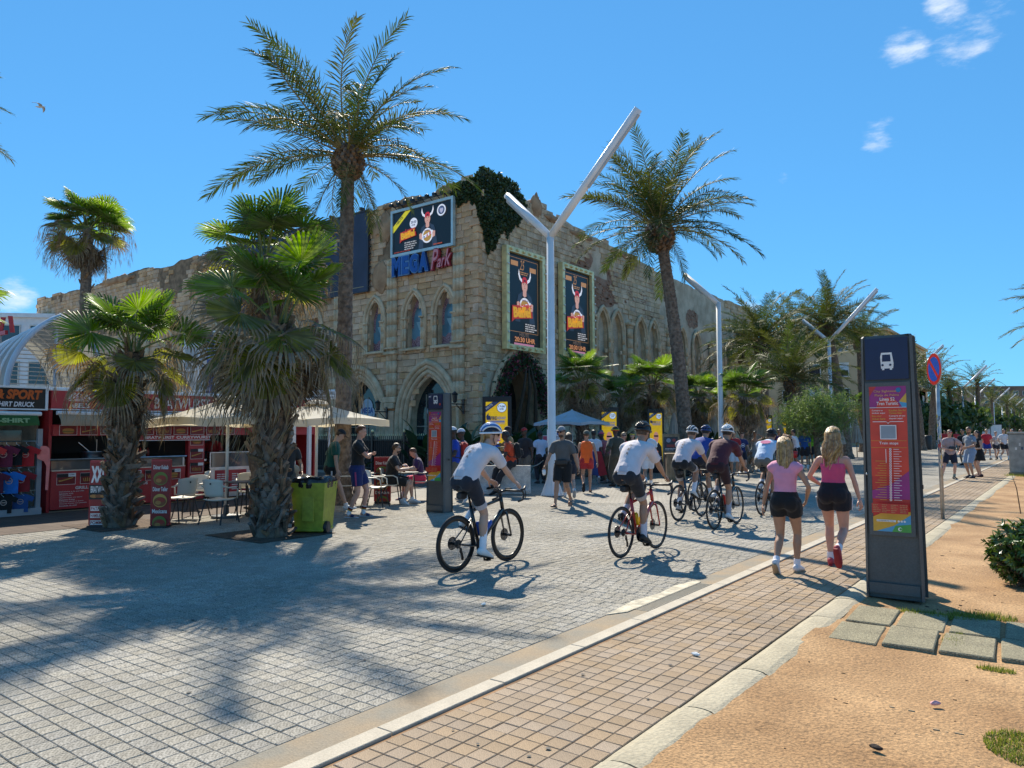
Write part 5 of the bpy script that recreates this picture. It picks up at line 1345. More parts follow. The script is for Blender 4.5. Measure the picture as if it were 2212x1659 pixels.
apartment("apartment_block",(-46,95,0),(1,0,0),(0,1,0),29,13.4,30,M_BEIGE,"ochre apartment block with small windows behind the promenade palms",4,9,2.2,3.05,1.3,1.5,True)
apartment("apartment_wing",(-17,97,0),(0,1,0),(-1,0,0),26,12.6,10,M_BEIGE,"ochre apartment wing with balconies facing the promenade",4,5,1.6,3.0,1.4,2.0,True,True)
apartment("hillside_block",tuple(at(2105,935,310)[:2])+(0,),(.8,.6,0),(-.6,.8,0),24,20,14,mat("brown_block",(0.16,0.125,0.10),.9,.2,.4),"brown hillside block with terraces far beyond the palms",5,6,3,3.4,2.2,1.6,False)
apartment("hillside_block",tuple(at(2168,935,330)[:2])+(0,),(.8,.6,0),(-.6,.8,0),40,15,14,mat("brown_block",0),"low brown hillside block at the right edge of the skyline",4,8,3,3.2,2.4,1.5,False)
p=at(-40,935,62);apartment("white_block",(p[0],p[1],0),(.70,.71,0),(-.71,.70,0),9.2,11.6,12,WHITEP,"white modern block showing at the left edge behind the canopy",3,3,2.8,3.1,2.2,1.9,False)
rl=at(2,700,58);t=thing("red_sign","red openwork sign letters standing at the left edge","sign",(rl[0],rl[1],rl[2]-.6))
MB().add(prism([(0,0),(.3,0),(.5,1.2),(.2,1.2)],(-.6,0,0),(.7,.7,0),(0,0,1),(-.1,.1,0)),cm('#b3262c',.4)).add(prism([(0,0),(.3,0),(.1,1.3),(-.2,1.3)],(.1,.6,0),(.7,.7,0),(0,0,1),(-.1,.1,0)),cm('#b3262c',.4)).add(box(-1.2,-.1,-.3,1.2,.1,0),cm('#b3262c',.4)).add(tube([(0,0,-8.2),(0,0,-.2)],.1,6),M_STEEL).build("letter",t)
# ---- barrel canopy, a pointed tunnel of membranes
bp=at(122,935,23.5);ax=np.array([-.985,.17,0]);sx=np.array([.17,.985,0])
t=thing("barrel_canopy","pointed barrel canopy of grey membranes with white louvres behind the kiosks","canopy",(bp[0],bp[1],0))
AR=np.array(arch(2.75,2.9,3.1,5.45,9));hoops=MB();n_h=6;HP=[]
for k in range(n_h):
 o=ax*(k*1.5);Pk=o+AR[:,:1]*sx+AR[:,1:2]*np.array([0,0,1.0]);HP.append(Pk)
 MB().add(tube(np.concatenate([[Pk[0]*[1,1,0]],Pk,[Pk[-1]*[1,1,0]]]),.06 if k else .085,7),WHITEP if k else mat("pale_blue_steel",(0.50,0.57,0.66),.35,.05,3),True).build("hoop",t)
M_MEMB=mat("grey_membrane",(0.34,0.345,0.335),.6,.10,1.2,bump=.05,trans=(.30,(.95,.92,.8)))
for k in range(n_h-1):
 for a0,a1 in ((1,len(AR) // 2),(len(AR) // 2,len(AR)-2)):
  V=np.concatenate([HP[k][a0:a1+1],HP[k+1][a0:a1+1]]);m=a1-a0+1
  MB().add((V,np.array([(i,i+1,m+i+1,m+i) for i in range(m-1)])),M_MEMB,True).build("membrane",t)
for k in range(15): # louvres across the gable, set back
 z=3.15+k*.135;wd=float(np.interp(z,AR[1:len(AR) // 2+1,1],-AR[1:len(AR) // 2+1,0]))-.12
 if wd>.1:
  o=ax*.9+np.array([0,0,z]);MB().add(tube([o-sx*wd,o+sx*wd],[(.05,.016)]*2,4,up=(0,0,1)),WHITEP).build("louvre",t)
MB().add(tube([ax*.5,ax*.5+np.array([0,0,5.1])],.05,6),mat("pale_blue_steel",0)).build("post",t)
# ---- white steel and glass frame with a blue banner right of the kiosk sign
fp=at(432,935,25.5);t=thing("glass_pavilion","white steel and glass porch with a narrow blue banner beside the stone hall","porch",(fp[0],fp[1],0))
fm=MB()
for x in (-1.1,-.1,.72):fm.add(cbox((x,0,2.6),(.09,.09,5.2)),WHITEP)
for z in (3.15,3.9,4.75):fm.add(cbox((-.2,0,z),(1.9,.07,.08)),WHITEP)
fm.build("frame",t)
MB().add(cbox((-.2,.03,4.0),(1.75,.012,1.7)),mat("pale_glass",(0.42,0.45,0.46),.1,.2,1,spec=.8)).build("pane",t)
b=MB().add(cbox((.72,-.1,3.95),(.28,.1,2.1)),cm('#2f4f8f',.5));b.build("banner",t)
P=Print((.58,-.152,2.9),(1,0,0),(0,0,1));
for k in range(5):P.rect(.05,.2+k*.36,.23,.32+k*.36,cm('#9fb0cf',.5))
P.build("banner_print",t)
# ---- kiosks (fronts face the promenade, +X)
KX=-17.4
def kp(t,x,z0,oy=0.0):return Print((x,oy,z0),(0,1,0),(0,0,1))
kt=thing("snack_kiosk","red snack kiosk with a bratwurst sign, menu pictures and a glass counter","kiosk",(KX,6.72,0))
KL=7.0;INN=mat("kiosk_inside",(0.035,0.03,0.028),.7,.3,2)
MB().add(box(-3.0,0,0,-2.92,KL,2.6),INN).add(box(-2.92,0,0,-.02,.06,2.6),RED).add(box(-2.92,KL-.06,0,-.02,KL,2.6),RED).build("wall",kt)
MB().add(box(-3.05,-.03,2.6,.02,KL+.03,2.68),WHITEP).build("roof",kt)
MB().add(box(-2.9,.06,.0,-.02,KL-.06,.03),M_CONC).build("floor",kt)
f_=MB().add(box(-.06,0,2.21,.06,KL,2.6),RED).add(box(-.07,-.01,2.6,.075,KL+.01,2.635),WHITEP).add(box(-.07,-.01,2.185,.075,KL+.01,2.21),WHITEP);fo=f_.build("fascia",kt)
P=kp(kt,.06,0);wl_=cm('#e6ddd8',.45)
P.poly([(.34,2.385),(.76,2.385),(.55,2.575)],wl_).poly([(.40,2.40),(.70,2.40),(.55,2.545)],RED)
for k in range(3):P.rect(.45+k*.026,2.41+k*.036,.65-k*.026,2.428+k*.036,wl_)
for s_ in (-1,1):
 for k in range(3):P.poly([(.55+s_*(.235-.044*k),2.405+.045*k),(.55+s_*(.262-.044*k),2.432+.045*k),(.55+s_*(.19-.044*k),2.486+.045*k),(.55+s_*(.148-.044*k),2.45+.045*k)][::s_],wl_)
P.text("ABEL'S",.34,2.235,.43,.11,wl_,.045).text("BRATWURST",2.22,2.26,1.42,.27,wl_,.02).text("HOT DOG",4.1,2.26,1.0,.27,wl_,.02)
P.build("sign_lettering",fo)
aw=MB().add(tube([(.14,.08,2.12),(.14,KL*.48,2.12)],.045,8),WHITEP).add(tube([(.14,KL*.52,2.12),(.14,KL-.1,2.12)],.045,8),WHITEP);aw.build("awning_roller",kt)
for y0,y1 in ((.1,KL*.47),(KL*.53,KL-.12)):
 m=22;yy=np.linspace(y0,y1,m);V=np.concatenate([np.stack([np.full(m,.16),yy,np.full(m,2.10)],1),np.stack([.30+.01*np.sin(yy*5),yy,np.full(m,1.96)],1),np.stack([.32+.015*np.sin(yy*9),yy,1.845+.006*np.sin(yy*14)],1)])
 MB().add((V,np.array([(r_*m+i,r_*m+i+1,(r_+1)*m+i+1,(r_+1)*m+i) for r_ in (0,1) for i in range(m-1)])),mat("beige_awning",(0.52,0.38,0.25),.8,.08,3,bump=.1,trans=(.25,(1,.9,.75))),True).build("awning",kt)
FOOD=[cm('#b5793a',.5),cm('#8a4a22',.5),cm('#c99a4a',.5),cm('#6f7d2f',.5),cm('#a8321f',.5)]
def dish(P,x,z,w,h,k):
 """printed snack picture: bun, filling, leaves"""
 P.rect(x,z,x+w,z+h,cm('#e6ddd8',.45)).rect(x+.008,z+.008,x+w-.008,z+h-.008,cm('#7c1418',.45))
 cx,cz=x+w/2,z+h*.42
 if k%3==0:P.disc(cx,cz+h*.1,w*.33,FOOD[0],h*.18).rect(cx-w*.33,cz-h*.06,cx+w*.33,cz+h*.02,FOOD[3]).rect(cx-w*.32,cz-h*.14,cx+w*.32,cz-h*.05,FOOD[1]).disc(cx,cz-h*.18,w*.3,FOOD[0],h*.09)
 elif k%3==1:P.poly([(cx-w*.38,cz-h*.16),(cx+w*.3,cz+h*.12),(cx+w*.38,cz+h*.2),(cx+w*.3,cz+h*.24),(cx-w*.4,cz-h*.02)],FOOD[2]).poly([(cx-w*.3,cz-h*.04),(cx+w*.3,cz+h*.2),(cx+w*.3,cz+h*.25),(cx-w*.32,cz+h*.02)],FOOD[1])
 else:
  for i in range(7):P.poly([(cx-w*.3+i*w*.09,cz-h*.2),(cx-w*.26+i*w*.09,cz-h*.2),(cx-w*.32+i*w*.11,cz+h*(.1+.05*(i%3))),(cx-w*.36+i*w*.11,cz+h*.1)],FOOD[2])
mn=MB().add(box(-.05,.06,1.63,.04,KL-.06,1.87),RED);mo=mn.build("menu_strip",kt)
P=kp(kt,.04,0)
for k in range(10):dish(P,.18+k*.42,1.645,.36,.21,k)
P.build("menu_print",mo)
hs=MB().add(box(.05,1.72,1.52,.12,3.6,1.63),RED).add(box(.05,1.69,1.505,.13,3.63,1.52),WHITEP);ho=hs.build("hanging_sign",kt)
P=kp(kt,.12,0);P.text("BRATWURST",2.0,1.545,.7,.07,wl_,.03).text("CURRYWURST",2.75,1.545,.9,.07,wl_,.03);P.build("hanging_lettering",ho)
ct=MB().add(box(-.5,.06,.06,.02,3.05,.88),RED);co=ct.build("counter_front",kt)
P=kp(kt,.02,0);ttl=cm('#d9cfca',.5)
for k in range(6):
 dish(P,.17+k*.47,.58,.38,.24,k+1);P.rect(.17+k*.47,.74,.40+k*.47,.815,cm('#17181c',.5)).rect(.40+k*.47,.75,.55+k*.47,.825,cm('#e4e2e0',.5)).text(["4,00€","7,00€","6,00€"][k%3],.415+k*.47,.775,.11,.03,cm('#303030',.5),.01)
P.text("GRILL",.52,.475,.27,.065,ttl,.04).text("BOCADILLOS",1.55,.495,.55,.065,ttl,.04)
items=["Salchicha a la parrilla","Salchicha XXL","Hamburguesa","Hamburguesa con bacon","Patatas fritas","Sandwich jamón y queso","Huevos fritos con patatas","Ensalada de atún"]
it2=["Jamón y queso","Pechuga de pollo","Salami y queso","Atún","Queso","Bacon","Lomo","Jamón Serrano"]
for k in range(8):
 z=.42-k*.042
 P.text(items[k],.2,z,.022*len(items[k]),.027,ttl,.02).text("5.00€",1.1,z,.12,.024,ttl,.02).text(it2[k],1.42,z+.02,.022*len(it2[k]),.027,ttl,.02).text("4.50€",2.25,z+.02,.12,.024,ttl,.02)
P.build("menu_lettering",co)
GLS=mat("counter_glass",(0.10,0.11,0.11),.06,.2,2,spec=.8)
MB().add(box(-.02,.06,.90,.0,3.05,1.10),GLS).build("counter_glass",kt)
MB().add(tube([(.03,.0,1.12),(.03,3.07,1.12)],.022,8),M_STEEL).add(box(-.55,.06,1.10,.0,3.05,1.125),M_STEEL).add(box(-.03,.06,.875,.03,3.05,.895),M_STEEL).build("counter_top",kt)
for y in (1.5,3.0):MB().add(box(-.04,y-.02,.88,.02,y+.02,1.12),M_STEEL).build("counter_post",kt)
pn=MB().add(box(-.12,3.12,.06,.03,3.54,2.0),RED);po=pn.build("picture_panel",kt)
P=kp(kt,.03,0)
for k in range(4):
 z=1.38-k*.34;dish(P,3.16,z,.34,.24,k);P.rect(3.16,z+.18,3.36,z+.25,cm('#17181c',.5)).rect(3.36,z+.18,3.5,z+.25,cm('#e4e2e0',.5))
P.text("XXL",3.18,.22,.2,.09,wl_,.04);P.build("picture_print",po)
cart=MB().add(box(-.7,3.7,.06,.05,4.85,.78),M_STEEL).add(box(-.72,3.65,.78,.1,4.9,.82),M_STEEL).add(box(-.72,3.65,1.18,.1,4.9,1.2),M_STEEL)
for y in (3.67,4.88):cart.add(box(.06,y-.015,.82,.09,y+.015,1.18),M_STEEL)
co2=cart.build("serving_cart",kt)
MB().add(box(.085,3.7,.82,.095,4.85,1.18),GLS).build("cart_glass",co2)
P=kp(kt,.052,0);P.rect(3.82,.18,4.72,.74,RED);
for k in range(2):P.lines(3.88+k*.42,.62,.34,8,.055,.025,ttl,40+k)
P.build("cart_menu",co2)
def small_stuff(name,lab,cat,shape,loc,m,group=None):
 t=thing(name,lab,cat,loc,0,group);MB().add(shape,m,True).build(name+"_body",t);return t
for k in range(6):
 small_stuff("sauce_bottle",["red sauce bottle at the left end of the counter row","yellow sauce bottle second from the left on the counter","white sauce bottle beside the yellow one on the counter","brownish red sauce bottle in the middle of the counter row","cream sauce bottle second from the right on the counter","dark red sauce bottle at the right end of the counter row"][k],"bottle",lathe([(.035,0),(.038,.12),(.03,.16),(.012,.2),(.0,.23)],8),(KX-.3,8.55+k*.09,1.125),cm(['#b02a20','#d9b23a','#d8d4cc','#a8301f','#c7c2b6','#7a2a1c'][k],.4),"sauce bottles on the kiosk counter")
t=thing("fryer_pan","steel pan with tall tongs on the kiosk counter","pan",(KX-.35,7.75,1.125));MB().add(lathe([(.0,0),(.2,0),(.24,.14),(.25,.15)],16),M_STEEL,True).build("bowl",t);MB().add(tube([(0,0,.1),(-.1,-.25,.36)],.01,5),M_STEEL).add(tube([(.0,.1,.1),(.0,.1,.42)],.01,5),M_STEEL).build("tongs",t)
fd=MB();
for k in range(30):fd.add(ellipsoid((-.25+q.uniform(-.12,.12),.9+k*.11,.93),(.08,.06,.045),7,5),FOOD[k%5],True)
fd.build("food_tray",kt,kind='stuff')
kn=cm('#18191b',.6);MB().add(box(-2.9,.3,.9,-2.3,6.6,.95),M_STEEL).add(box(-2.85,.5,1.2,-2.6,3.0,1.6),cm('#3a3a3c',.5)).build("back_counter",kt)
ac=thing("roof_unit","white air conditioner box on the right end of the kiosk roof","air conditioner",(KX-.6,12.6,2.68));MB().add(cbox((0,0,.14),(.5,.75,.28),0,.02),WHITEP).build("casing",ac);MB().add(tube([(.252,0,.14),(.256,0,.14)],.11,14),M_BLACKP).build("fan_grille",ac)
ks=thing("clothes_kiosk","clothes kiosk with a black SPORT sign and a green awning at the left edge","kiosk",(KX,3.0,0));SL=3.62
MB().add(box(-2.6,0,0,-2.5,SL,2.6),mat("stone_tile_wall",(0.20,0.16,0.12),.8,.25,4)).add(box(-2.5,SL-.05,0,-.3,SL,2.2),mat("stone_tile_wall",0)).build("wall",ks)
MB().add(box(-2.6,-.02,2.6,.02,SL+.03,2.66),WHITEP).build("roof",ks)
fo=MB().add(box(-.06,0,2.2,.06,SL,2.62),cm('#0d0e14',.35)).add(box(-.07,0,2.62,.075,SL,2.655),WHITEP).add(box(-.07,0,2.17,.075,SL,2.2),WHITEP).add(box(-.07,SL-.02,2.17,.08,SL+.03,2.655),WHITEP).build("fascia",ks)
P=kp(ks,.06,0);P.text("MODA & SPORT",2.0,2.39,1.54,.2,cm('#c85a1c',.45),.05,.18).text("T-SHIRT DRUCK",2.6,2.235,.80,.105,cm('#d8d6da',.45),.035,.18);P.build("sign_lettering",fo)
MB().add(tube([(.14,0,2.09),(.14,SL-.12,2.09)],.045,8),WHITEP).build("awning_roller",ks)
m=26;yy=np.linspace(0,SL-.2,m);V=np.concatenate([np.stack([np.full(m,.16),yy,np.full(m,2.07)],1),np.stack([.28+.01*np.sin(yy*5),yy,np.full(m,1.95)],1),np.stack([.31+.012*np.sin(yy*9),yy,1.83+.02*np.abs(np.sin(yy*7))],1)])
ao=MB().add((V,np.array([(r_*m+i,r_*m+i+1,(r_+1)*m+i+1,(r_+1)*m+i) for r_ in (0,1) for i in range(m-1)])),mat("green_awning",(0.055,0.15,0.035),.75,.1,3,trans=(.3,(.9,1,.5))),True).build("awning",ks)
P=Print((.33,0,1.9),(0,1,0),(-.15,0,1));P.text("T-SHIRT",2.55,.0,.68,.095,cm('#8fae7c',.6),.05);P.build("awning_lettering",ao)
MB().add(box(.0,SL-.14,.0,.08,SL-.05,1.78),mat("post_grey",(0.30,0.33,0.36),.4,.1,3)).build("post",ks)
MB().add(box(-.6,SL-1.6,.0,.12,SL-.04,.14),mat("post_grey",0)).build("platform",ks)
MB().add(box(-.35,SL-2.4,.0,-.33,SL-.3,1.75),glass_mat("shop_glass",(0.03,0.035,0.04))).build("shop_window",ks)
rk=thing("clothes_rack","three tier steel rails hung with T-shirts in front of the clothes kiosk","clothes rack",(KX+.05,6.1,0))
rr_=MB()
for z in (1.52,.98,.50):rr_.add(tube([(0,-1.0,z),(0,.48,z)],.012,6),M_STEEL)
rr_.add(tube([(0,.46,.1),(0,.46,1.6)],.014,6),M_STEEL);rr_.build("rail",rk)
hg=MB()
for k in range(22):
 z=(1.52,.98,.50)[k%3];y=-.9+k*.06;hg.add(tube([(0,y,z+.01),(0,y,z-.05),(.12,y+.01,z-.09)],.004,4),WHITEP)
hg.build("hangers",rk,kind='stuff')
def tshirt(loc,rz,label,m,s=1.0,long=False):
 t=thing("t_shirt",label,"T-shirt",loc,rz,"shirts hung on the clothes rack");w,h=.17*s,(.46 if not long else .62)*s
 poly=[(-w,-h),(w,-h),(w,-.16*s),(w+.085*s,-.2*s),(w+.14*s,-.09*s),(.12*s,.0),(.06*s,.01),(0,-.03*s),(-.06*s,.01),(-.12*s,.0),(-w-.14*s,-.09*s),(-w-.085*s,-.2*s),(-w,-.16*s)]
 MB().add(prism(poly,(0,-.012,0),(1,0,0),(0,0,1),(0,.024,0)),m).build("fabric",t)
 P=Print((0,-.013,0),(1,0,0),(0,0,1));P.disc(0,-.19*s,.07*s,cm('#c9a79a',.7)).disc(0,-.19*s,.055*s,m).rect(-.045*s,-.2*s,.045*s,-.18*s,cm('#c9a79a',.7));P.build("chest_print",t)
cl=lambda h:mat("cloth_"+h.lstrip('#'),h,.85,.12,8,bump=.3,bscale=25)
for (y,z,h,s,lab) in ((5.62,1.44,'#c8352e',.95,"red T-shirt on the top rail at the far left"),(5.86,1.44,'#6e1f3a',.95,"wine red T-shirt on the top rail with a round print"),(6.04,1.44,'#15151a',.9,"black T-shirt on the top rail"),(6.26,1.42,'#b9242a',.9,"dark red T-shirt at the right end of the top rail"),(5.72,.90,'#5c1a30',.9,"wine red T-shirt on the middle rail"),(5.98,.90,'#1f6fc0',.95,"bright blue T-shirt on the middle rail"),(6.2,.90,'#8e1f26',.9,"red T-shirt right of the blue one on the middle rail"),(5.9,.44,'#101114',.8,"black T-shirt on the bottom rail with a badge"),(6.2,.44,'#2b4f86',.8,"blue garment at the right end of the bottom rail"),(5.4,.9,'#39404a',.9,"grey T-shirt on the middle rail at the left edge")):
 tshirt((KX+.08,y,z),R(90-28),lab,cl(h),s)
t=thing("t_shirt","salmon pink long sleeved top hung on the grey post of the clothes kiosk","T-shirt",(KX+.16,6.58,1.42),R(70))
MB().add(prism([(-.06,.0),(.03,.0),(.09,-.05),(.11,-.35),(.09,-.92),(.04,-.92),(.045,-.42),(.0,-.32),(-.12,-.26),(-.13,-.2)],(0,-.02,0),(1,0,0),(0,0,1),(0,.05,0)),cl('#ff8a80')).build("fabric",t)
# ---- menu boards standing on the ground
def board(u,v,label,w,h,lines,big=None):
 p_=G(u,v);t=thing("menu_board",label,"menu board",(p_[0],p_[1],0),R(40),"red menu boards on the ground")
 MB().add(cbox((0,0,h/2+.03),(w,.06,h),0,.012),RED).add(box(-w*.45,-.12,0,w*.45,.12,.03),M_BLACKP).build("panel",t)
 P=Print((-w/2,-.031,.05),(1,0,0),(0,0,1));P.rect(.015,.015,w-.015,h-.06,cm('#8f1216',.4))
 if big:
  P.text("XXL",.03,h-.42,w-.1,.3,wl_,.06);P.rect(.0,h-.72,w,h-.46,cm('#141214',.5)).text("BRATWURST",.03,h-.6,w-.06,.12,wl_,.02)
  for k in range(3):P.disc(w*(.25+.25*k),h-.66,.07,FOOD[k%2],.03)
  for k,s_ in enumerate(lines):P.rect(.04,h-.92-k*.125,w-.04,h-.84-k*.125,wl_).text(s_,.05,h-.91-k*.125,w-.1,.06,cm('#8f1216',.4),.02)
 else:
  for k,s_ in enumerate(lines):
   z=h-.2-k*h*.33;P.text(s_,.04,z,w-.08,.075,wl_,.02)
   P.disc(w/2,z-h*.14,w*.36,FOOD[3 if k%2==0 else 2],h*.10).disc(w/2,z-h*.155,w*.32,FOOD[1],h*.07).disc(w/2+.02,z-h*.13,w*.2,FOOD[4],h*.035).disc(w/2-.03,z-h*.17,w*.15,FOOD[0],h*.03)
 P.build("board_print",t);return t
board(214,1138,"red XXL board half hidden by the short fan palm",.36,1.16,["PATATAS","HAMBURGER","POMMES","PIZZA","BOCADILLO"],True)
board(346,1139,"tall narrow red board with three kebab pictures beside the white chairs",.34,1.18,["Döner Kebab","Döner Teller","Mexicana"])
board(826,1086,"red kebab board behind the seated bearded man",.40,1.06,["Döner Kebab","Döner Box","Dürüm"])
# ---- parasols
def parasol(loc,label,half,zr,za,m,valance=.14,group=None,rz=0.0,pole=M_STEEL,vent=True):
 t=thing("parasol",label,"parasol",loc,rz,group);h=half
 MB().add(tube([(0,0,0),(0,0,za+.02)],.032,10),mat("pale_pole",(0.62,0.62,0.60),.4,.06,4,metal=.3),True).build("pole",t)
 MB().add(lathe([(.28,.0),(.28,.05),(.06,.08),(.05,.25),(.0,.25)],14),M_GREYM).build("base",t)
 c=[(-h,-h),(h,-h),(h,h),(-h,h)];cn=MB();vl=MB()
 for k in range(4):
  a,b=np.array([*c[k],zr]),np.array([*c[(k+1)%4],zr]);mid=(a+b)/2+np.array([0,0,.07]);top=np.array([0,0,za])
  n=8;V=[]
  for i in range(n+1):
   for j in range(9):
    s_=j/8;e=(a*(1-s_)+b*s_)+(np.array([0,0,.05])+(top*[1,1,0]-(a+b)/2*[1,1,0])*.05)*math.sin(math.pi*s_);r_=i/n
    p_=e*r_+top*(1-r_);p_[2]-=.06*math.sin(math.pi*r_)*(1-.55*abs(2*s_-1));V.append(p_)
  cn.add((np.array(V),np.array([(i*9+j,(i+1)*9+j,(i+1)*9+j+1,i*9+j+1) for i in range(n) for j in range(8)])),m,True)
  E=np.array(V[-9:]);E2=E.copy();E2[:,2]-=valance+.012*np.sin(np.arange(9)*1.9);E2[:,:2] *= 1.004
  vl.add((np.concatenate([E,E2]),np.array([(j,j+1,10+j,9+j) for j in range(8)])),m,True)
 cn.build("canopy",t);vl.build("valance",t)
 if vent:
  vt=MB().add(lathe([(.30,za-.055),(.20,za+.015),(.0,za+.06)],8),mat("vent_cloth",(0.66,0.63,0.56),.8,.05,3,trans=(.5,(1,.95,.85))));vt.build("vent",t)
 for k in range(8):
  a=k*math.pi/4;e=np.array([math.cos(a),math.sin(a)])*(h*1.38 if k%2 else h*.96);MB().add(tube([(0,0,za-.06),(*e,zr-.01)],.013,4),M_WOOD if False else cm('#b9b3a4',.5)).add(tube([(0,0,zr+.06),(*(e*.5),(zr+za)/2-.07)],.010,4),cm('#b9b3a4',.5)).build("rib",t)
 return t
u1=G(488,1118);parasol((u1[0],u1[1],0),"left cream parasol beside the shaggy fan palm, over the white chairs",1.10,1.93,2.38,CREAM,group="cream parasols over the cafe tables")
u2=at(684,935,16.6);parasol((u2[0],u2[1],0),"right cream parasol over the green bin and the man in green",1.13,1.95,2.36,CREAM,group="cream parasols over the cafe tables")
u3=at(1236,935,27);parasol((u3[0],u3[1],0),"pale blue grey parasol among the plants right of the tall lamp post",1.0,2.0,2.48,mat("grey_blue_canvas",(0.42,0.47,0.52),.8,.08,2),.1,vent=False)
def folded(u,d,label,h=2.45):
 p_=at(u,935,d);t=thing("folded_parasol",label,"parasol",(p_[0],p_[1],0),0,"folded beige parasols in front of the hall")
 th=np.arange(20)/20*2*math.pi;V=[]
 prof=[(.04,h),(.09,h-.15),(.16,h-.6),(.22,h-1.1),(.30,h-1.55)]
 for r_,z in prof:
  for k,a in enumerate(th):rr=r_*(1+.28*(k%2)*min(1,(h-z)));V.append((rr*math.cos(a),rr*math.sin(a),z+(.1 if z<h-1.4 and k%4==0 else 0)))
 i=np.arange(20);j=(i+1)%20
 MB().add((np.array(V),np.concatenate([np.stack([(a+1)*20+i,(a+1)*20+j,a*20+j,a*20+i],1) for a in range(4)])),mat("taupe_canvas",(0.36,0.31,0.255),.85,.12,3,bump=.3)).build("canopy",t)
 MB().add(tube([(0,0,0),(0,0,h+.06)],.03,8),M_WOOD).build("pole",t)
for u,d,lab in ((1456,30.5,"folded beige parasol left of the leaning palm trunk"),(1542,35,"folded beige parasol just left of the second lamp post"),(1632,35.5,"folded beige parasol right of the peeled palm trunk"),(1648,37,"folded beige parasol close behind another, right of the peeled trunk"),(1684,37,"folded beige parasol beside the far yellow poster"),(1747,36.5,"folded beige parasol below the feathery tree"),(1812,44,"folded beige parasol behind the long haired blonde woman"),(1850,47,"folded beige parasol left of the large bus totem")):folded(u,d,lab)
# ---- cafe chairs and tables
SHELL=mat("white_shell",(0.66,0.62,0.53),.4,.05,3)
def chair_proto():
 t=thing("cafe_chair","x","chair",(0,0,0),0,"white cafe chairs")
 n=9;V=[]
 for i in range(7):
  for j in range(n):
   s_=j/(n-1)*2-1;V.append((s_*.21,-.19+i*.063,.44+.02*s_*s_-.012*math.sin(i/6*math.pi)+(.012 if i==6 else 0)-.0))
 top=np.array(V);bot=top-np.array([0,0,.018]);F=[(i*n+j,i*n+j+1,(i+1)*n+j+1,(i+1)*n+j) for i in range(6) for j in range(n-1)];m=len(top)
 edge=[j for j in range(n)]+[i*n+n-1 for i in range(1,7)]+[6*n+j for j in range(n-2,-1,-1)]+[i*n for i in range(5,0,-1)]
 FF=F+[tuple(m+x for x in f[::-1]) for f in F]+[(b,a,a+m,b+m) for a,b in zip(edge,edge[1:]+edge[:1])]
 MB().add((np.concatenate([top,bot]),FF),SHELL,True).build("seat",t)
 V=[]
 for i in range(7):
  z=.50+i*.055
  for j in range(n):
   s_=j/(n-1)*2-1;wv=.20+.02*i/6;V.append((s_*wv,-.21-.05*i/6+.055*s_*s_,z-(.03*s_*s_ if i==6 else 0)))
 top=np.array(V);bot=top+np.array([0,-.016,0]);MB().add((np.concatenate([top,bot]),[f[::-1] for f in FF]),SHELL,True).build("backrest",t)
 P=Print((0,-.276,.74),(-1,0,0),(0,0,1));P.disc(0,0,.018,cm('#2a2a2c',.5));P.build("back_badge",t)
 for s_ in (-1,1):
  MB().add(tube([(s_*.23,.19,.45),(s_*.255,.17,.62),(s_*.262,.08,.665),(s_*.258,-.12,.665),(s_*.235,-.225,.70)],.014,6),SHELL,True).build("arm",t)
  MB().add(tube([(s_*.19,.16,.44),(s_*.25,.24,.0)],.013,6),M_BLACKP).build("leg",t)
  MB().add(tube([(s_*.19,-.16,.44),(s_*.24,-.28,.0)],.013,6),M_BLACKP).build("leg",t)
 return t
ch0=chair_proto();first=True
for (u,v,rz,lab) in ((388,1126,100,"white cafe chair at the left of the group, right beside the tall red board"),(412,1118,200,"white cafe chair second from the red board, half behind another"),(424,1100,160,"white cafe chair at the back of the group near the kiosk cart"),(474,1131,20,"white cafe chair turned with its back to us, in front of the parasol pole"),(540,1108,250,"white cafe chair partly behind the shaggy palm trunk"),(812,1096,300,"empty white cafe chair left of the bearded man"),(845,1088,255,"white cafe chair the bearded man sits on"),(908,1078,60,"white cafe chair under the boy in pink shorts"),(742,1090,330,"white cafe chair behind the man in the green shirt"),(560,1080,180,"white cafe chair behind the green bin")):
 p_=G(u,v)
 o=ch0 if first else copy_tree(ch0);first=False;o.location=(p_[0],p_[1],.006);o.rotation_euler=(0,0,R(rz));o["label"]=lab
CHAIR={}
for c in bpy.data.objects:
 if c.get("category")=="chair":CHAIR[c["label"]]=c
def table(u,v,label,r_=.36):
 p_=G(u,v);t=thing("cafe_table",label,"table",(p_[0],p_[1],.004),0.3,"dark cafe tables")
 MB().add(lathe([(.0,.70),(r_,.70),(r_,.72),(0,.725)],20),mat("table_top",(0.05,0.045,0.042),.35,.2,4)).build("table_top",t)
 for k in range(4):a=k*math.pi/2+.4;MB().add(tube([(r_*.7*math.cos(a),r_*.7*math.sin(a),.70),(r_*.85*math.cos(a),r_*.85*math.sin(a),0)],.013,6),M_BLACKP).build("leg",t)
 return t
table(522,1120,"dark cafe table under the left parasol, beside the shaggy trunk");tb=table(868,1085,"dark cafe table between the bearded man and the boy",.40);table(790,1088,"dark cafe table behind the man with crossed arms",.34)
gl=thing("beer_glass","glass of amber beer on the table by the bearded man","glass",(tb.location[0]+.02,tb.location[1]+.05,.73));MB().add(lathe([(.03,0),(.035,.14)],10),mat("amber_beer",(0.5,0.22,0.03),.1,.1,4),True).build("beer",gl);MB().add(lathe([(.036,.14),(.037,.17)],10),WHITEP).build("foam",gl)
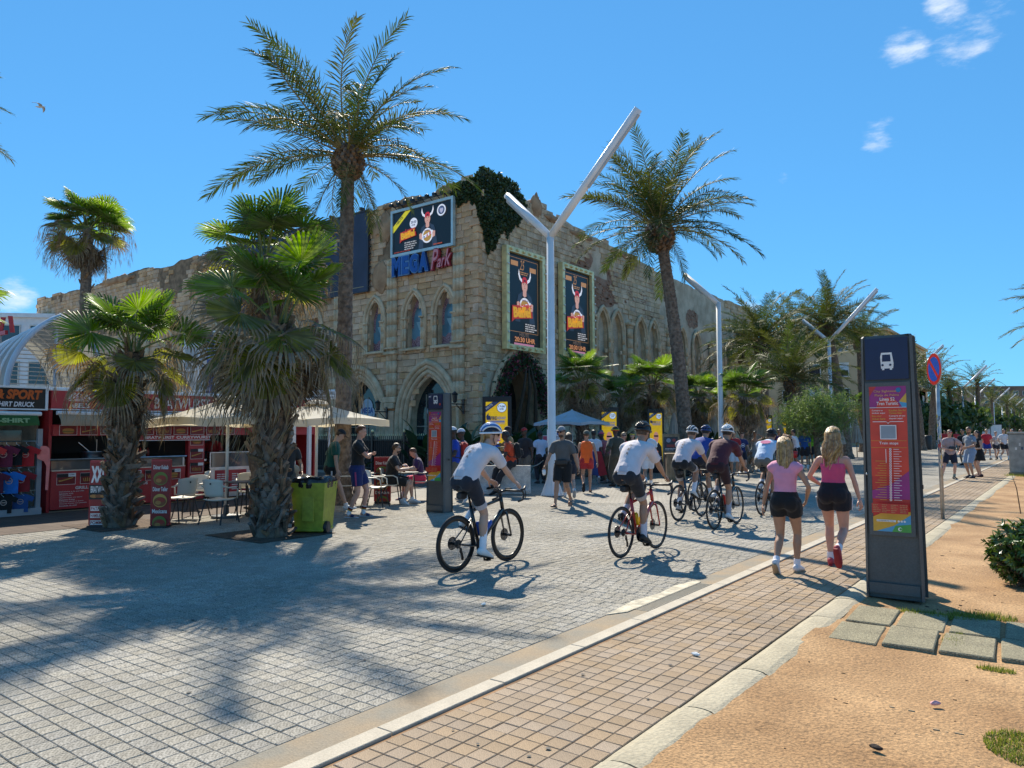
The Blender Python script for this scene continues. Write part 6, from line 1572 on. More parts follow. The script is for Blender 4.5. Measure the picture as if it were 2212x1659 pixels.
# ---- lime green wheeled bin with a black bag
bn_=G(657,1152);t=thing("wheelie_bin","lime green wheeled bin lined with a black bag beside the shaggy palm","bin",(bn_[0],bn_[1]+.2,0),R(30))
LIME=mat("lime_plastic",(0.28,0.305,0.025),.45,.15,3,bump=.15,bscale=20,speck=.12,speck_scale=14)
V=[]
for z,w,d in ((.06,.235,.235),(.5,.27,.27),(.84,.295,.30)):
 V+=[(sx*w,sy*d,z) for sx,sy in ((-1,-1),(1,-1),(1,1),(-1,1))]
b=MB().add((np.array(V),[(0,3,2,1)]+[(a*4+k,a*4+(k+1)%4,a*4+4+(k+1)%4,a*4+4+k) for a in (0,1) for k in range(4)]),LIME)
b.add(cbox((0,0,.06),(.50,.50,.06),0,.02),LIME).add(cbox((0,-.27,.45),(.2,.02,.5),0,.008),LIME);b.build("body",t)
bg=MB();th=np.arange(40)/40*2*math.pi;V=[]
for z,r_,wv in ((.75,.315,.006),(.80,.325,.010),(.88,.325,.010),(.925,.30,.015),(.90,.20,.03),(.84,.05,.0)):
 for k,a in enumerate(th):
  sq=1/max(abs(math.cos(a)),abs(math.sin(a)))**.75;rr=r_*sq*.93+wv*math.sin(k*1.9) ;V.append((rr*math.cos(a),rr*math.sin(a),z+wv*math.sin(k*.8+z*9)))
i=np.arange(40);j=(i+1)%40
bg.add((np.array(V),np.concatenate([np.stack([a*40+i,a*40+j,(a+1)*40+j,(a+1)*40+i],1) for a in range(5)])),mat("bin_bag",(0.012,0.012,0.014),.22,.2,6,bump=.6,bscale=14),True);bg.build("bag",t)
for s_ in (-1,1):MB().add(tube([(s_*.27-.03,-.12,.10),(s_*.27+.03,-.12,.10)],.10,18),M_BLACKP).add(tube([(s_*.3,-.12,.10),(s_*.306,-.12,.10)],.055,12),cm('#3b3c3f',.5)).build("wheel",t)
# ---- concrete barrier with graffiti
p0=G(1146,1066);t=thing("concrete_barrier","white concrete barrier with red graffiti behind the first cyclist","barrier",(p0[0],p0[1],0),R(33))
CB=mat("white_concrete",(0.52,0.51,0.48),.9,.18,5,bump=.5,bscale=30,speck=.12,speck_scale=40)
pr=[(-.26,0),(.26,0),(.26,.08),(.13,.28),(.09,.76),(-.09,.76),(-.13,.28),(-.26,.08)]
MB().add(prism([(x,z) for x,z in pr],(0,0,0),(0,1,0),(0,0,1),(-1.9,0,0)),CB).build("block",t)
P=Print((-1.9,-.118,.30),(1,0,0),(0,.085,1));rg=cm('#a32a26',.6)
for s_,x,w in (("K",.82,.16),("I",1.0,.05),("V",1.07,.14),("R",1.22,.14)):P.text(s_,x,.06,w,.24,rg,.0,.1)
P.text("V2",1.02,.33,.2,.08,rg,.0).text("TOR",.35,.2,.25,.09,cm('#8f8f8c',.6),.0).lines(.3,.36,.35,2,.06,.012,cm('#8f8f8c',.6),3)
P.build("graffiti",t)
# ---- yellow poster light boxes
def poster_box(u,d,w,ztop,label,man=True,rz=30,zb=.35):
 p_=at(u,935,d);t=thing("light_box",label,"poster stand",(p_[0],p_[1],0),R(rz),"yellow light box posters before the hall")
 MB().add(cbox((0,.08,ztop/2),(w,.16,ztop),0,.012),cm('#181a20',.4)).build("case",t)
 W=w*.76;H=ztop-.18-zb;P=Print((-W/2,-.001,zb),(1,0,0),(0,0,1));yl,nv=em('#d8b312'),em('#1d2c4e')
 P.rect(0,0,W,H,yl)
 for k in range(int(H/.06)):P.rect(0,k*.06,W,k*.06+.006,em('#c09c10'))
 P.poly([(0,H-.36*W/.75),(0,H-.16*W/.75),(.25*W/.75,H),(.5*W/.75,H)],nv).text("HEUTE",.04*W/.75,H-.27*W/.75,.27*W/.75,.075,wl_,.03,rot=.62)
 P.disc(W*.74,H-W*.27,W*.22,nv).disc(W*.74,H-W*.27,W*.2,em('#cfe0ee')).text("17:00",W*.59,H-W*.26,W*.3,W*.09,nv,.03).text("UHR",W*.64,H-W*.37,W*.2,W*.08,nv,.03)
 z=H-W*.82
 P.poly([(W*.05,z),(W*.03,z+W*.16),(W*.13,z+W*.32),(W*.15,z+W*.18),(W*.22,z+W*.2),(W*.24,z)],nv).text("FIRE",W*.24,z,W*.28,W*.16,nv,.04).text("SQUAD",W*.52,z+W*.01,W*.4,W*.14,em('#3a5fa0'),.03,.2)
 P.rect(W*.12,z-W*.06,W*.88,z-W*.03,em('#3a5fa0')).rect(W*.22,z-W*.12,W*.88,z-W*.07,em('#3a5fa0')).lines(W*.18,z-W*.19,W*.7,1,.04,W*.03,wl_,3,.1)
 if man:
  b=H*.0;P.poly([(W*.05,b),(W*.1,H*.34),(W*.3,H*.42),(W*.7,H*.42),(W*.92,H*.34),(W,b)],em('#15161b')).poly([(W*.38,H*.40),(W*.42,H*.46),(W*.6,H*.46),(W*.62,H*.40),(W*.5,H*.36)],em('#c9ccd2'))
  P.disc(W*.5,H*.53,W*.2,em('#c88a78'),H*.105).rect(W*.33,H*.535,W*.67,H*.565,cm('#101116',.3)).poly([(W*.44,H*.48),(W*.56,H*.48),(W*.54,H*.474),(W*.46,H*.474)],em('#8a4a40')).disc(W*.52,H*.24,W*.14,em('#b97765'),H*.03).text("MUSIC",W*.4,H*.1,W*.5,H*.05,em('#b9bcc4'),.02)
 P.build("poster",t)
poster_box(1073,24.5,.96,2.86,"yellow light box poster behind the first cyclist's helmet")
poster_box(1316,28.5,.74,2.62,"second yellow light box poster, right of the pale parasol")
poster_box(1417,30.5,.66,2.62,"third yellow light box poster with a bald man in sunglasses")
poster_box(1697,39,.62,2.5,"small yellow poster far back left of a thin palm trunk")
poster_box(1659,40,.5,2.55,"narrow yellow poster strip behind the folded parasols",False)
poster_box(1566,36,.45,2.3,"sliver of a yellow poster just right of the second lamp post",False)
# ---- wooden menu stand, wooden bin, dark container, notices
p_=at(1449,935,27.5);t=thing("wooden_stand","wooden notice stand with framed menus beside the third yellow poster","notice stand",(p_[0],p_[1],0),R(30))
MB().add(cbox((0,0,.82),(.62,.08,1.55),0,.01),M_WOOD).add(box(-.3,-.2,0,.3,.2,.05),M_WOOD).build("board",t)
P=Print((-.31,-.041,0),(1,0,0),(0,0,1));P.rect(.06,.95,.56,1.48,cm('#32333c',.4)).disc(.22,1.35,.08,cm('#8a94a8',.4)).disc(.42,1.36,.06,cm('#a03a3a',.4)).rect(.15,1.1,.45,1.2,cm('#94352f',.4)).lines(.1,1.04,.4,2,.05,.02,wl_,3).rect(.06,.2,.28,.85,cm('#4f2b2b',.4)).rect(.33,.2,.56,.85,cm('#514a3c',.4)).disc(.17,.62,.07,cm('#b9b0a0',.4));P.build("menus",t)
p_=G(1459,1038);t=thing("wooden_bin","square wooden bin behind the second cyclist","bin",(p_[0],p_[1],0),R(30))
for k in range(7):MB().add(cbox((-.27+k*.09,-.3,.45),(.084,.03,.88),0,.004),M_WOOD).build("plank",t)
MB().add(cbox((0,0,.44),(.6,.56,.86)),mat("dark_wood",(0.09,0.06,0.035),.8,.2,4)).add(cbox((0,0,.91),(.68,.66,.04),0,.01),M_WOOD).build("body",t)
p_=G(1526,1034);t=thing("waste_container","dark grey waste container with a pale domed lid behind the maroon cyclist","waste container",(p_[0],p_[1]+.3,0),R(25))
MB().add(cbox((0,0,.66),(.95,.75,1.05),0,.06),mat("container_grey",(0.06,0.065,0.065),.5,.15,3)).build("body",t)
V,F=ellipsoid((0,0,1.18),(.54,.44,.17),18,10);MB().add((V,F),mat("container_lid",(0.42,0.42,0.41),.4,.1,4),True).build("lid",t)
for sx in (-1,1):MB().add(tube([(sx*.38-.04,-.3,.1),(sx*.38+.04,-.3,.1)],.1,12),M_BLACKP).build("wheel",t)
p_=at(2014/1.0,935,66);t=thing("litter_bin","dark litter bin by the palm trunk right of the totem","bin",(p_[0]-.4,p_[1],0));MB().add(lathe([(.3,0),(.33,.1),(.36,1.15),(.3,1.25),(0,1.3)],14),cm('#26282a',.5),True).build("body",t)
for k,(u,d,rz) in enumerate(((1190,24,20),(1206,24.6,35),(1180,25,25))):
 p_=at(u,935,d);t=thing("notice_post",["short wooden post with a white notice, left of the tall lamp post","white notice on a post nearest the tall lamp post","rope post with a coloured leaflet stand by the orange T-shirt man"][k],"notice",(p_[0],p_[1],0),R(rz),"wooden notice posts at the entrance")
 MB().add(cbox((0,0,.6),(.12,.12,1.2),0,.01),M_WOOD).build("post",t);MB().add(cbox((0,-.07,1.55-.2*(k==2)),(.22,.02,.42)),WHITEP).build("notice_plate",t)
 P=Print((-.1,-.081,1.36-.2*(k==2)),(1,0,0),(0,0,1));P.disc(.1,.26,.05,cm('#2a4a8a',.5)).lines(.03,.16,.14,3,.045,.02,cm('#4a5a7a',.5),3)
 if k==2:P.poly([(0,0),(.2,.0),(.2,.2),(0,.12)],cm('#5f9a3a',.5)).poly([(0,.2),(.2,.25),(.2,.38),(0,.38)],cm('#c04f6a',.5))
 P.build("notice_print",t)
rp=thing("rope_barrier","pale rope hanging between the wooden posts at the entrance","rope",tuple(at(1120,935,24)[:2])+(0,));a0=np.array(rp.location)
pts=[at(u,935,d)*[1,1,0]-a0 for u,d in ((1020,23),(1048,23.2),(1120,23.6),(1180,24.6),(1206,24.5))];rb=MB()
for a,b in zip(pts[:-1],pts[1:]):
 tt=np.linspace(0,1,9)[:,None];L_=a*(1-tt)+b*tt;L_[:,2]=.85-.28*np.sin(math.pi*tt[:,0]);rb.add(tube(L_,.018,5),cm('#a8a294',.8),True)
rb.build("rope",rp)
for pnt in pts:MB().add(tube([pnt,pnt+np.array([0,0,.95])],.05,7),M_WOOD).build("post",rp)
pw=thing("planter_wall","low brown wooden planter along the bed in front of the hall","planter",(0,0,0));a,b=at(975,935,26),at(1042,935,24.4)
for k in range(9):
 c=a+(b-a)*(k+.5)/9;MB().add(cbox((c[0],c[1],.3),(.34,.12,.6),math.atan2(b[1]-a[1],b[0]-a[0]),.01),M_WOOD).build("plank",pw)
# ---- black fence with gilded tips in front of the hall
fe=thing("iron_fence","black iron fence with gilded tips and dark screening before the hall","fence",(-26,22.2,0));X0,X1=-10.0,5.6
fp_=MB().add(box(X0,-.012,.0,X1,.0,1.4),mat("dark_screen",(0.012,0.012,0.013),.7,.2,5));fp_.build("screen",fe)
pk=MB();tp=MB()
for k in range(int((X1-X0)/.125)):
 x=X0+k*.125;pk.add(box(x-.011,-.045,.05,x+.011,-.025,1.55),BLK);tp.add(lathe([(.0,1.54),(.022,1.57),(.013,1.60),(.0,1.66)],5,(x,-.035,0)),GOLD)
pk.build("pickets",fe,kind='stuff');tp.build("gilded_tips",fe,kind='stuff')
rl_=MB().add(box(X0,-.05,1.35,X1,-.02,1.39),BLK).add(box(X0,-.05,.15,X1,-.02,.19),BLK);rl_.build("rail",fe)
for x in np.arange(X0,X1+.1,1.95):MB().add(cbox((x,-.03,.85),(.09,.09,1.7)),BLK).add(ellipsoid((x,-.03,1.76),(.06,.06,.07),8,6),GOLD,True).build("post",fe)
for k,u in enumerate((634,668)):
 p_=at(u,935,18.5+k);t=thing("white_post",("slim white post behind the man in green, left one","slim white post behind the man in green, right one")[k],"post",(p_[0],p_[1],0));MB().add(cbox((0,0,1.25),(.09,.09,2.5),0,.008),WHITEP).build("shaft",t)
# ---- street name sign
p_=at(700,935,20.6);t=thing("street_sign","white street name sign box with an arrow above the right cream parasol","street sign",(p_[0],p_[1],0),R(37))
MB().add(cbox((0,0,2.74),(.72,.12,.27),0,.03),WHITEP).build("sign_box",t);MB().add(tube([(.15,0,0),(.15,0,2.62)],.04,8),WHITEP).build("pole",t)
P=Print((-.33,-.061,2.62),(1,0,0),(0,0,1));P.text("C/ MISIO SANT GABRIEL",.02,.11,.6,.085,cm('#2a2b2c',.5),.012).rect(.15,.035,.6,.055,cm('#2a2b2c',.5)).poly([(.03,.045),(.15,.02),(.15,.07)],cm('#2a2b2c',.5));P.build("sign_lettering",t)
# ---- gull
g_=at(86,231,42);t=thing("gull","white gull gliding in the blue sky at the upper left","bird",tuple(g_),R(37-80))
W=MB();FEA=mat("gull_white",(0.66,0.66,0.66),.7,.06,6);GW=mat("gull_grey",(0.42,0.43,0.45),.7,.1,6)
body=MB().add(tube([(0,-.24,0),(0,-.16,.01),(0,-.02,.0),(0,.13,.02),(0,.2,.035),(0,.26,.03)],[(.012,.006),(.04,.03),(.068,.062),(.048,.05),(.036,.036),(.010,.010)],10),FEA,True);body.build("body",t)
for s_ in (-1,1):
 sec=[(0,.0,.06,.10),(.18,.07,.09,.09),(.38,.06,.06,.075),(.56,.0,-.02,.05),(.68,-.05,-.12,.008)]
 V=[];
 for x,z,y,c in sec:V+=[(s_*x,y+c,z),(s_*x,y,z+.018),(s_*x,y-c,z),(s_*x,y,z-.006)]
 W_=MB().add((np.array(V),np.array([(i*4+k,i*4+(k+1)%4,i*4+4+(k+1)%4,i*4+4+k) for i in range(4) for k in range(4)])),GW,True);W_.build("wing",t)
MB().add(ellipsoid((0,.28,.028),(.008,.03,.009),6,5),cm('#c99a2a',.5)).build("beak",t)
# ================================================================== bicycles and people
JOBS=[]
def remesh_obj(name,mb,parent,m,vox,smooth=3,extra=None):
 """one continuous surface out of overlapping limbs: voxel remesh plus smoothing, applied for all figures in one pass"""
 o=mb.build(name,parent)
 md=o.modifiers.new("fuse",'REMESH');md.mode='VOXEL';md.voxel_size=vox;md.use_smooth_shade=True
 ms_=o.modifiers.new("relax",'SMOOTH');ms_.factor=.5;ms_.iterations=smooth
 JOBS.append((o,m,extra));return o
def run_jobs():
 bpy.context.view_layer.update();dg=bpy.context.evaluated_depsgraph_get()
 for o,m,extra in JOBS:
  me=bpy.data.meshes.new_from_object(o.evaluated_get(dg));n=len(me.vertices)
  if n and extra and extra.get('wrinkle'):
   v=np.zeros(n*3,np.float32);me.vertices.foreach_get("co",v);v=v.reshape(-1,3);nr=np.zeros(n*3,np.float32);me.vertices.foreach_get("normal",nr);nr=nr.reshape(-1,3)
   w=extra['wrinkle']*noise2(v[:,0]*9+v[:,2]*5,v[:,1]*9-v[:,2]*11,extra.get('seed',0),3);v=v+nr*w[:,None];me.vertices.foreach_set("co",v.astype(np.float32).ravel())
  if extra and extra.get('add'):
   me2=extra['add'].mesh("add");v0=np.zeros(n*3,np.float32);me.vertices.foreach_get("co",v0)
   f0=[tuple(p.vertices) for p in me.polygons];q_=MB();q_.add((v0.reshape(-1,3),f0),m,True);v1=np.zeros(len(me2.vertices)*3,np.float32);me2.vertices.foreach_get("co",v1)
   q_.add((v1.reshape(-1,3),[tuple(p.vertices) for p in me2.polygons]),m,True);bpy.data.meshes.remove(me);bpy.data.meshes.remove(me2);me=q_.mesh(o.name)
  else:
   me.materials.clear();me.materials.append(m);me.polygons.foreach_set("material_index",np.zeros(len(me.polygons),np.int32));me.polygons.foreach_set("use_smooth",np.ones(len(me.polygons),bool))
  old=o.data;o.modifiers.clear();o.data=me;me.name=o.name.split('.')[0];bpy.data.meshes.remove(old)
def cloth(h,rough=.85):return mat("fabric_"+h.lstrip('#')+str(int(rough*100)),h,rough,.07,7,bump=.25,bscale=22,sheen=.15)
def skinm(k):return mat("skin_"+k,{'fair':(0.52,0.31,0.22),'tan':(0.40,0.215,0.135),'dark':(0.055,0.030,0.022),'pink':(0.56,0.30,0.22),'olive':(0.36,0.20,0.125)}[k],.5,.07,9,bump=.08,bscale=120)
HAIRC={'blonde':(0.30,0.185,0.08),'fairhair':(0.42,0.29,0.14),'brown':(0.07,0.038,0.02),'dark':(0.016,0.012,0.010),'auburn':(0.16,0.06,0.025),'grey':(0.32,0.31,0.30),'red':(0.35,0.10,0.02)}
def hairm(k):return mat("hair_"+k,HAIRC[k],.42,.35,26,bump=.5,bscale=120,island=.2)
def ik(a,b,l1,l2,hint):
 a,b=np.asarray(a,float),np.asarray(b,float);d=b-a;L=np.linalg.norm(d);Lm=min(L,(l1+l2)*.998);u_=d/L;b=a+u_*Lm
 x=(l1*l1-l2*l2+Lm*Lm)/(2*Lm);h=math.sqrt(max(0,l1*l1-x*x));p_=np.asarray(hint,float)-u_*np.dot(hint,u_);p_ /= np.linalg.norm(p_)+1e-9
 return a+u_*x+p_*h,b
def hand_vf(w,fd,pn,s,curl,side):
 """palm, four separate fingers and a thumb; w wrist, fd finger direction, pn palm normal"""
 mb=MB();fd=fd/np.linalg.norm(fd);pn=pn-fd*np.dot(pn,fd);pn /= np.linalg.norm(pn);sd=np.cross(fd,pn)*side
 mb.add(tube([w-fd*.012*s,w+fd*.03*s,w+fd*.075*s,w+fd*.09*s],[(.026*s,.017*s),(.036*s,.017*s),(.041*s,.014*s),(.036*s,.010*s)],10,up=pn),None,True)
 for k,(o,L) in enumerate(((-.030,.068),(-.010,.078),(.010,.074),(.029,.058))):
  p=w+fd*.085*s+sd*o*s;pts=[p-fd*.02*s];a=0
  for j in range(3):a+=curl*(.5+.3*j);p=p+(fd*math.cos(a)+pn*math.sin(a))*L*s*(.42,.33,.25)[j];pts.append(p)
  mb.add(tube(pts,np.array([.0095,.009,.008,.006])*s,6),None,True)
 p=w+fd*.02*s-sd*.028*s;t1=p+(-sd*.7+fd*.7+pn*.25)*.042*s;t2=t1+(fd*.85-sd*.2+pn*(.3+curl*.4))*.034*s
 mb.add(tube([p,t1,t2],np.array([.014,.011,.008])*s,6),None,True)
 return mb
def person(loc,heading,label,H=1.75,sex='m',skin='fair',pelvis=None,lean=4,twist=0,side=0,feet=None,hands=None,head=(0,0),top=None,bottom=None,shoes=None,socks=None,hair=None,hat=None,glasses=None,group=None,vox=.016,curl=.5,fat=1.0,hdirs=None,elbow=None,beard=None,pn=None):
 s=H/1.75;f=1 if sex=='m' else 0;q=np.random.default_rng(abs(hash(label))%1000 if False else sum(map(ord,label))%9973)
 S=lambda*a:np.array(a,float)*s
 pv=S(*pelvis) if pelvis is not None else S(0,0,.925)
 feet=feet or [(-.10,.02,.085,0,8),(.10,-.02,.085,0,-8)]
 hands=hands or [(-.27,.03,.79),(.27,.03,.79)]
 # spine
 X=np.array([1.0,0,0]);N=15;t=np.linspace(-.10,.62,N);la=R(lean)*np.clip(.35+.65*(t+.1)/.5,0,1)
 sd=R(side)*np.clip((t+.1)/.5,0,1);T=np.stack([np.sin(sd),np.sin(la)*np.cos(sd),np.cos(la)*np.cos(sd)],1)
 P=np.zeros((N,3));
 for i in range(1,N):P[i]=P[i-1]+(T[i]+T[i-1])/2*(t[i]-t[i-1])*s
 P+=pv-np.array([np.interp(0,t,P[:,k]) for k in range(3)])
 at_=lambda d:np.array([np.interp(d,t,P[:,k]) for k in range(3)])
 tdir=lambda d:(lambda v:v/np.linalg.norm(v))(np.array([np.interp(d,t,T[:,k]) for k in range(3)]))
 fwd=lambda d:(lambda v:v/np.linalg.norm(v))(np.cross(np.array([math.cos(R(twist)*max(0,d)/.46),math.sin(R(twist)*max(0,d)/.46),0])*-1,tdir(d))*-1*-1*-1) if False else (lambda x:(lambda v:v/np.linalg.norm(v))(np.cross(tdir(d),x)))(np.array([math.cos(R(twist)*max(0,d)/.46),math.sin(R(twist)*max(0,d)/.46),0]))
 sec=[(-.10,.125,.100),(-.03,.163,.122),(.05,.158,.116),(.16,.143,.102),(.28,.158,.112),(.38,.170,.112),(.45,.158,.094),(.50,.105,.078),(.53,.062,.060)] if f else [(-.10,.128,.102),(-.03,.170,.128),(.05,.158,.112),(.15,.122,.090),(.26,.133,.104),(.35,.143,.108),(.43,.138,.086),(.48,.090,.070),(.51,.053,.053)]
 sec=[(d,a*(1+(fat-1)*(1 if d<.35 else .4)),b*(1+(fat-1)*(1.4 if d<.35 else .4))) for d,a,b in sec]
 def torso(d0,d1,infl,flare=0.0,n=9):
  ds=np.linspace(d0,d1,n);dd,aa,bb=zip(*sec);mbt=MB()
  Pt=np.array([at_(d) for d in ds]);ra=np.interp(ds,dd,aa)*s+infl;rb=np.interp(ds,dd,bb)*s+infl
  k=np.clip((.12-ds)/.2,0,1);ra=ra+flare*k;rb=rb+flare*k
  return tube(Pt,np.stack([ra,rb],1),16,up=fwd((d0+d1)/2))
 shw=(.185 if f else .160)*s;sp_=.455 if f else .435
 shx=np.array([math.cos(R(twist)),math.sin(R(twist)),0])
 SH=[at_(sp_)-tdir(sp_)*.02*s-shx*shw,at_(sp_)-tdir(sp_)*.02*s+shx*shw]
 HP=[pv+S(-.092,0,-.02),pv+S(.092,0,-.02)]
 mb=MB();mb.add(torso(-.10,.53,0,n=14),None)
 if not f:
  for sg in (-1,1):mb.add(ellipsoid(at_(.30)+fwd(.3)*.085*s+X*sg*.065*s,np.array([.06,.055,.06])*s,10,7),None)
 for sg in (-1,1):mb.add(ellipsoid(pv+S(sg*.075,-.055,-.03),S(.088,.082,.098)*(1 if f else 1.06),10,7),None)
 lt,ls=.445*s,.415*s;KN,AN,FT=[],[],[]
 for k in (0,1):
  fx,fy,fz,fp,fyw=feet[k];kn,an=ik(HP[k],S(fx,fy,fz),lt,ls,(math.sin(R(-fyw))*.5,1,.1));KN.append(kn);AN.append(an)
  tw=(1 if f else 1.06)*(1+(fat-1)*.5);lp=lambda a,b,u_:a+(b-a)*u_
  mb.add(tube([lp(HP[k],kn,-.04),lp(HP[k],kn,.15),lp(HP[k],kn,.5),lp(HP[k],kn,.85),kn],np.array([.088,.090,.074,.056,.052])*s*tw,12),None)
  bk=np.cross(an-kn,X);bk=bk/np.linalg.norm(bk)*.012*s;bk=bk if bk[1]<0 else-bk
  mb.add(tube([kn,lp(kn,an,.12)+bk*.4,lp(kn,an,.32)+bk,lp(kn,an,.6)+bk*.4,lp(kn,an,.85),an],np.array([.052,.052,.056,.044,.033,.033])*s,12),None)
  yw,pt=R(fyw),R(fp);fdv=np.array([-math.sin(yw)*math.cos(pt),math.cos(yw)*math.cos(pt),-math.sin(pt)]);upv=np.array([-math.sin(yw)*math.sin(pt),math.cos(yw)*math.sin(pt),math.cos(pt)]);FT.append((an,fdv,upv))
  mb.add(tube([an-fdv*.055*s-upv*.045*s,an-fdv*.02*s-upv*.035*s,an+fdv*.06*s-upv*.045*s,an+fdv*.14*s-upv*.062*s,an+fdv*.185*s-upv*.068*s],[(.028*s,.030*s),(.034*s,.042*s),(.038*s,.033*s),(.042*s,.020*s),(.030*s,.012*s)],10,up=upv),None)
 la1,la2=(.285 if f else .27)*s,(.255 if f else .24)*s;EL,WR=[],[];hx=MB()
 for k in (0,1):
  sg=-1 if k==0 else 1;eh=(elbow[k] if elbow else (sg*.55,-1.0,-.25));el,wr=ik(SH[k],S(*hands[k]),la1,la2,eh);EL.append(el);WR.append(wr)
  am=(1.0 if f else .84)*(1+(fat-1)*.5);lp=lambda a,b,u_:a+(b-a)*u_
  mb.add(ellipsoid(SH[k]-np.array([sg*.012*s,0,.008*s]),np.array([.060,.058,.060])*s*am,10,7),None)
  mb.add(tube([lp(SH[k],el,-.03),lp(SH[k],el,.3),lp(SH[k],el,.6),el],np.array([.050,.052,.045,.037])*s*am,10),None)
  mb.add(tube([el,lp(el,wr,.25),lp(el,wr,.6),lp(el,wr,.92),wr],np.array([.037,.041,.034,.026,.026])*s*am,10),None)
  hd=(np.array(hdirs[k],float) if hdirs is not None and hdirs[k] is not None else (wr-el));pnk=np.array(pn[k],float) if pn is not None else np.array([-sg*.9,.35,-.1])
  h_=hand_vf(wr,hd,pnk,s*(1 if f else .92),curl,sg);off=hx.n;hx.V+=h_.V;hx.F+=[(g+off,0,True) for g,_,_ in h_.F];hx.n+=h_.n
 hx.mats=[None]
 # head
 nb=at_(.53 if f else .51);hy,hp=R(head[0]),R(head[1]);hf=np.array([-math.sin(hy)*math.cos(hp),math.cos(hy)*math.cos(hp),-math.sin(hp)]);hr=np.array([math.cos(hy),math.sin(hy),0]);hu=np.cross(hr,hf)
 hc=at_(.60)+hu*.105*s+hf*.022*s
 hc=hc+np.array([0,0,.0])
 hs=.95+.05*s if not f else 1.0;fr=np.stack([hr,hf,hu])
 mb.add(tube([at_(.46),at_(.53),hc-hu*.05*s-hf*.01*s],np.array([.066,.056,.056])*s*(1 if f else .86),12),None)
 mb.add(ellipsoid(hc+hu*.022*s,np.array([.076,.096,.094])*s*hs,16,12,fr),None);mb.add(ellipsoid(hc+hf*.028*s-hu*.05*s,np.array([.056,.062,.068])*s*hs,14,10,fr),None)
 mb.add(ellipsoid(hc+hf*.062*s-hu*.098*s,np.array([.024,.022,.02])*s,8,6,fr),None)
 mb.add(tube([hc+hf*.088*s+hu*.012*s,hc+hf*.108*s-hu*.028*s,hc+hf*.086*s-hu*.038*s],np.array([.009,.015,.012])*s,7),None)
 for sg in (-1,1):mb.add(ellipsoid(hc+hr*sg*.078*s-hf*.008*s-hu*.012*s,np.array([.010,.020,.032])*s,7,6,fr),None)
 body=remesh_obj("person",mb,None,skinm(skin),vox,3,{'add':hx})
 tag(body,label,"person",group);body.location=loc;body.rotation_euler=(0,0,R(heading))
 HC=lambda x,y,z:hc+hr*x*s+hf*y*s+hu*z*s
 if vox<.02:
  ey=MB()
  for sg in (-1,1):ey.add(ellipsoid(HC(sg*.032,.088,.008),np.array([.011,.009,.008])*s,7,5,fr),cm('#201812',.3))
  ey.add(tube([HC(-.022,.088,-.062),HC(0,.094,-.062),HC(.022,.088,-.062)],.0045*s,5),cm('#7a3a34',.6));ey.build("face_features",body)
 def garment(name,parts,hexcol,v=None,wr_=.008,sm=2):
  g=MB()
  for p_ in parts:g.add(p_,None)
  return remesh_obj(name,g,body,cloth(hexcol) if isinstance(hexcol,str) else hexcol,v or vox,sm,{'wrinkle':wr_ if vox<.02 else .003,'seed':len(label)})
 lp=lambda a,b,u_:a+(b-a)*u_
 if top:
  kd=top.get('kind','tee');inf=top.get('inf',.014);d0=top.get('hem',-.06);parts=[torso(d0,.50 if kd!='cami' else .36,inf,top.get('flare',.012))]
  slv=top.get('sleeve',.62 if kd in ('tee','jersey') else 0)
  if kd in ('tee','jersey','tank','cap'):
   parts.append(tube([at_(.42),at_(.52)],np.array([.105,.070])*s+inf*.5,12))
   for k in (0,1):
    sg=-1 if k==0 else 1;c_=SH[k] if kd!='tank' else lp(SH[k],at_(sp_),.32)
    parts.append(tube([lp(at_(sp_+.01),c_,.2),lp(at_(sp_+.01),c_,.7),c_],np.array([.078,.070,.062])*s+inf*(.9 if kd!='tank' else .2),12))
    if slv:parts.append(ellipsoid(SH[k]-np.array([sg*.012*s,0,.008*s]),np.array([.064,.062,.064])*s+inf,12,8));parts.append(ellipsoid(lp(at_(.44),SH[k],.55),np.array([.075,.085,.075])*s+inf*.6,12,8));parts.append(tube([lp(SH[k],EL[k],-.05),lp(SH[k],EL[k],slv*.5),lp(SH[k],EL[k],min(1,slv))],np.array([.058,.056,.050])*s+inf+np.array([0,.003,.006 if kd=='tee' else 0]),12))
    if slv>1:parts.append(tube([EL[k],lp(EL[k],WR[k],.5),lp(EL[k],WR[k],slv-1)],np.array([.044,.040,.034])*s+inf,10))
  if not f and kd!='none':
   for sg in (-1,1):parts.append(ellipsoid(at_(.30)+fwd(.3)*.088*s+X*sg*.064*s,np.array([.062,.056,.062])*s+inf*.6,10,7))
  tp_=garment("shirt" if kd!='cami' else "camisole",parts,top['c'],None,top.get('wr',.010))
  if kd=='cami':
   for sg in (-1,1):MB().add(tube([at_(.34)+X*sg*.075*s+fwd(.4)*.11*s,at_(.455)+X*sg*.085*s+tdir(.45)*.055*s,at_(.40)+X*sg*.085*s-fwd(.4)*.105*s,at_(.33)+X*sg*.08*s-fwd(.4)*.118*s],.006*s,5),cloth(top['c'])).build("strap",tp_)
  if top.get('pocket'):
   o=at_(.03)-fwd(.03)*(.125*s+inf);MB().add(tube([at_(-.02),at_(.06),at_(.12)],[(.135*s,.122*s+inf+.010),(.13*s,.118*s+inf+.012),(.125*s,.105*s+inf)],16,up=fwd(0)),cloth(top['pocket'])).build("rear_pocket",tp_)
  for ch,d in top.get('text',()):
   o=at_(d)-fwd(d)*(np.interp(d,*zip(*[(x[0],x[2]) for x in sec]))*s+inf+.004);Pp=Print(o-X*.018,X,tdir(d));Pp.text(ch,0,0,.036,.04,cm('#3a3a40',.7),.02);Pp.build("letter",tp_)
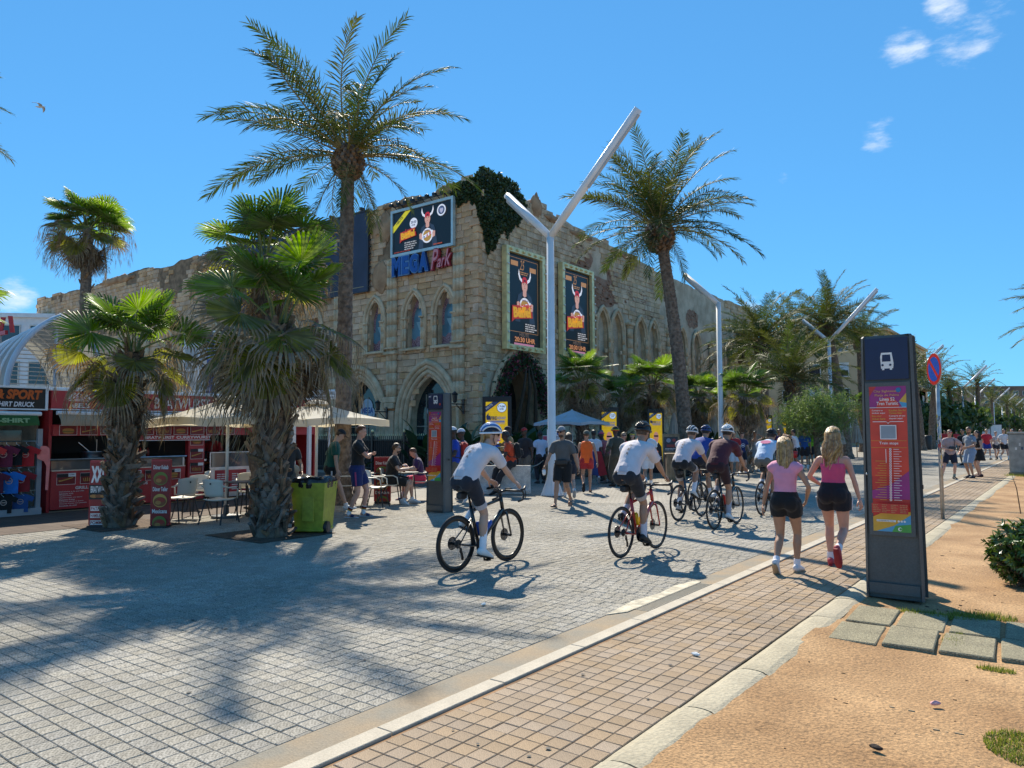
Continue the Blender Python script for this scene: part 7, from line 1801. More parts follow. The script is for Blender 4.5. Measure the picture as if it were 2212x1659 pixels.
  if top.get('badge'):
   bd_,bz,bw,bc,bside=top['badge'];o=at_(bz)+fwd(bz)*bside*(np.interp(bz,*zip(*[(x[0],x[2]) for x in sec]))*s+inf+.006);ux_=X if bside<0 else-X
   Pp=Print(o,ux_,tdir(bz));(Pp.disc(0,0,bw,cm(bc,.7)).disc(0,0,bw*.8,cloth(top['c'])).text(bd_,-bw*.5,-bw*.3,bw,bw*.6,cm(bc,.7),.03) if bd_ else Pp.disc(0,0,bw,cm(bc,.7),bw*.55));Pp.build("chest_print",tp_)
 if bottom:
  kd=bottom.get('kind','shorts');ln=bottom.get('len',.6);inf=bottom.get('inf',.016)
  if kd in ('skirt','dress'):
   hem=bottom.get('hem',.42);wst=torso(bottom.get('waist',.06),-.04,inf);z1=pv-S(0,0,hem)
   parts=[wst,tube([at_(.06),pv,(pv+z1)/2,z1],[(.15*s,.115*s),(.178*s+inf,.138*s+inf),(.20*s+inf,.17*s),(.225*s+inf,.20*s)],18,up=(0,1,0))]
  else:
   parts=[torso(-.11,bottom.get('waist',.07),inf,0)]
   for sg in (-1,1):parts.append(ellipsoid(pv+S(sg*.075,-.055,-.03),S(.088,.082,.098)*(1 if f else 1.06)+inf*.8,10,7))
   for k in (0,1):
    e=min(1.0,ln);fl=bottom.get('flare',.018)*min(1,ln*1.6)
    parts.append(tube([lp(HP[k],KN[k],-.06),lp(HP[k],KN[k],e*.4),lp(HP[k],KN[k],e)],np.array([.092,float(np.interp(e*.4,[0,.15,.5,.85,1],[.088,.09,.074,.056,.052])),float(np.interp(e,[0,.15,.5,.85,1],[.088,.09,.074,.056,.052]))])*s*(1 if f else 1.06)+inf+np.array([0,fl*.6,fl]),12))
    if ln>1:parts.append(tube([lp(HP[k],KN[k],.8),KN[k],lp(KN[k],AN[k],.4),lp(KN[k],AN[k],ln-1)],np.array([.060,.058,.056,.044])*s+inf+fl*.5,12))
  nm={'shorts':'shorts','skirt':'skirt','dress':'dress','pants':'trousers'}[kd]
  bt_=garment(nm,parts,bottom['c'])
  if bottom.get('hemband'):
   for k in (0,1):e=ln;MB().add(tube([lp(HP[k],KN[k],e-.12),lp(HP[k],KN[k],e+.02)],np.array([float(np.interp(x,[0,.15,.5,.85,1],[.088,.09,.074,.056,.052]))*s+inf+.004 for x in (e-.12,e)]),14),cloth(bottom['hemband'])).build("hem_band",bt_)
  if bottom.get('stripe'):
   for k in (0,1):sg=-1 if k==0 else 1;a_,b_=lp(HP[k],KN[k],.1)+X*sg*(.095*s+inf+.012),lp(HP[k],KN[k],ln*.95)+X*sg*(.078*s+inf+.016);MB().add(tube([a_,b_],[(.016,.006)]*2,6,up=X),cloth(bottom['stripe'])).build("side_stripe",bt_)
 for k in (0,1):
  an,fd_,up_=FT[k]
  if socks:
   a_=lp(KN[k],an,1-socks[1]);MB().add(tube([a_,lp(a_,an,.5),an-up_*.01*s,an+fd_*.03*s-up_*.03*s],[.047*s if socks[1]>.3 else .042*s,.044*s,.042*s,.043*s],12),cloth(socks[0])).build("sock",body)
   if len(socks)>2:
    for i,c_ in enumerate(socks[2]):x0=1-socks[1]+.03+i*.045;MB().add(tube([lp(KN[k],an,x0),lp(KN[k],an,x0+.045)],.0485*s,12),cloth(c_)).build("sock_band",body)
  if shoes:
   c1,c2=shoes[0],shoes[1];slide=len(shoes)>2
   sh=MB()
   if not slide:sh.add(tube([an-fd_*.072*s-upv*0-up_*.05*s,an-fd_*.05*s-up_*.03*s,an+fd_*.0*s-up_*.022*s,an+fd_*.07*s-up_*.04*s,an+fd_*.14*s-up_*.055*s,an+fd_*.20*s-up_*.063*s],[(.028*s,.030*s),(.038*s,.046*s),(.043*s,.054*s),(.046*s,.040*s),(.047*s,.027*s),(.028*s,.016*s)],12,up=up_),cm(c1,.6),True)
   else:sh.add(tube([an+fd_*.06*s-up_*.048*s,an+fd_*.125*s-up_*.058*s],[(.048*s,.036*s),(.050*s,.026*s)],12,up=up_),cm(c1,.6),True)
   so=sh.build("shoe",body)
   MB().add(tube([an-fd_*.075*s-up_*.077*s,an-fd_*.02*s-up_*.077*s,an+fd_*.06*s-up_*.077*s,an+fd_*.14*s-up_*.079*s,an+fd_*.205*s-up_*.076*s],[(.026*s,.012*s),(.036*s,.013*s),(.038*s,.013*s),(.046*s,.013*s),(.026*s,.010*s)],12,up=up_),cm(c2,.7)).build("sole",so)
 if hair:
  hcol,hk=hair[0],hair[1];v,fc=ellipsoid((0,0,0),(1,1,1),28,20);lim=np.where(v[:,1]>.5,.12+.38*v[:,1],np.where(v[:,1]>-.15,-.22+.7*np.maximum(0,v[:,1]),-.70))
  keepf=[g for g in fc if all(v[i,2]>lim[i] for i in g)];w=v*np.array([.083,.103,.103])*(1+.05*noise2(v[:,0]*5,v[:,2]*5+v[:,1]*3,len(label),3))[:,None]
  if hk=='afro':w=w*1.22
  hm=MB().add((hc+hu*.024*s+(w @ fr)*s,keepf),hairm(hcol),True)
  if hk in ('long','pony','bob'):
   L0,nst=(hair[2] if len(hair)>2 else .42),170;wav=hair[3] if len(hair)>3 else .0
   for i in range(nst):
    a=q.uniform(-1.75,1.75)+math.pi;e0=q.uniform(.05,.95)
    if hk=='pony':a=math.pi+q.normal(0,.25);e0=.35
    d=np.array([-math.sin(a)*-1,math.cos(a),0]);p0=np.array([d[0]*.080*math.cos(e0),d[1]*.100*math.cos(e0),.024+.1*math.sin(e0)]);w1=np.array([d[0]*.092,d[1]*.112,-.05])
    if d[1]>-.15:w1=np.array([np.sign(d[0])*.088,-.02,-.06])
    pts=[HC(*p0),HC(*(w1*np.array([1,1,0])+np.array([0,0,.03]))),HC(*w1)];b=pts[-1];Lq=L0*s*q.uniform(.8,1.05)
    gd=np.array([0,0,-1.0]);bk_=-hf*.12+hr*d[0]*(.16 if wav else .06)
    ph=q.uniform(0,6.28);n4=7
    for j in range(1,n4):u_=j/(n4-1);pts.append(b+(gd+bk_*(1-u_*.6))*Lq*u_+hr*s*(wav*math.sin(ph+u_*9)-d[0]*.035*u_)+hf*s*wav*.7*math.cos(ph+u_*8)-hf*.03*s*u_*(1-u_))
    hm.add(tube(pts,np.array([.011]*3+[.011,.011,.010,.009,.007,.003])*s*(1 if not wav else .95),5),hairm(hcol) if i%3 else hairm(hcol if hcol not in ('blonde',) else 'fairhair'),True)
   if hk=='pony' or hk=='long':hm.add(ellipsoid(HC(0,-.105,.03),np.array([.03,.022,.03])*s,8,6,fr),hairm(hcol),True)
  hm.build("hair",body)
 if beard:MB().add(ellipsoid(hc+hf*.034*s-hu*.075*s,np.array([.056,.060,.048])*s,12,8,fr),hairm(beard),True).build("beard",body)
 if glasses:
  g=MB()
  for sg in (-1,1):g.add(ellipsoid(HC(sg*.034,.096,.010),np.array([.030,.010,.021])*s,10,6,fr),cm(glasses,.15),True);g.add(tube([HC(sg*.06,.088,.014),HC(sg*.082,-.005,.012)],.004*s,4),cm('#151515',.4))
  g.build("sunglasses",body)
 if hat:
  kd,c1=hat[0],hat[1];c2=hat[2] if len(hat)>2 else c1
  if kd=='cap':
   v,fc=ellipsoid((0,0,0),(1,1,1),20,14);kf=[g for g in fc if all(v[i,2]>.12 for i in g)];bk=-1 if len(hat)>3 else 1
   ho=MB().add((hc+hu*.030*s+((v*np.array([.088,.108,.105])) @ fr)*s,kf),cloth(c1),True).build("cap",body)
   V=[];
   for i in range(9):
    a=(i/8-.5)*2.4;V+=[HC(.088*math.sin(a),bk*.104*math.cos(a),.044),HC(.080*math.sin(a),bk*(.118+.075*math.cos(a)**.7 if math.cos(a)>0 else .10),.030),HC(.088*math.sin(a),bk*.104*math.cos(a),.038)]
   MB().add((np.array(V),np.concatenate([np.array([(3*i,3*i+1,3*i+4,3*i+3),(3*i+1,3*i+2,3*i+5,3*i+4)]) for i in range(8)])),cloth(c2),True).build("brim",ho)
  elif kd=='brim':
   prof=[(.165,-.004),(.16,.006),(.10,.022),(.095,.08),(.07,.115),(.0,.122)];V,F=lathe(prof,20);MB().add((hc+hu*.045*s+(V @ fr)*s,F),cloth(c1),True).build("hat",body)
  elif kd=='headband':MB().add(tube([HC(.086*math.cos(a),.106*math.sin(a),.055) for a in np.arange(16)/16*6.283],.012*s,6,closed=True),cloth(c1)).build("headband",body)
  elif kd=='helmet':
   v,fc=ellipsoid((0,0,0),(1,1,1),22,16);kf=[g for g in fc if all(v[i,2]>-.02+.10*v[i,1] for i in g)];Cq=np.array([.098,.132,.118])
   ho=MB().add((hc+hu*.036*s+((v*Cq*.93) @ fr)*s,kf),cm(hat[3] if len(hat)>3 else '#14161a',.5),True).build("helmet",body)
   for i in range(7):
    x=(i-3)*.30;pts=[]
    for a in np.linspace(R(8),R(172),12):
     cx=math.sin(x*(.55+.45*math.sin(a)));rr=math.sqrt(max(.0,1-cx*cx));pts.append(hc+hu*.036*s+(np.array([cx,rr*math.cos(a),rr*math.sin(a)])*Cq*1.0 @ fr)*s)
    MB().add(tube(pts,[(.0135*s,.010*s)]*12,6),cm(c1 if i%2==0 else c2,.3),True).build("rib",ho)
   rim=[hc+hu*.030*s+(np.array([math.cos(a),math.sin(a),.02+.06*math.sin(a)])*Cq @ fr)*s for a in np.arange(24)/24*6.283]
   MB().add(tube(rim,.013*s,6,closed=True),cm(c1,.3),True).build("rim",ho)
   for sg in (-1,1):MB().add(tube([HC(sg*.084,.03,.03),HC(sg*.080,.02,-.05),HC(sg*.03,.05,-.112)],.006*s,4),cm('#101012',.6)).build("strap",ho)
  elif kd=='beanie':
   v,fc=ellipsoid((0,0,0),(1,1,1),18,12);kf=[g for g in fc if all(v[i,2]>.0 for i in g)];ho=MB().add((hc+hu*.03*s+((v*np.array([.11,.13,.15])) @ fr)*s,kf),cloth(c1),True).build("cap",body)
   for i,c_ in enumerate((c2,'#c9a227','#2f6b35')):MB().add(tube([HC(.11*math.cos(a),.13*math.sin(a),.035+.022*i) for a in np.arange(16)/16*6.283],.013*s,5,closed=True),cloth(c_)).build("cap_band",ho)
 body["_w"]=0;del body["_w"]
 W2L=dict(at=at_,fwd=fwd,tdir=tdir,WR=WR,EL=EL,SH=SH,pv=pv,KN=KN,AN=AN,HP=HP,hc=hc,body=body,s=s)
 return W2L
def backpack(P_,col,lab,loc,heading,col2='#2a2a2c'):
 s=P_['s'];t=thing("backpack",lab,"backpack",loc,R(heading));o=P_['at'](.26)-P_['fwd'](.3)*.21*s;u_,f_=P_['tdir'](.26),P_['fwd'](.26);x_=np.cross(f_,u_)
 V,F=rbox(.15,.085,.21,.05);MB().add((o+V[:,:1]*x_+V[:,1:2]*f_+V[:,2:]*u_,F),cloth(col)).build("bag",t)
 V,F=rbox(.11,.04,.10,.03);MB().add((o-f_*.10-u_*.07+V[:,:1]*x_+V[:,1:2]*f_+V[:,2:]*u_,F),cloth(col2)).build("pocket",t)
 for sg in (-1,1):MB().add(tube([o+u_*.18+x_*sg*.1+f_*.07,P_['at'](.47)+x_*sg*.12*s+u_*.075,P_['at'](.36)+x_*sg*.125*s+f_*.155*s,P_['at'](.14)+x_*sg*.165*s+f_*.03,o-u_*.17+x_*sg*.12+f_*.06],.016,5),cloth(col2)).build("strap",t)
# ------------------------------------------------------------------ bicycles
TYRE=mat("tyre_rubber",(0.015,0.015,0.016),.75,.2,12,bump=.2,bscale=90);CARB=cm('#0b0b0d',.3);SPK=mat("spoke_steel",(0.4,0.4,0.42),.3,.1,9,metal=.9)
def bicycle(loc,heading,label,col,col2=None,rimdepth=.03,bottle=None,bag=True,crank=-90,group="road bicycles ridden along the promenade"):
 t=thing("bicycle",label,"bicycle",loc,R(heading),group);FR=mat("frame_"+col.lstrip('#'),col,.28,.06,4,coat=.5);FK=FR if not col2 else mat("frame_"+col2.lstrip('#'),col2,.28,.06,4,coat=.5)
 Rw=.338;hub=[np.array([0,0,Rw]),np.array([0,.995,Rw])];a=np.arange(48)/48*2*math.pi
 for k,h in enumerate(hub):
  ring=lambda r_:np.stack([0*a,h[1]+r_*np.cos(a),h[2]+r_*np.sin(a)],1)
  wo=MB().add(tube(ring(Rw-.020-rimdepth/2),[(rimdepth/2+.004,.010)]*48,8,closed=True,up=None),CARB,True).build("wheel",t)
  MB().add(tube(ring(Rw-.0145),.0145,8,closed=True),TYRE,True).build("tyre",wo)
  sp=MB()
  for i in range(24):
   b=i/24*6.283;o=h+np.array([.028*(1 if i%2 else-1),.022*math.cos(b+(.9 if i%4<2 else-.9)),.022*math.sin(b+(.9 if i%4<2 else-.9))]);e=h+np.array([0,(Rw-.03)*math.cos(b),(Rw-.03)*math.sin(b)]);sp.add(tube([o,e],.0011,3,cap=False),SPK)
  sp.build("spokes",wo,kind='stuff')
  MB().add(tube([h-[.05,0,0],h+[.05,0,0]],.018,10),CARB).build("hub",wo)
  V,F=tube([h+np.array([-.062+.0,0,0]),h+np.array([-.059,0,0])],.08,26);MB().add((V,F),mat("disc_rotor",(0.12,0.12,0.12),.3,.2,20,metal=.9)).build("brake_disc",wo)
 BB=np.array([0,.41,.272]);ST=np.array([0,.265,.76]);SP=np.array([0,.20,.985]);HT=np.array([0,.845,.835]);HB=np.array([0,.89,.66])
 fr=MB().add(tube([BB,HB+(HT-HB)*.12],[(.027,.034),(.025,.03)],10,up=(0,.5,.8)),FR,True).add(tube([BB,ST],[(.020,.025)]*2,10,up=(0,1,0)),FR,True).add(tube([ST-(ST-BB)*.12,HT-(HT-HB)*.15],[(.016,.018),(.020,.022)],10,up=(0,0,1)),FR,True).add(tube([HB,HT+(HT-HB)*.06],.025,10),FR,True)
 for sg in (-1,1):fr.add(tube([BB+[sg*.03,-.02,0],BB+[sg*.045,-.2,.02],hub[0]+[sg*.066,0,0]],.0105,8),FR,True).add(tube([ST+(BB-ST)*.28+[sg*.012,0,0],hub[0]+[sg*.066,0,0]],.0085,8),FR,True)
 fr.build("frame",t)
 fk=MB().add(tube([HB,HB+(HB-HT)*.12],.024,8),FK,True)
 for sg in (-1,1):fk.add(tube([HB+(HB-HT)*.1+[sg*.03,.005,0],HB+(HB-HT)*.3+[sg*.052,.01,0],hub[1]+[sg*.056,0,0]],[(.013,.020),(.012,.018),(.009,.012)],8,up=(0,1,0)),FK,True)
 fk.build("fork",t)
 MB().add(tube([ST,SP],.0145,8),CARB,True).build("seatpost",t)
 V=[];
 for y,w,z in ((-.13,.066,1.0),(-.08,.072,1.004),(-.01,.05,.998),(.06,.026,.994),(.14,.019,.99)):V+=[(-w,SP[1]+y,z-.022),(-w*.8,SP[1]+y,z),(w*.8,SP[1]+y,z),(w,SP[1]+y,z-.022),(0,SP[1]+y,z-.034)]
 F=[(i*5+k,i*5+(k+1)%5,i*5+5+(k+1)%5,i*5+5+k) for i in range(4) for k in range(5)]+[(4,3,2,1,0),(20,21,22,23,24)]
 MB().add((np.array(V),F),M_BLACKP).build("saddle",t)
 SM=HT+np.array([0,.0,.06]);BR=SM+np.array([0,.10,.015])
 MB().add(tube([HT,SM+[0,.0,.0],BR],[(.019,.019)]*3,8,up=(1,0,0)),CARB,True).build("stem",t)
 hb_=MB()
 for sg in (-1,1):
  hb_.add(tube([BR,BR+[sg*.14,0,.0],BR+[sg*.20,.02,.0],BR+[sg*.21,.09,-.005],BR+[sg*.212,.12,-.05],BR+[sg*.213,.09,-.115],BR+[sg*.214,.0,-.13]],.0145,8),M_BLACKP,True)
  hb_.add(tube([BR+[sg*.21,.06,.005],BR+[sg*.21,.125,.02],BR+[sg*.21,.15,.055]],[(.017,.02),(.016,.022),(.012,.014)],8,up=(1,0,0)),M_BLACKP,True);hb_.add(tube([BR+[sg*.21,.14,.01],BR+[sg*.214,.155,-.06],BR+[sg*.214,.135,-.11]],[(.008,.004)]*3,5,up=(0,1,0)),CARB)
 hb_.build("handlebar",t);MB().add(cbox(BR+np.array([0,.06,.02]),(.05,.08,.015)),CARB).build("bike_computer",t)
 ck=MB();ca=R(crank)
 for sg in (1,-1):
  c_=ca if sg>0 else ca+math.pi;d=np.array([0,math.cos(c_),math.sin(c_)])*.172;ck.add(tube([BB+[sg*.055,0,0],BB+[sg*.07,0,0]+d],[(.010,.014)]*2,6,up=(1,0,0)),CARB);ck.add(cbox(BB+np.array([sg*.115,0,0])+d,(.07,.07,.02),0,.004),CARB)
 ck.add(tube([BB-[.06,0,0],BB+[.07,0,0]],.02,10),CARB);ck.build("crank",t)
 MB().add(tube([BB+[.048,0,0],BB+[.052,0,0]],.098,30),mat("chainring",(0.05,0.05,0.055),.3,.2,20,metal=.6)).build("chainring",t)
 cs=MB()
 for i in range(5):cs.add(tube([hub[0]+[.03+.006*i,0,0],hub[0]+[.033+.006*i,0,0]],.055-.007*i,22),mat("cassette",(0.12,0.12,0.12),.35,.2,20,metal=.8))
 cs.build("cassette",t)
 dr=MB().add(tube([hub[0]+[.06,.01,-.04],hub[0]+[.066,.02,-.09],hub[0]+[.062,.05,-.17]],[(.010,.018)]*3,6,up=(0,1,0)),CARB).add(tube([hub[0]+[.055,.02,-.08],hub[0]+[.06,.02,-.08]],.024,12),CARB).add(tube([hub[0]+[.055,.05,-.17],hub[0]+[.06,.05,-.17]],.024,12),CARB);dr.build("derailleur",t)
 MB().add(tube([hub[0]+[.048,-.0,.035],BB+[.05,0,.095]],.0035,4),CARB).add(tube([hub[0]+[.055,.05,-.19],BB+[.05,-.02,-.095]],.0035,4),CARB).build("chain",t)
 if bag:MB().add(cbox((0,SP[1]-.10,.90),(.08,.13,.09),0,.02),M_BLACKP).build("saddle_bag",t)
 if bottle:
  d=(HB-BB);d /= np.linalg.norm(d);o=BB+d*.16+np.array([0,-.02,.062]);MB().add(tube([o,o+d*.15,o+d*.17,o+d*.185],[.036,.036,.022,.014],12),cm(bottle,.35),True).build("bottle",t)
  d=(ST-BB);d /= np.linalg.norm(d);o=BB+d*.13+np.array([0,.065,.0]);MB().add(tube([o,o+d*.15,o+d*.17],[.034,.034,.018],12),cm(bottle,.35),True).build("bottle",t)
 return t
def rider(loc,heading,label,crank=-90,lean=60,head=(0,14),hands_y=.985,**kw):
 H=kw.pop('H',1.80);s=H/1.75;ca=R(crank);ft=[]
 for sg in (-1,1):
  c_=ca if sg>0 else ca+math.pi;y=.41+.172*math.cos(c_)-.085;z=.272+.172*math.sin(c_)+.115 ;dn=math.sin(c_)
  ft.append((sg*.115/s,y/s,(z+.02*(dn<0))/s,14+8*(dn>0),2))
 hz=.955
 return person(loc,heading,label,H=H,pelvis=(0,.165/s,1.085/s),lean=lean,feet=ft,hands=[(-.207/s,(hands_y-.06)/s,(hz+.03)/s),(.207/s,(hands_y-.06)/s,(hz+.03)/s)],hdirs=[(0.05,1,-.35),(-.05,1,-.35)],pn=[(.55,0,-1),(-.55,0,-1)],curl=.75,elbow=[(-.6,-.2,-.6),(.6,-.2,-.6)],head=head,**kw)
BKL=[(985,1237),(1343,1205.6),(1466,1126),(1544,1144),(1646,1113)]
bp_=[G(*x) for x in BKL]
GER=(("G",.33),("E",.27),("R",.21))
jer=lambda**k:dict(kind='jersey',c='#cfc8cc',inf=.017,hem=-.05,sleeve=.78,flare=.004,wr=.006,**k)
gb="cyclists riding away along the promenade"
b_=bp_[0];L_=(b_[0],b_[1],0)
bicycle(L_,-1,"black road bicycle with deep rims ridden by the nearest cyclist",'#0d0e10',None,.05,'#1f4fa8',crank=-80)
rider(L_,-1,"nearest cyclist in a white jersey, dark shorts and white shoes, turning the head right",crank=-80,head=(-38,2),lean=56,H=1.82,skin='fair',top=jer(text=GER,pocket='#c6bfc4'),bottom=dict(c='#22242e',len=.78,inf=.008,flare=.0,hemband='#b9b2b6'),socks=('#e8e8ee',.62),shoes=('#dedede','#1a1a1a'),hair=('blonde','pony',.16),hat=('helmet','#dfe2e8','#3f6fb5','#14182a'),glasses='#15161a',group=gb,vox=.013)
b_=bp_[1];L_=(b_[0],b_[1],0)
bicycle(L_,-1,"red road bicycle with a yellow bottle ridden by the second cyclist",'#a81c16',None,.028,'#d8b812',crank=-62)
rider(L_,-1,"second cyclist on the red bicycle with a black helmet and GER on the white jersey",crank=-62,lean=52,H=1.83,skin='tan',top=jer(text=GER,pocket='#bfb8be'),bottom=dict(c='#232329',len=.78,inf=.008,flare=.0,hemband='#b3a9a6'),socks=('#c9c4cc',.55),shoes=('#17181b','#0e0e10'),hair=('brown','short'),hat=('helmet','#16181d','#16181d','#0c0d10'),group=gb,vox=.014)
b_=bp_[2];L_=(b_[0],b_[1],0)
bicycle(L_,-2,"blue and black road bicycle ridden by the cyclist left of the maroon one",'#23364a','#101114',.028,None,crank=60)
rider(L_,-2,"cyclist in a white GER jersey and black shorts with a white and black helmet",crank=60,lean=54,H=1.80,skin='tan',top=jer(text=GER,pocket='#bfb8be'),bottom=dict(c='#1b1c20',len=.74,inf=.008,flare=.0,hemband='#b3a9a6'),socks=('#e4e4ec',.5),shoes=('#dcdcdc','#1a1a1a'),hair=('brown','short'),hat=('helmet','#d5d8da','#1a1c20','#101216'),group=gb,vox=.016)
b_=bp_[3];L_=(b_[0],b_[1],0)
bicycle(L_,-1,"black road bicycle with a red bottle ridden by the maroon cyclist",'#121315',None,.028,'#b8231e',crank=-85)
rider(L_,-1,"cyclist in a maroon jersey and maroon shorts with a white helmet",crank=-85,lean=55,H=1.83,skin='tan',top=dict(kind='jersey',c='#4f1a27',inf=.017,hem=-.05,sleeve=.8,flare=.004,pocket='#471722'),bottom=dict(c='#2c0f17',len=.74,inf=.008,flare=0),socks=('#a9a5ad',.5),shoes=('#d4d4d6','#1a1a1a'),hair=('dark','short'),hat=('helmet','#dcdedf','#dcdedf','#24262a'),group=gb,vox=.016)
b_=bp_[4];L_=(b_[0],b_[1],0)
bicycle(L_,-1,"black bicycle with a red fork partly hidden behind the woman in light pink",'#141518','#a3201a',.028,None,crank=-70)
rider(L_,-1,"cyclist in a pale blue jersey and grey shorts, half hidden behind the woman in pink",crank=-70,lean=62,H=1.80,skin='tan',top=dict(kind='jersey',c='#b9cbe0',inf=.017,hem=-.05,sleeve=.78,flare=.004,pocket='#a9bcd6',badge=('',.33,.11,'#b8327a',-1)),bottom=dict(c='#6d675f',len=.74,inf=.008,flare=0),socks=('#dfe0ea',.5),shoes=('#d4d4d6','#1a1a1a'),hair=('dark','short'),hat=('helmet','#15171b','#15171b','#0c0d10'),group=gb,vox=.018)
p=at(1498,935,15.6);L_=(p[0],p[1],0)
bicycle(L_,-2,"dark bicycle half hidden in front of the cyclist with the white and black helmet",'#15161a',None,.028,None,crank=-40)
rider(L_,-2,"cyclist in royal blue with a blue helmet, hidden behind the second GER jersey",crank=-40,lean=50,H=1.80,skin='tan',top=dict(kind='jersey',c='#1f3f8f',inf=.017,hem=-.05,sleeve=.78,flare=.004),bottom=dict(c='#141a2a',len=.74,inf=.008,flare=0),socks=('#d0d0d8',.4),shoes=('#2a2a2a','#1a1a1a'),hair=('dark','short'),hat=('helmet','#26457f','#16233f','#0e1424'),group=gb,vox=.018)
# ------------------------------------------------------------------ people on foot
W=lambda a=.26,b=-.30,lift=.13:[(-.09,a,.085,-6,4),(.09,b,.085+lift,48,-4)]
W2=lambda a=.26,b=-.30,lift=.13:[(-.09,b,.085+lift,48,4),(.09,a,.085,-6,-4)]
def PX(u,v,d=None):g=G(u,v) if d is None else at(u,935,d);return (float(g[0]),float(g[1]),0.0)
def ST(w=.1,a=6):return [(-w,.02,.085,0,a),(w,-.02,.085,0,-a)]
person(PX(1701,1238),2,"woman with straight blonde hair in a light pink top, black shorts and white shoes",H=1.60,sex='f',skin='tan',feet=[(-.085,-.20,.15,46,4),(.085,.14,.085,0,-6)],hands=[(-.30,.02,.80),(.22,.16,.93)],elbow=[(-.6,-1,0),(.9,-.8,-.1)],head=(22,4),top=dict(kind='cap',c='#dd93ae',inf=.010,hem=.09,sleeve=.12,flare=.0),bottom=dict(c='#0e0d11',len=.42,inf=.012,waist=.12,flare=.012),socks=('#e6e2e8',.2),shoes=('#d9d5d8','#a08a6f'),hair=('blonde','long',.40,.004),vox=.013)
person(PX(1806,1226),3,"woman with wavy blonde hair in a hot pink camisole, navy shorts and red soled shoes",H=1.715,sex='f',skin='pink',feet=[(-.085,.14,.085,0,6),(.085,-.30,.26,62,-4)],hands=[(-.20,.24,1.0),(.29,.06,.83)],elbow=[(-.9,-.8,-.2),(.7,-.9,0)],head=(-8,2),top=dict(kind='cami',c='#cf4f7c',inf=.010,hem=.10,flare=.0),bottom=dict(c='#11131f',len=.44,inf=.014,waist=.13,flare=.016,stripe='#c9cbd6'),socks=('#e6e2e8',.2),shoes=('#b3414c','#8f2430'),hair=('blonde','long',.44,.026),vox=.013)
g=PX(1217,1095)
gp=person(g,196,"man in a grey polo shirt, black shorts, grey cap and sunglasses walking towards us",H=1.79,skin='tan',feet=[(-.09,-.24,.17,45,6),(.09,.30,.085,-8,-6)],hands=[(-.34,-.02,.83),(.36,.20,.86)],head=(-14,4),top=dict(c='#56585a',sleeve=.75,hem=-.08),bottom=dict(c='#0e0f12',len=.85,inf=.022),shoes=('#8a6a55','#3a332e',1),hair=('brown','short'),hat=('cap','#8d9095','#7c7f84'),glasses='#3a1512',beard='brown',vox=.014,curl=.9)
t=thing("belt_bag","black belt bag on the hip of the man in the grey polo","bag",g,R(196));MB().add(cbox((-.02,.15,1.0),(.24,.07,.12),0,.02),M_BLACKP).build("pouch",t);MB().add(tube([(.19*math.cos(a),.15*math.sin(a),1.02) for a in np.arange(18)/18*6.283],[(.004,.018)]*18,5,closed=True),M_BLACKP).build("strap",t)
person(PX(1268,1063),32,"man in a bright orange tank top and red shorts walking away",H=1.71,skin='tan',feet=[(-.10,-.30,.24,66,8),(.09,.12,.085,0,-6)],hands=[(-.27,.05,.84),(.30,-.02,.84)],top=dict(kind='tank',c='#f0641e',inf=.022,hem=-.10,sleeve=0,flare=.02),bottom=dict(c='#a8262c',len=.55,inf=.02),shoes=('#17181a','#131416',1),hair=('brown','short'),hat=('cap','#565a52','#4a4e46',1),vox=.015)
g=PX(984,1089)
pb_=person(g,140,"man in a royal blue T-shirt, khaki trousers and white cap behind the small totem",H=1.80,skin='dark',feet=W(.22,-.26,.10),hands=[(-.22,.30,1.12),(.24,.26,1.0)],head=(10,6),top=dict(c='#1c3fa6',hem=-.08,inf=.02),bottom=dict(kind='pants',c='#6f675c',len=1.92,inf=.02),shoes=('#d9d9d9','#c9c9c9'),hair=('dark','short'),hat=('cap','#cfd2da','#b8343a'),vox=.015)
backpack(pb_,'#a82a22',"red backpack on the man in the royal blue T-shirt",g,140)
person(PX(1001,1079),150,"man in a dark shirt with a white cap, just behind the man in royal blue",H=1.76,skin='dark',feet=ST(),hands=[(-.22,.2,1.0),(.24,.2,.95)],top=dict(c='#1d2b4e'),bottom=dict(kind='pants',c='#2c2f36',len=1.9),shoes=('#c8c8c8','#aaaaaa'),hat=('cap','#c9ccd6','#c9ccd6'),vox=.017)
person(PX(714,1107),-36,"man in a green T-shirt and black shorts looking down",H=1.78,skin='fair',feet=[(-.10,.34,.085,-6,4),(.10,-.32,.20,44,-4)],lean=12,hands=[(-.24,.14,.86),(.25,.12,.82)],head=(6,30),top=dict(c='#0b5043',inf=.024,hem=-.12,badge=('',.28,.09,'#8fb0a4',-1)),bottom=dict(c='#0f1012',len=.62,inf=.02,stripe='#c9c9c9'),socks=('#dcdcdc',.16),shoes=('#d2d2d2','#b5b5b5'),hair=('brown','short'),hat=('cap','#1c1d20','#1c1d20'),vox=.014)
person(PX(771,1117),-52,"man in a black T-shirt and blue shorts standing with arms crossed",H=1.82,skin='pink',feet=[(-.10,.10,.085,0,4),(.11,-.14,.085,0,-14)],hands=[(.10,.23,1.17),(-.08,.25,1.20)],elbow=[(-1,.2,-.6),(1,.2,-.6)],hdirs=[(1,.2,.1),(-1,.2,.1)],head=(-10,8),top=dict(c='#131416',inf=.02),bottom=dict(c='#18265c',len=.72,inf=.026,stripe='#9c3f6a'),socks=('#e2e2e6',.30,('#131313','#8e1f1f','#b8922a')),shoes=('#1d2a55','#c9c9cf',1),hair=('auburn','short'),vox=.013,curl=.7)
sit=lambda d=.40,w=.12,kz=.0:[(-w,d,.085,0,6),(w,d+.06,.085,0,-6)]
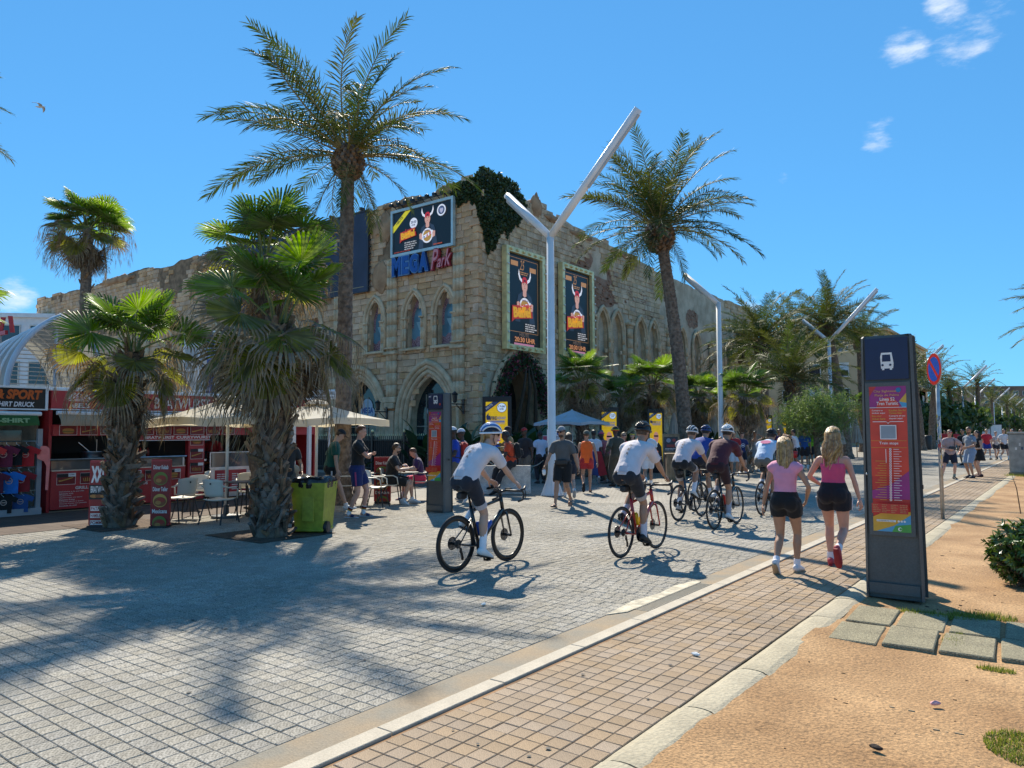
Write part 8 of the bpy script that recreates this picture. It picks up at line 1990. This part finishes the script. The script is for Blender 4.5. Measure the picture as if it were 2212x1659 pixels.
def seated(lab,hd,spec,loc,z=.565,**kw):
 return person(loc,hd,lab,pelvis=(0,0,z),**spec,**kw)
c_=CHAIR["white cafe chair the bearded man sits on"];c_.rotation_euler=(0,0,R(-52))
seated("bearded man in a black shirt and sunglasses sitting at the cafe table",-52,dict(H=1.80,skin='fair',feet=[(-.14,.46,.085,0,6),(.14,.30,.085,20,-6)],hands=[(-.16,.42,.80),(.16,.44,.80)],lean=10,head=(4,2),top=dict(c='#101113',inf=.024),bottom=dict(c='#15161a',len=.85,inf=.024),socks=('#d4d4d4',.14),shoes=('#cfcfcf','#b0b0b0'),hair=('brown','short'),beard='brown',glasses='#16120f',fat=1.12),(c_.location[0],c_.location[1],0),vox=.015)
c_=CHAIR["white cafe chair under the boy in pink shorts"];c_.rotation_euler=(0,0,R(135))
seated("boy in a purple football shirt and pink shorts sitting with a phone",135,dict(H=1.66,skin='pink',feet=[(-.12,.46,.085,0,6),(.12,.40,.085,0,-6)],hands=[(-.10,.34,.86),(.08,.36,.86)],lean=14,head=(0,30),top=dict(c='#3a2150',inf=.02,badge=('',.28,.07,'#7f95c0',1)),bottom=dict(c='#d33b5c',len=.8,inf=.024),socks=('#dcdce4',.3),shoes=('#27489a','#20397a',1),hair=('auburn','short')),(c_.location[0],c_.location[1],0),vox=.015)
p=at(636,935,15.0);seated("dark haired woman in a beige top sitting behind the green bin, chin on her hand",190,dict(H=1.66,sex='f',skin='fair',feet=sit(),hands=[(-.02,.26,.98),(.14,.34,.80)],lean=14,head=(-12,18),top=dict(kind='cap',c='#b79f86',inf=.012,sleeve=.4),bottom=dict(c='#2b2b33',len=.7),shoes=('#ccc6c0','#aaaaaa'),hair=('dark','long',.28,.01)),(p[0],p[1],0),z=.60,vox=.016)
ch_=copy_tree(ch0,label="white cafe chair under the dark haired seated woman");ch_.location=(p[0],p[1],.006);ch_.rotation_euler=(0,0,R(190))
p=PX(618,0,13.9);person(p,250,"man in a bush hat standing behind the shaggy palm",H=1.72,skin='tan',hands=[(-.25,.2,.95),(.25,.2,.95)],top=dict(c='#2a2c2f'),bottom=dict(c='#5a554c',len=.8),shoes=('#555555','#333333'),hair=('brown','short'),hat=('brim','#4a4640'),vox=.017)
person((-18.1,float(onX(462,935,-18.1)[1]),.03),205,"man in a red T-shirt serving inside the snack kiosk",H=1.74,skin='tan',hands=[(-.2,.3,1.0),(.2,.3,1.0)],top=dict(c='#a01c1c'),bottom=dict(kind='pants',c='#222226',len=1.9),shoes=('#222222','#111111'),hair=('dark','short'),vox=.018)
g=np.array(PX(1103,0,20.1));t_=person(tuple(g),128,"man in an orange T-shirt sitting on the white concrete barrier",H=1.78,skin='dark',pelvis=(0,-.02,.86),feet=[(-.10,.42,.12,20,6),(.12,.46,.25,10,-6)],hands=[(-.18,.38,.95),(.18,.38,.98)],lean=14,head=(10,14),top=dict(c='#c2421c',inf=.022),bottom=dict(kind='pants',c='#22252b',len=1.9,inf=.02),shoes=('#15161a','#101012'),hair=('dark','afro'),vox=.016)
backpack(t_,'#17191c',"black backpack on the man in the orange T-shirt",tuple(g),128)
g=PX(1101,0,21.8);tm=person(g,135,"man in tan clothes and a black cap holding up colourful hats for sale",H=1.84,skin='dark',hands=[(-.25,.36,1.15),(.22,.34,1.25)],top=dict(c='#8a7046',inf=.03,sleeve=1.7,hem=-.16),bottom=dict(kind='pants',c='#5a4a34',len=1.9),shoes=('#c9c9c9','#999999'),hair=('dark','short'),hat=('cap','#15161a','#15161a'),vox=.017)
for k,(c1,lab) in enumerate((('#c94f9a',"pink and white hat held by the man in tan clothes"),('#2f62b8',"blue striped hat held by the man in tan clothes"),('#2a7f3f',"green and yellow hat hanging lowest from the hawker's arm"))):
 t=thing("hat",lab,"hat",(g[0]-.30+.05*k,g[1]-.28,1.42-.24*k),R(135),"hats carried by the hawker");V,F=lathe([(.16,0),(.155,.015),(.10,.03),(.09,.10),(.0,.125)],14);MB().add((V,F),cloth(c1),True).build("crown",t);MB().add(tube([(.10*math.cos(a),.10*math.sin(a),.05) for a in np.arange(14)/14*6.283],.014,5,closed=True),cloth(['#e4e0e4','#d8d840','#d9a92a'][k])).build("hat_band",t)
person(PX(1135,0,22.2),180,"man with a red cap and dark shirt behind the man in orange",H=1.80,skin='dark',top=dict(c='#22242c'),bottom=dict(kind='pants',c='#5e5a52',len=1.9),shoes=('#222222','#111111'),hat=('cap','#a32222','#a32222'),vox=.02)
person(PX(1168,0,24.5),60,"person in a pale blue shirt by the wooden notice posts",H=1.72,skin='dark',hands=[(-.25,.2,.95),(.25,.2,.95)],top=dict(c='#b9c4da'),bottom=dict(kind='pants',c='#26282e',len=1.9),shoes=('#444444','#222222'),hair=('dark','short'),vox=.02)
person(PX(1042,0,25.2),215,"dark haired man left of the first yellow poster, only his face showing",H=1.66,skin='olive',top=dict(c='#1b1c20'),bottom=dict(kind='pants',c='#222222',len=1.9),shoes=('#222222','#111111'),hair=('dark','short'),vox=.02)
person(PX(1229,0,19.0),40,"woman with brown hair in dark shorts walking just behind the tall lamp post",H=1.66,sex='f',skin='fair',feet=W(),top=dict(c='#17181c'),bottom=dict(c='#181c2c',len=.6),socks=('#cccccc',.1),shoes=('#cfcfcf','#a8a8a8'),hair=('brown','bob',.1),vox=.017)
cs=[ # (u, d, heading, label, kwargs)
 (1283,24.2,40,"man in navy trousers and white trainers carrying a red bag behind the orange tank top",dict(H=1.74,skin='dark',feet=W(),top=dict(c='#c4cad4'),bottom=dict(kind='pants',c='#1f2740',len=1.9),shoes=('#c8ccd4','#a0a0a0'),hair=('dark','short'))),
 (1301,25.5,120,"person in a grey bucket hat in the shaded crowd",dict(H=1.70,skin='dark',top=dict(c='#3b3f47'),bottom=dict(kind='pants',c='#4a4238',len=1.9),shoes=('#333333','#222222'),hat=('brim','#5d5f63'))),
 (1331,23.0,60,"man with a tall black, red and gold knitted cap and olive clothes",dict(H=1.80,skin='dark',hands=[(-.3,.1,1.0),(.3,.1,.9)],top=dict(c='#3b3d33',sleeve=1.6,inf=.03),bottom=dict(kind='pants',c='#4d4636',len=1.92,inf=.03),shoes=('#3a352c','#222222'),hat=('beanie','#111111','#a82222'))),
 (1312,24.4,80,"man bent among backpacks beside the knitted cap man",dict(H=1.72,skin='dark',lean=28,hands=[(-.2,.5,.8),(.2,.5,.75)],top=dict(c='#8a4f58'),bottom=dict(kind='pants',c='#5c5142',len=1.9),shoes=('#6b6b6b','#444444'),hat=('cap','#a33a5c','#a33a5c'))),
 (1347,24.0,215,"woman in a coral red polo shirt and sunglasses facing us",dict(H=1.66,sex='f',skin='pink',top=dict(c='#c22f3a',sleeve=.9),bottom=dict(c='#2a2b33',len=.9),shoes=('#bbbbbb','#999999'),hair=('fairhair','bob',.08),glasses='#141414')),
 (1366,25.0,205,"woman in a pale grey top with yellow glasses pushed up on her hair",dict(H=1.65,sex='f',skin='fair',top=dict(c='#a9aaad'),bottom=dict(c='#2a2b33',len=.8),shoes=('#bbbbbb','#999999'),hair=('brown','bob',.1),hat=('headband','#c8cf2a'))),
 (1399,22.4,30,"man in a white T-shirt and white shorts behind the second cyclist",dict(H=1.76,skin='tan',feet=W2(),top=dict(c='#d5d6da'),bottom=dict(c='#d8d8de',len=.8),socks=('#d9d9d9',.3),shoes=('#dcdcdc','#bbbbbb'),hair=('brown','short'))),
 (1507,27.8,60,"grey haired person sitting among the tables right of the leaning palm",dict(H=1.70,skin='fair',pelvis=(0,0,.62),feet=sit(),hands=[(-.16,.42,.82),(.16,.42,.82)],top=dict(c='#7c2f3c'),bottom=dict(kind='pants',c='#2a2c36',len=1.9),shoes=('#333333','#222222'),hair=('grey','short'))),
 (1520,28.6,70,"person in a purple shirt sitting with the back to us",dict(H=1.72,skin='tan',pelvis=(0,0,.62),feet=sit(),lean=20,hands=[(-.16,.42,.82),(.16,.42,.82)],top=dict(c='#571a4a'),bottom=dict(kind='pants',c='#20222c',len=1.9),shoes=('#333333','#222222'),hair=('dark','short'))),
 (1541,29.3,65,"dark haired person in a pale blue and white shirt sitting",dict(H=1.70,skin='tan',pelvis=(0,0,.62),feet=sit(),hands=[(-.16,.42,.82),(.16,.42,.82)],top=dict(c='#b7bfd6'),bottom=dict(c='#30323c',len=.8),shoes=('#333333','#222222'),hair=('dark','short'))),
 (1556,30.0,200,"man with cropped hair facing us beside the maroon cyclist's helmet",dict(H=1.74,skin='pink',pelvis=(0,0,.64),feet=sit(),hands=[(-.16,.42,.82),(.16,.42,.82)],top=dict(c='#5d6478'),bottom=dict(c='#30323c',len=.8),shoes=('#333333','#222222'),hair=('auburn','short'))),
 (1585,28.5,200,"person in a red shirt just right of the white helmet",dict(H=1.70,skin='tan',top=dict(c='#a3242c'),bottom=dict(c='#c9c9cf',len=.9),shoes=('#cccccc','#aaaaaa'),hair=('dark','short'))),
 (1601,29.6,225,"boy in a blue and navy football shirt with a number one",dict(H=1.66,skin='fair',hands=[(-.2,.3,.98),(.2,.3,.98)],head=(0,20),top=dict(c='#14265c',badge=('1',.26,.08,'#c9cfdc',1)),bottom=dict(c='#1a1d2c',len=.8),shoes=('#cccccc','#aaaaaa'),hair=('brown','short'))),
 (1630,31.2,215,"bare shouldered person with an arm raised to the brow",dict(H=1.68,sex='f',skin='tan',hands=[(-.16,.20,1.58),(.22,.12,1.62)],elbow=[(-1,.2,.3),(1,.2,.3)],top=dict(kind='cami',c='#7f8890',hem=-.02),bottom=dict(c='#6c7a86',len=.7),shoes=('#cccccc','#aaaaaa'),hair=('dark','short'))),
 (1683,32.6,200,"man in a purple and navy football shirt pointing with one arm",dict(H=1.78,skin='olive',hands=[(-.22,.3,1.1),(.42,.3,1.22)],top=dict(c='#3f1e5e'),bottom=dict(c='#1d2138',len=.8),shoes=('#cccccc','#aaaaaa'),hair=('dark','short'))),
 (1703,33.4,215,"dark haired person behind the thin palm trunk",dict(H=1.64,skin='dark',top=dict(c='#3a2c3c'),bottom=dict(c='#1d2138',len=.8),shoes=('#888888','#666666'),hair=('dark','short'))),
 (1721,32.0,100,"man in a white T-shirt and black shorts leaning with one arm up",dict(H=1.76,skin='tan',lean=14,hands=[(-.25,.45,1.5),(.2,.3,.8)],feet=W(.2,-.2,.06),top=dict(c='#d2d4dc'),bottom=dict(c='#0f1013',len=.75),socks=('#dddddd',.25),shoes=('#dddddd','#bbbbbb'),hair=('dark','short'))),
 (1737,33.0,20,"man in a blue T-shirt with the back to us beside the white T-shirt man",dict(H=1.76,skin='tan',top=dict(c='#1f4f94'),bottom=dict(c='#20222c',len=.75),socks=('#dddddd',.25),shoes=('#dddddd','#bbbbbb'),hair=('brown','short'))),
 (1749,35.0,30,"person in a neon green shirt and a pale blue cap",dict(H=1.74,skin='tan',top=dict(c='#7fc21f'),bottom=dict(c='#20222c',len=.75),shoes=('#dddddd','#bbbbbb'),hat=('cap','#9aa9c4','#9aa9c4'))),
 (1568,33.0,210,"person in a black shirt sitting under the folded parasols",dict(H=1.70,skin='tan',pelvis=(0,0,.62),feet=sit(),hands=[(-.16,.42,.82),(.16,.42,.82)],top=dict(c='#1a1b20'),bottom=dict(c='#30323c',len=.8),shoes=('#333333','#222222'),hair=('dark','short'))),
 (1655,35.5,190,"person in a dark blue shirt sitting far back under the parasols",dict(H=1.70,skin='tan',pelvis=(0,0,.62),feet=sit(),hands=[(-.16,.42,.82),(.16,.42,.82)],top=dict(c='#22305a'),bottom=dict(c='#30323c',len=.8),shoes=('#333333','#222222'),hair=('brown','short'))),
 (2050,25.5,205,"man in a red and white patterned shirt and navy shorts with a shoulder strap",dict(H=1.70,skin='pink',feet=[(-.10,.02,.085,0,10),(.30,.02,.085,0,-30)],hands=[(-.30,.06,.98),(.10,.24,1.06)],elbow=[(-1,-.4,0),(1,-.3,-.2)],top=dict(c='#a88f8c',inf=.026,sleeve=.75),bottom=dict(c='#151a2e',len=.8,inf=.024),socks=('#7f8f8a',.3),shoes=('#15161a','#cccccc'),hair=('brown','short'),glasses='#c03a2a')),
 (2094,26.2,140,"tall man in a grey T-shirt and pale blue shorts beside the patterned shirt man",dict(H=1.80,skin='tan',hands=[(-.22,.34,1.05),(.25,.05,.9)],lean=2,head=(30,8),top=dict(c='#7d8a98'),bottom=dict(c='#7d93ad',len=.95,inf=.022),shoes=('#1d2230','#151515'),hair=('brown','short'),beard='brown')),
 (2113,26.9,125,"woman with dark wavy hair in a short black dress",dict(H=1.67,sex='f',skin='fair',hands=[(-.12,.26,1.05),(.18,.22,1.04)],top=dict(kind='tank',c='#0d0d10',inf=.010,sleeve=0),bottom=dict(kind='dress',c='#0d0d10',hem=.32,inf=.016,waist=.1),shoes=('#4a1c20','#2a1012'),hair=('dark','long',.26,.016))),
 (2080,36,160,"person in dark clothes standing behind the tall man in grey",dict(H=1.74,skin='tan',top=dict(c='#1d1f24'),bottom=dict(c='#22252c',len=.8),shoes=('#222222','#111111'),hair=('dark','short'))),
 (2130,43,205,"walker in a red shirt and blue shorts on the path",dict(H=1.76,skin='fair',feet=W(.2,-.2),top=dict(c='#b01f33',inf=.03),bottom=dict(c='#1d2f86',len=.7,inf=.024),socks=('#dddddd',.3),shoes=('#333333','#222222'),hair=('fairhair','short'))),
 (2150,43,200,"walker in a pale striped top and dark shorts",dict(H=1.62,sex='f',skin='fair',feet=W2(.2,-.2),top=dict(c='#b3adab'),bottom=dict(c='#1f2430',len=.6),shoes=('#444444','#333333'),hair=('dark','short'))),
 (2167,42,215,"walker in a white shirt and black shorts with white socks",dict(H=1.76,skin='fair',feet=W(.25,-.2),hands=[(-.3,.2,1.0),(.25,.2,1.0)],top=dict(c='#c9cbd2'),bottom=dict(c='#141519',len=.7),socks=('#e0e0e0',.4),shoes=('#e0e0e0','#cccccc'),hair=('brown','short'))),
 (2186,42,170,"red haired walker in a white shirt and a rust brown skirt",dict(H=1.72,sex='f',skin='fair',feet=W2(.2,-.2),hands=[(-.3,.3,1.0),(.25,.2,1.0)],top=dict(c='#cfd1da'),bottom=dict(kind='skirt',c='#5e2018',hem=.45),socks=('#e0e0e0',.3),shoes=('#e0e0e0','#cccccc'),hair=('red','short'))),
 (2203,48,200,"walker in a dark shirt just left of the stickered cabinet",dict(H=1.74,skin='tan',feet=W(),top=dict(c='#3f4660'),bottom=dict(c='#22252c',len=.8),shoes=('#333333','#222222'),hair=('brown','short'))),
 (2040,62,200,"distant person in red beside the sign pole",dict(H=1.72,skin='tan',top=dict(c='#a8242c'),bottom=dict(c='#22252c',len=.8),shoes=('#333333','#222222'),hair=('dark','short'))),
 (2066,66,20,"distant person in a red top near the thin white pole",dict(H=1.70,skin='tan',top=dict(c='#b8323a'),bottom=dict(c='#22252c',len=.8),shoes=('#333333','#222222'),hair=('dark','short'))),
 (1925,46,200,"distant person in a dark shirt just left of the totem",dict(H=1.72,skin='tan',top=dict(c='#2a2d38'),bottom=dict(c='#22252c',len=.8),shoes=('#333333','#222222'),hair=('dark','short'))),
]
REF={}
for u,d,hd,lab,kw in cs:REF[lab]=person(PX(u,0,d),hd,lab,group="people in the crowd along the promenade",vox=.019 if d<27 else .022,**kw)
P_=REF["man in a red and white patterned shirt and navy shorts with a shoulder strap"];t=thing("shoulder_bag","black shoulder bag on the patterned shirt man","bag",PX(2050,0,25.5),R(205))
MB().add(cbox((-.02,.17,1.06),(.2,.06,.13),0,.02),M_BLACKP).build("pouch",t);MB().add(tube([(-.1,.15,1.1),(-.12,.15,1.3),(-.08,.02,1.47),(.02,-.13,1.3),(.14,-.1,1.1),(.1,.14,1.06)],.012,5),M_BLACKP).build("strap",t)
p=PX(1292,0,23.9);t=thing("red_bag","big red and blue bag carried in the crowd behind the orange tank top","bag",(p[0],p[1],.55),R(60));MB().add(prism([(-.12,.5),(.1,.5),(.32,-.25),(.02,-.3)],(0,0,0),(1,0,0),(0,0,1),(0,.22,0)),cloth('#8e1f2c')).build("bag",t);MB().add(prism([(-.2,.5),(-.12,.5),(.02,-.3),(-.14,-.25)],(0,.01,0),(1,0,0),(0,0,1),(0,.2,0)),cloth('#2a3f7a')).build("side_panel",t)
p=PX(1714,0,31.4);t=thing("bucket","red bucket held by the man in the white T-shirt and black shorts","bucket",(p[0],p[1],.55));MB().add(lathe([(.11,0),(.15,.28),(.14,.28),(.10,.02)],14),cm('#b01f1f',.4),True).build("pail",t);MB().add(tube([(-.15,0,.27),(-.1,0,.40),(0,0,.44),(.1,0,.40),(.15,0,.27)],.006,5),M_STEEL).build("handle",t)
p=tb.location;t=thing("phone","phone in the hands of the boy in pink shorts","phone",(p[0]+.30,p[1]+.26,.90),R(135));MB().add(cbox((0,0,0),(.075,.012,.15),0,.004),M_BLACKP).build("casing",t)
g=PX(1217,1095);hw=Matrix.Translation(g) @ Matrix.Rotation(R(196),4,'Z') @ Vector(tuple(gp['WR'][1]+np.array([.0,.06,-.12])));t=thing("plastic_bag","crumpled white plastic bag in the hand of the man in the grey polo","bag",tuple(hw));v,f=ellipsoid((0,0,0),(.05,.045,.07),12,9);MB().add((v*(1+.35*noise2(v[:,0]*30,v[:,2]*30,3))[:,None],f),WHITEP,True).build("bag",t)
run_jobs()
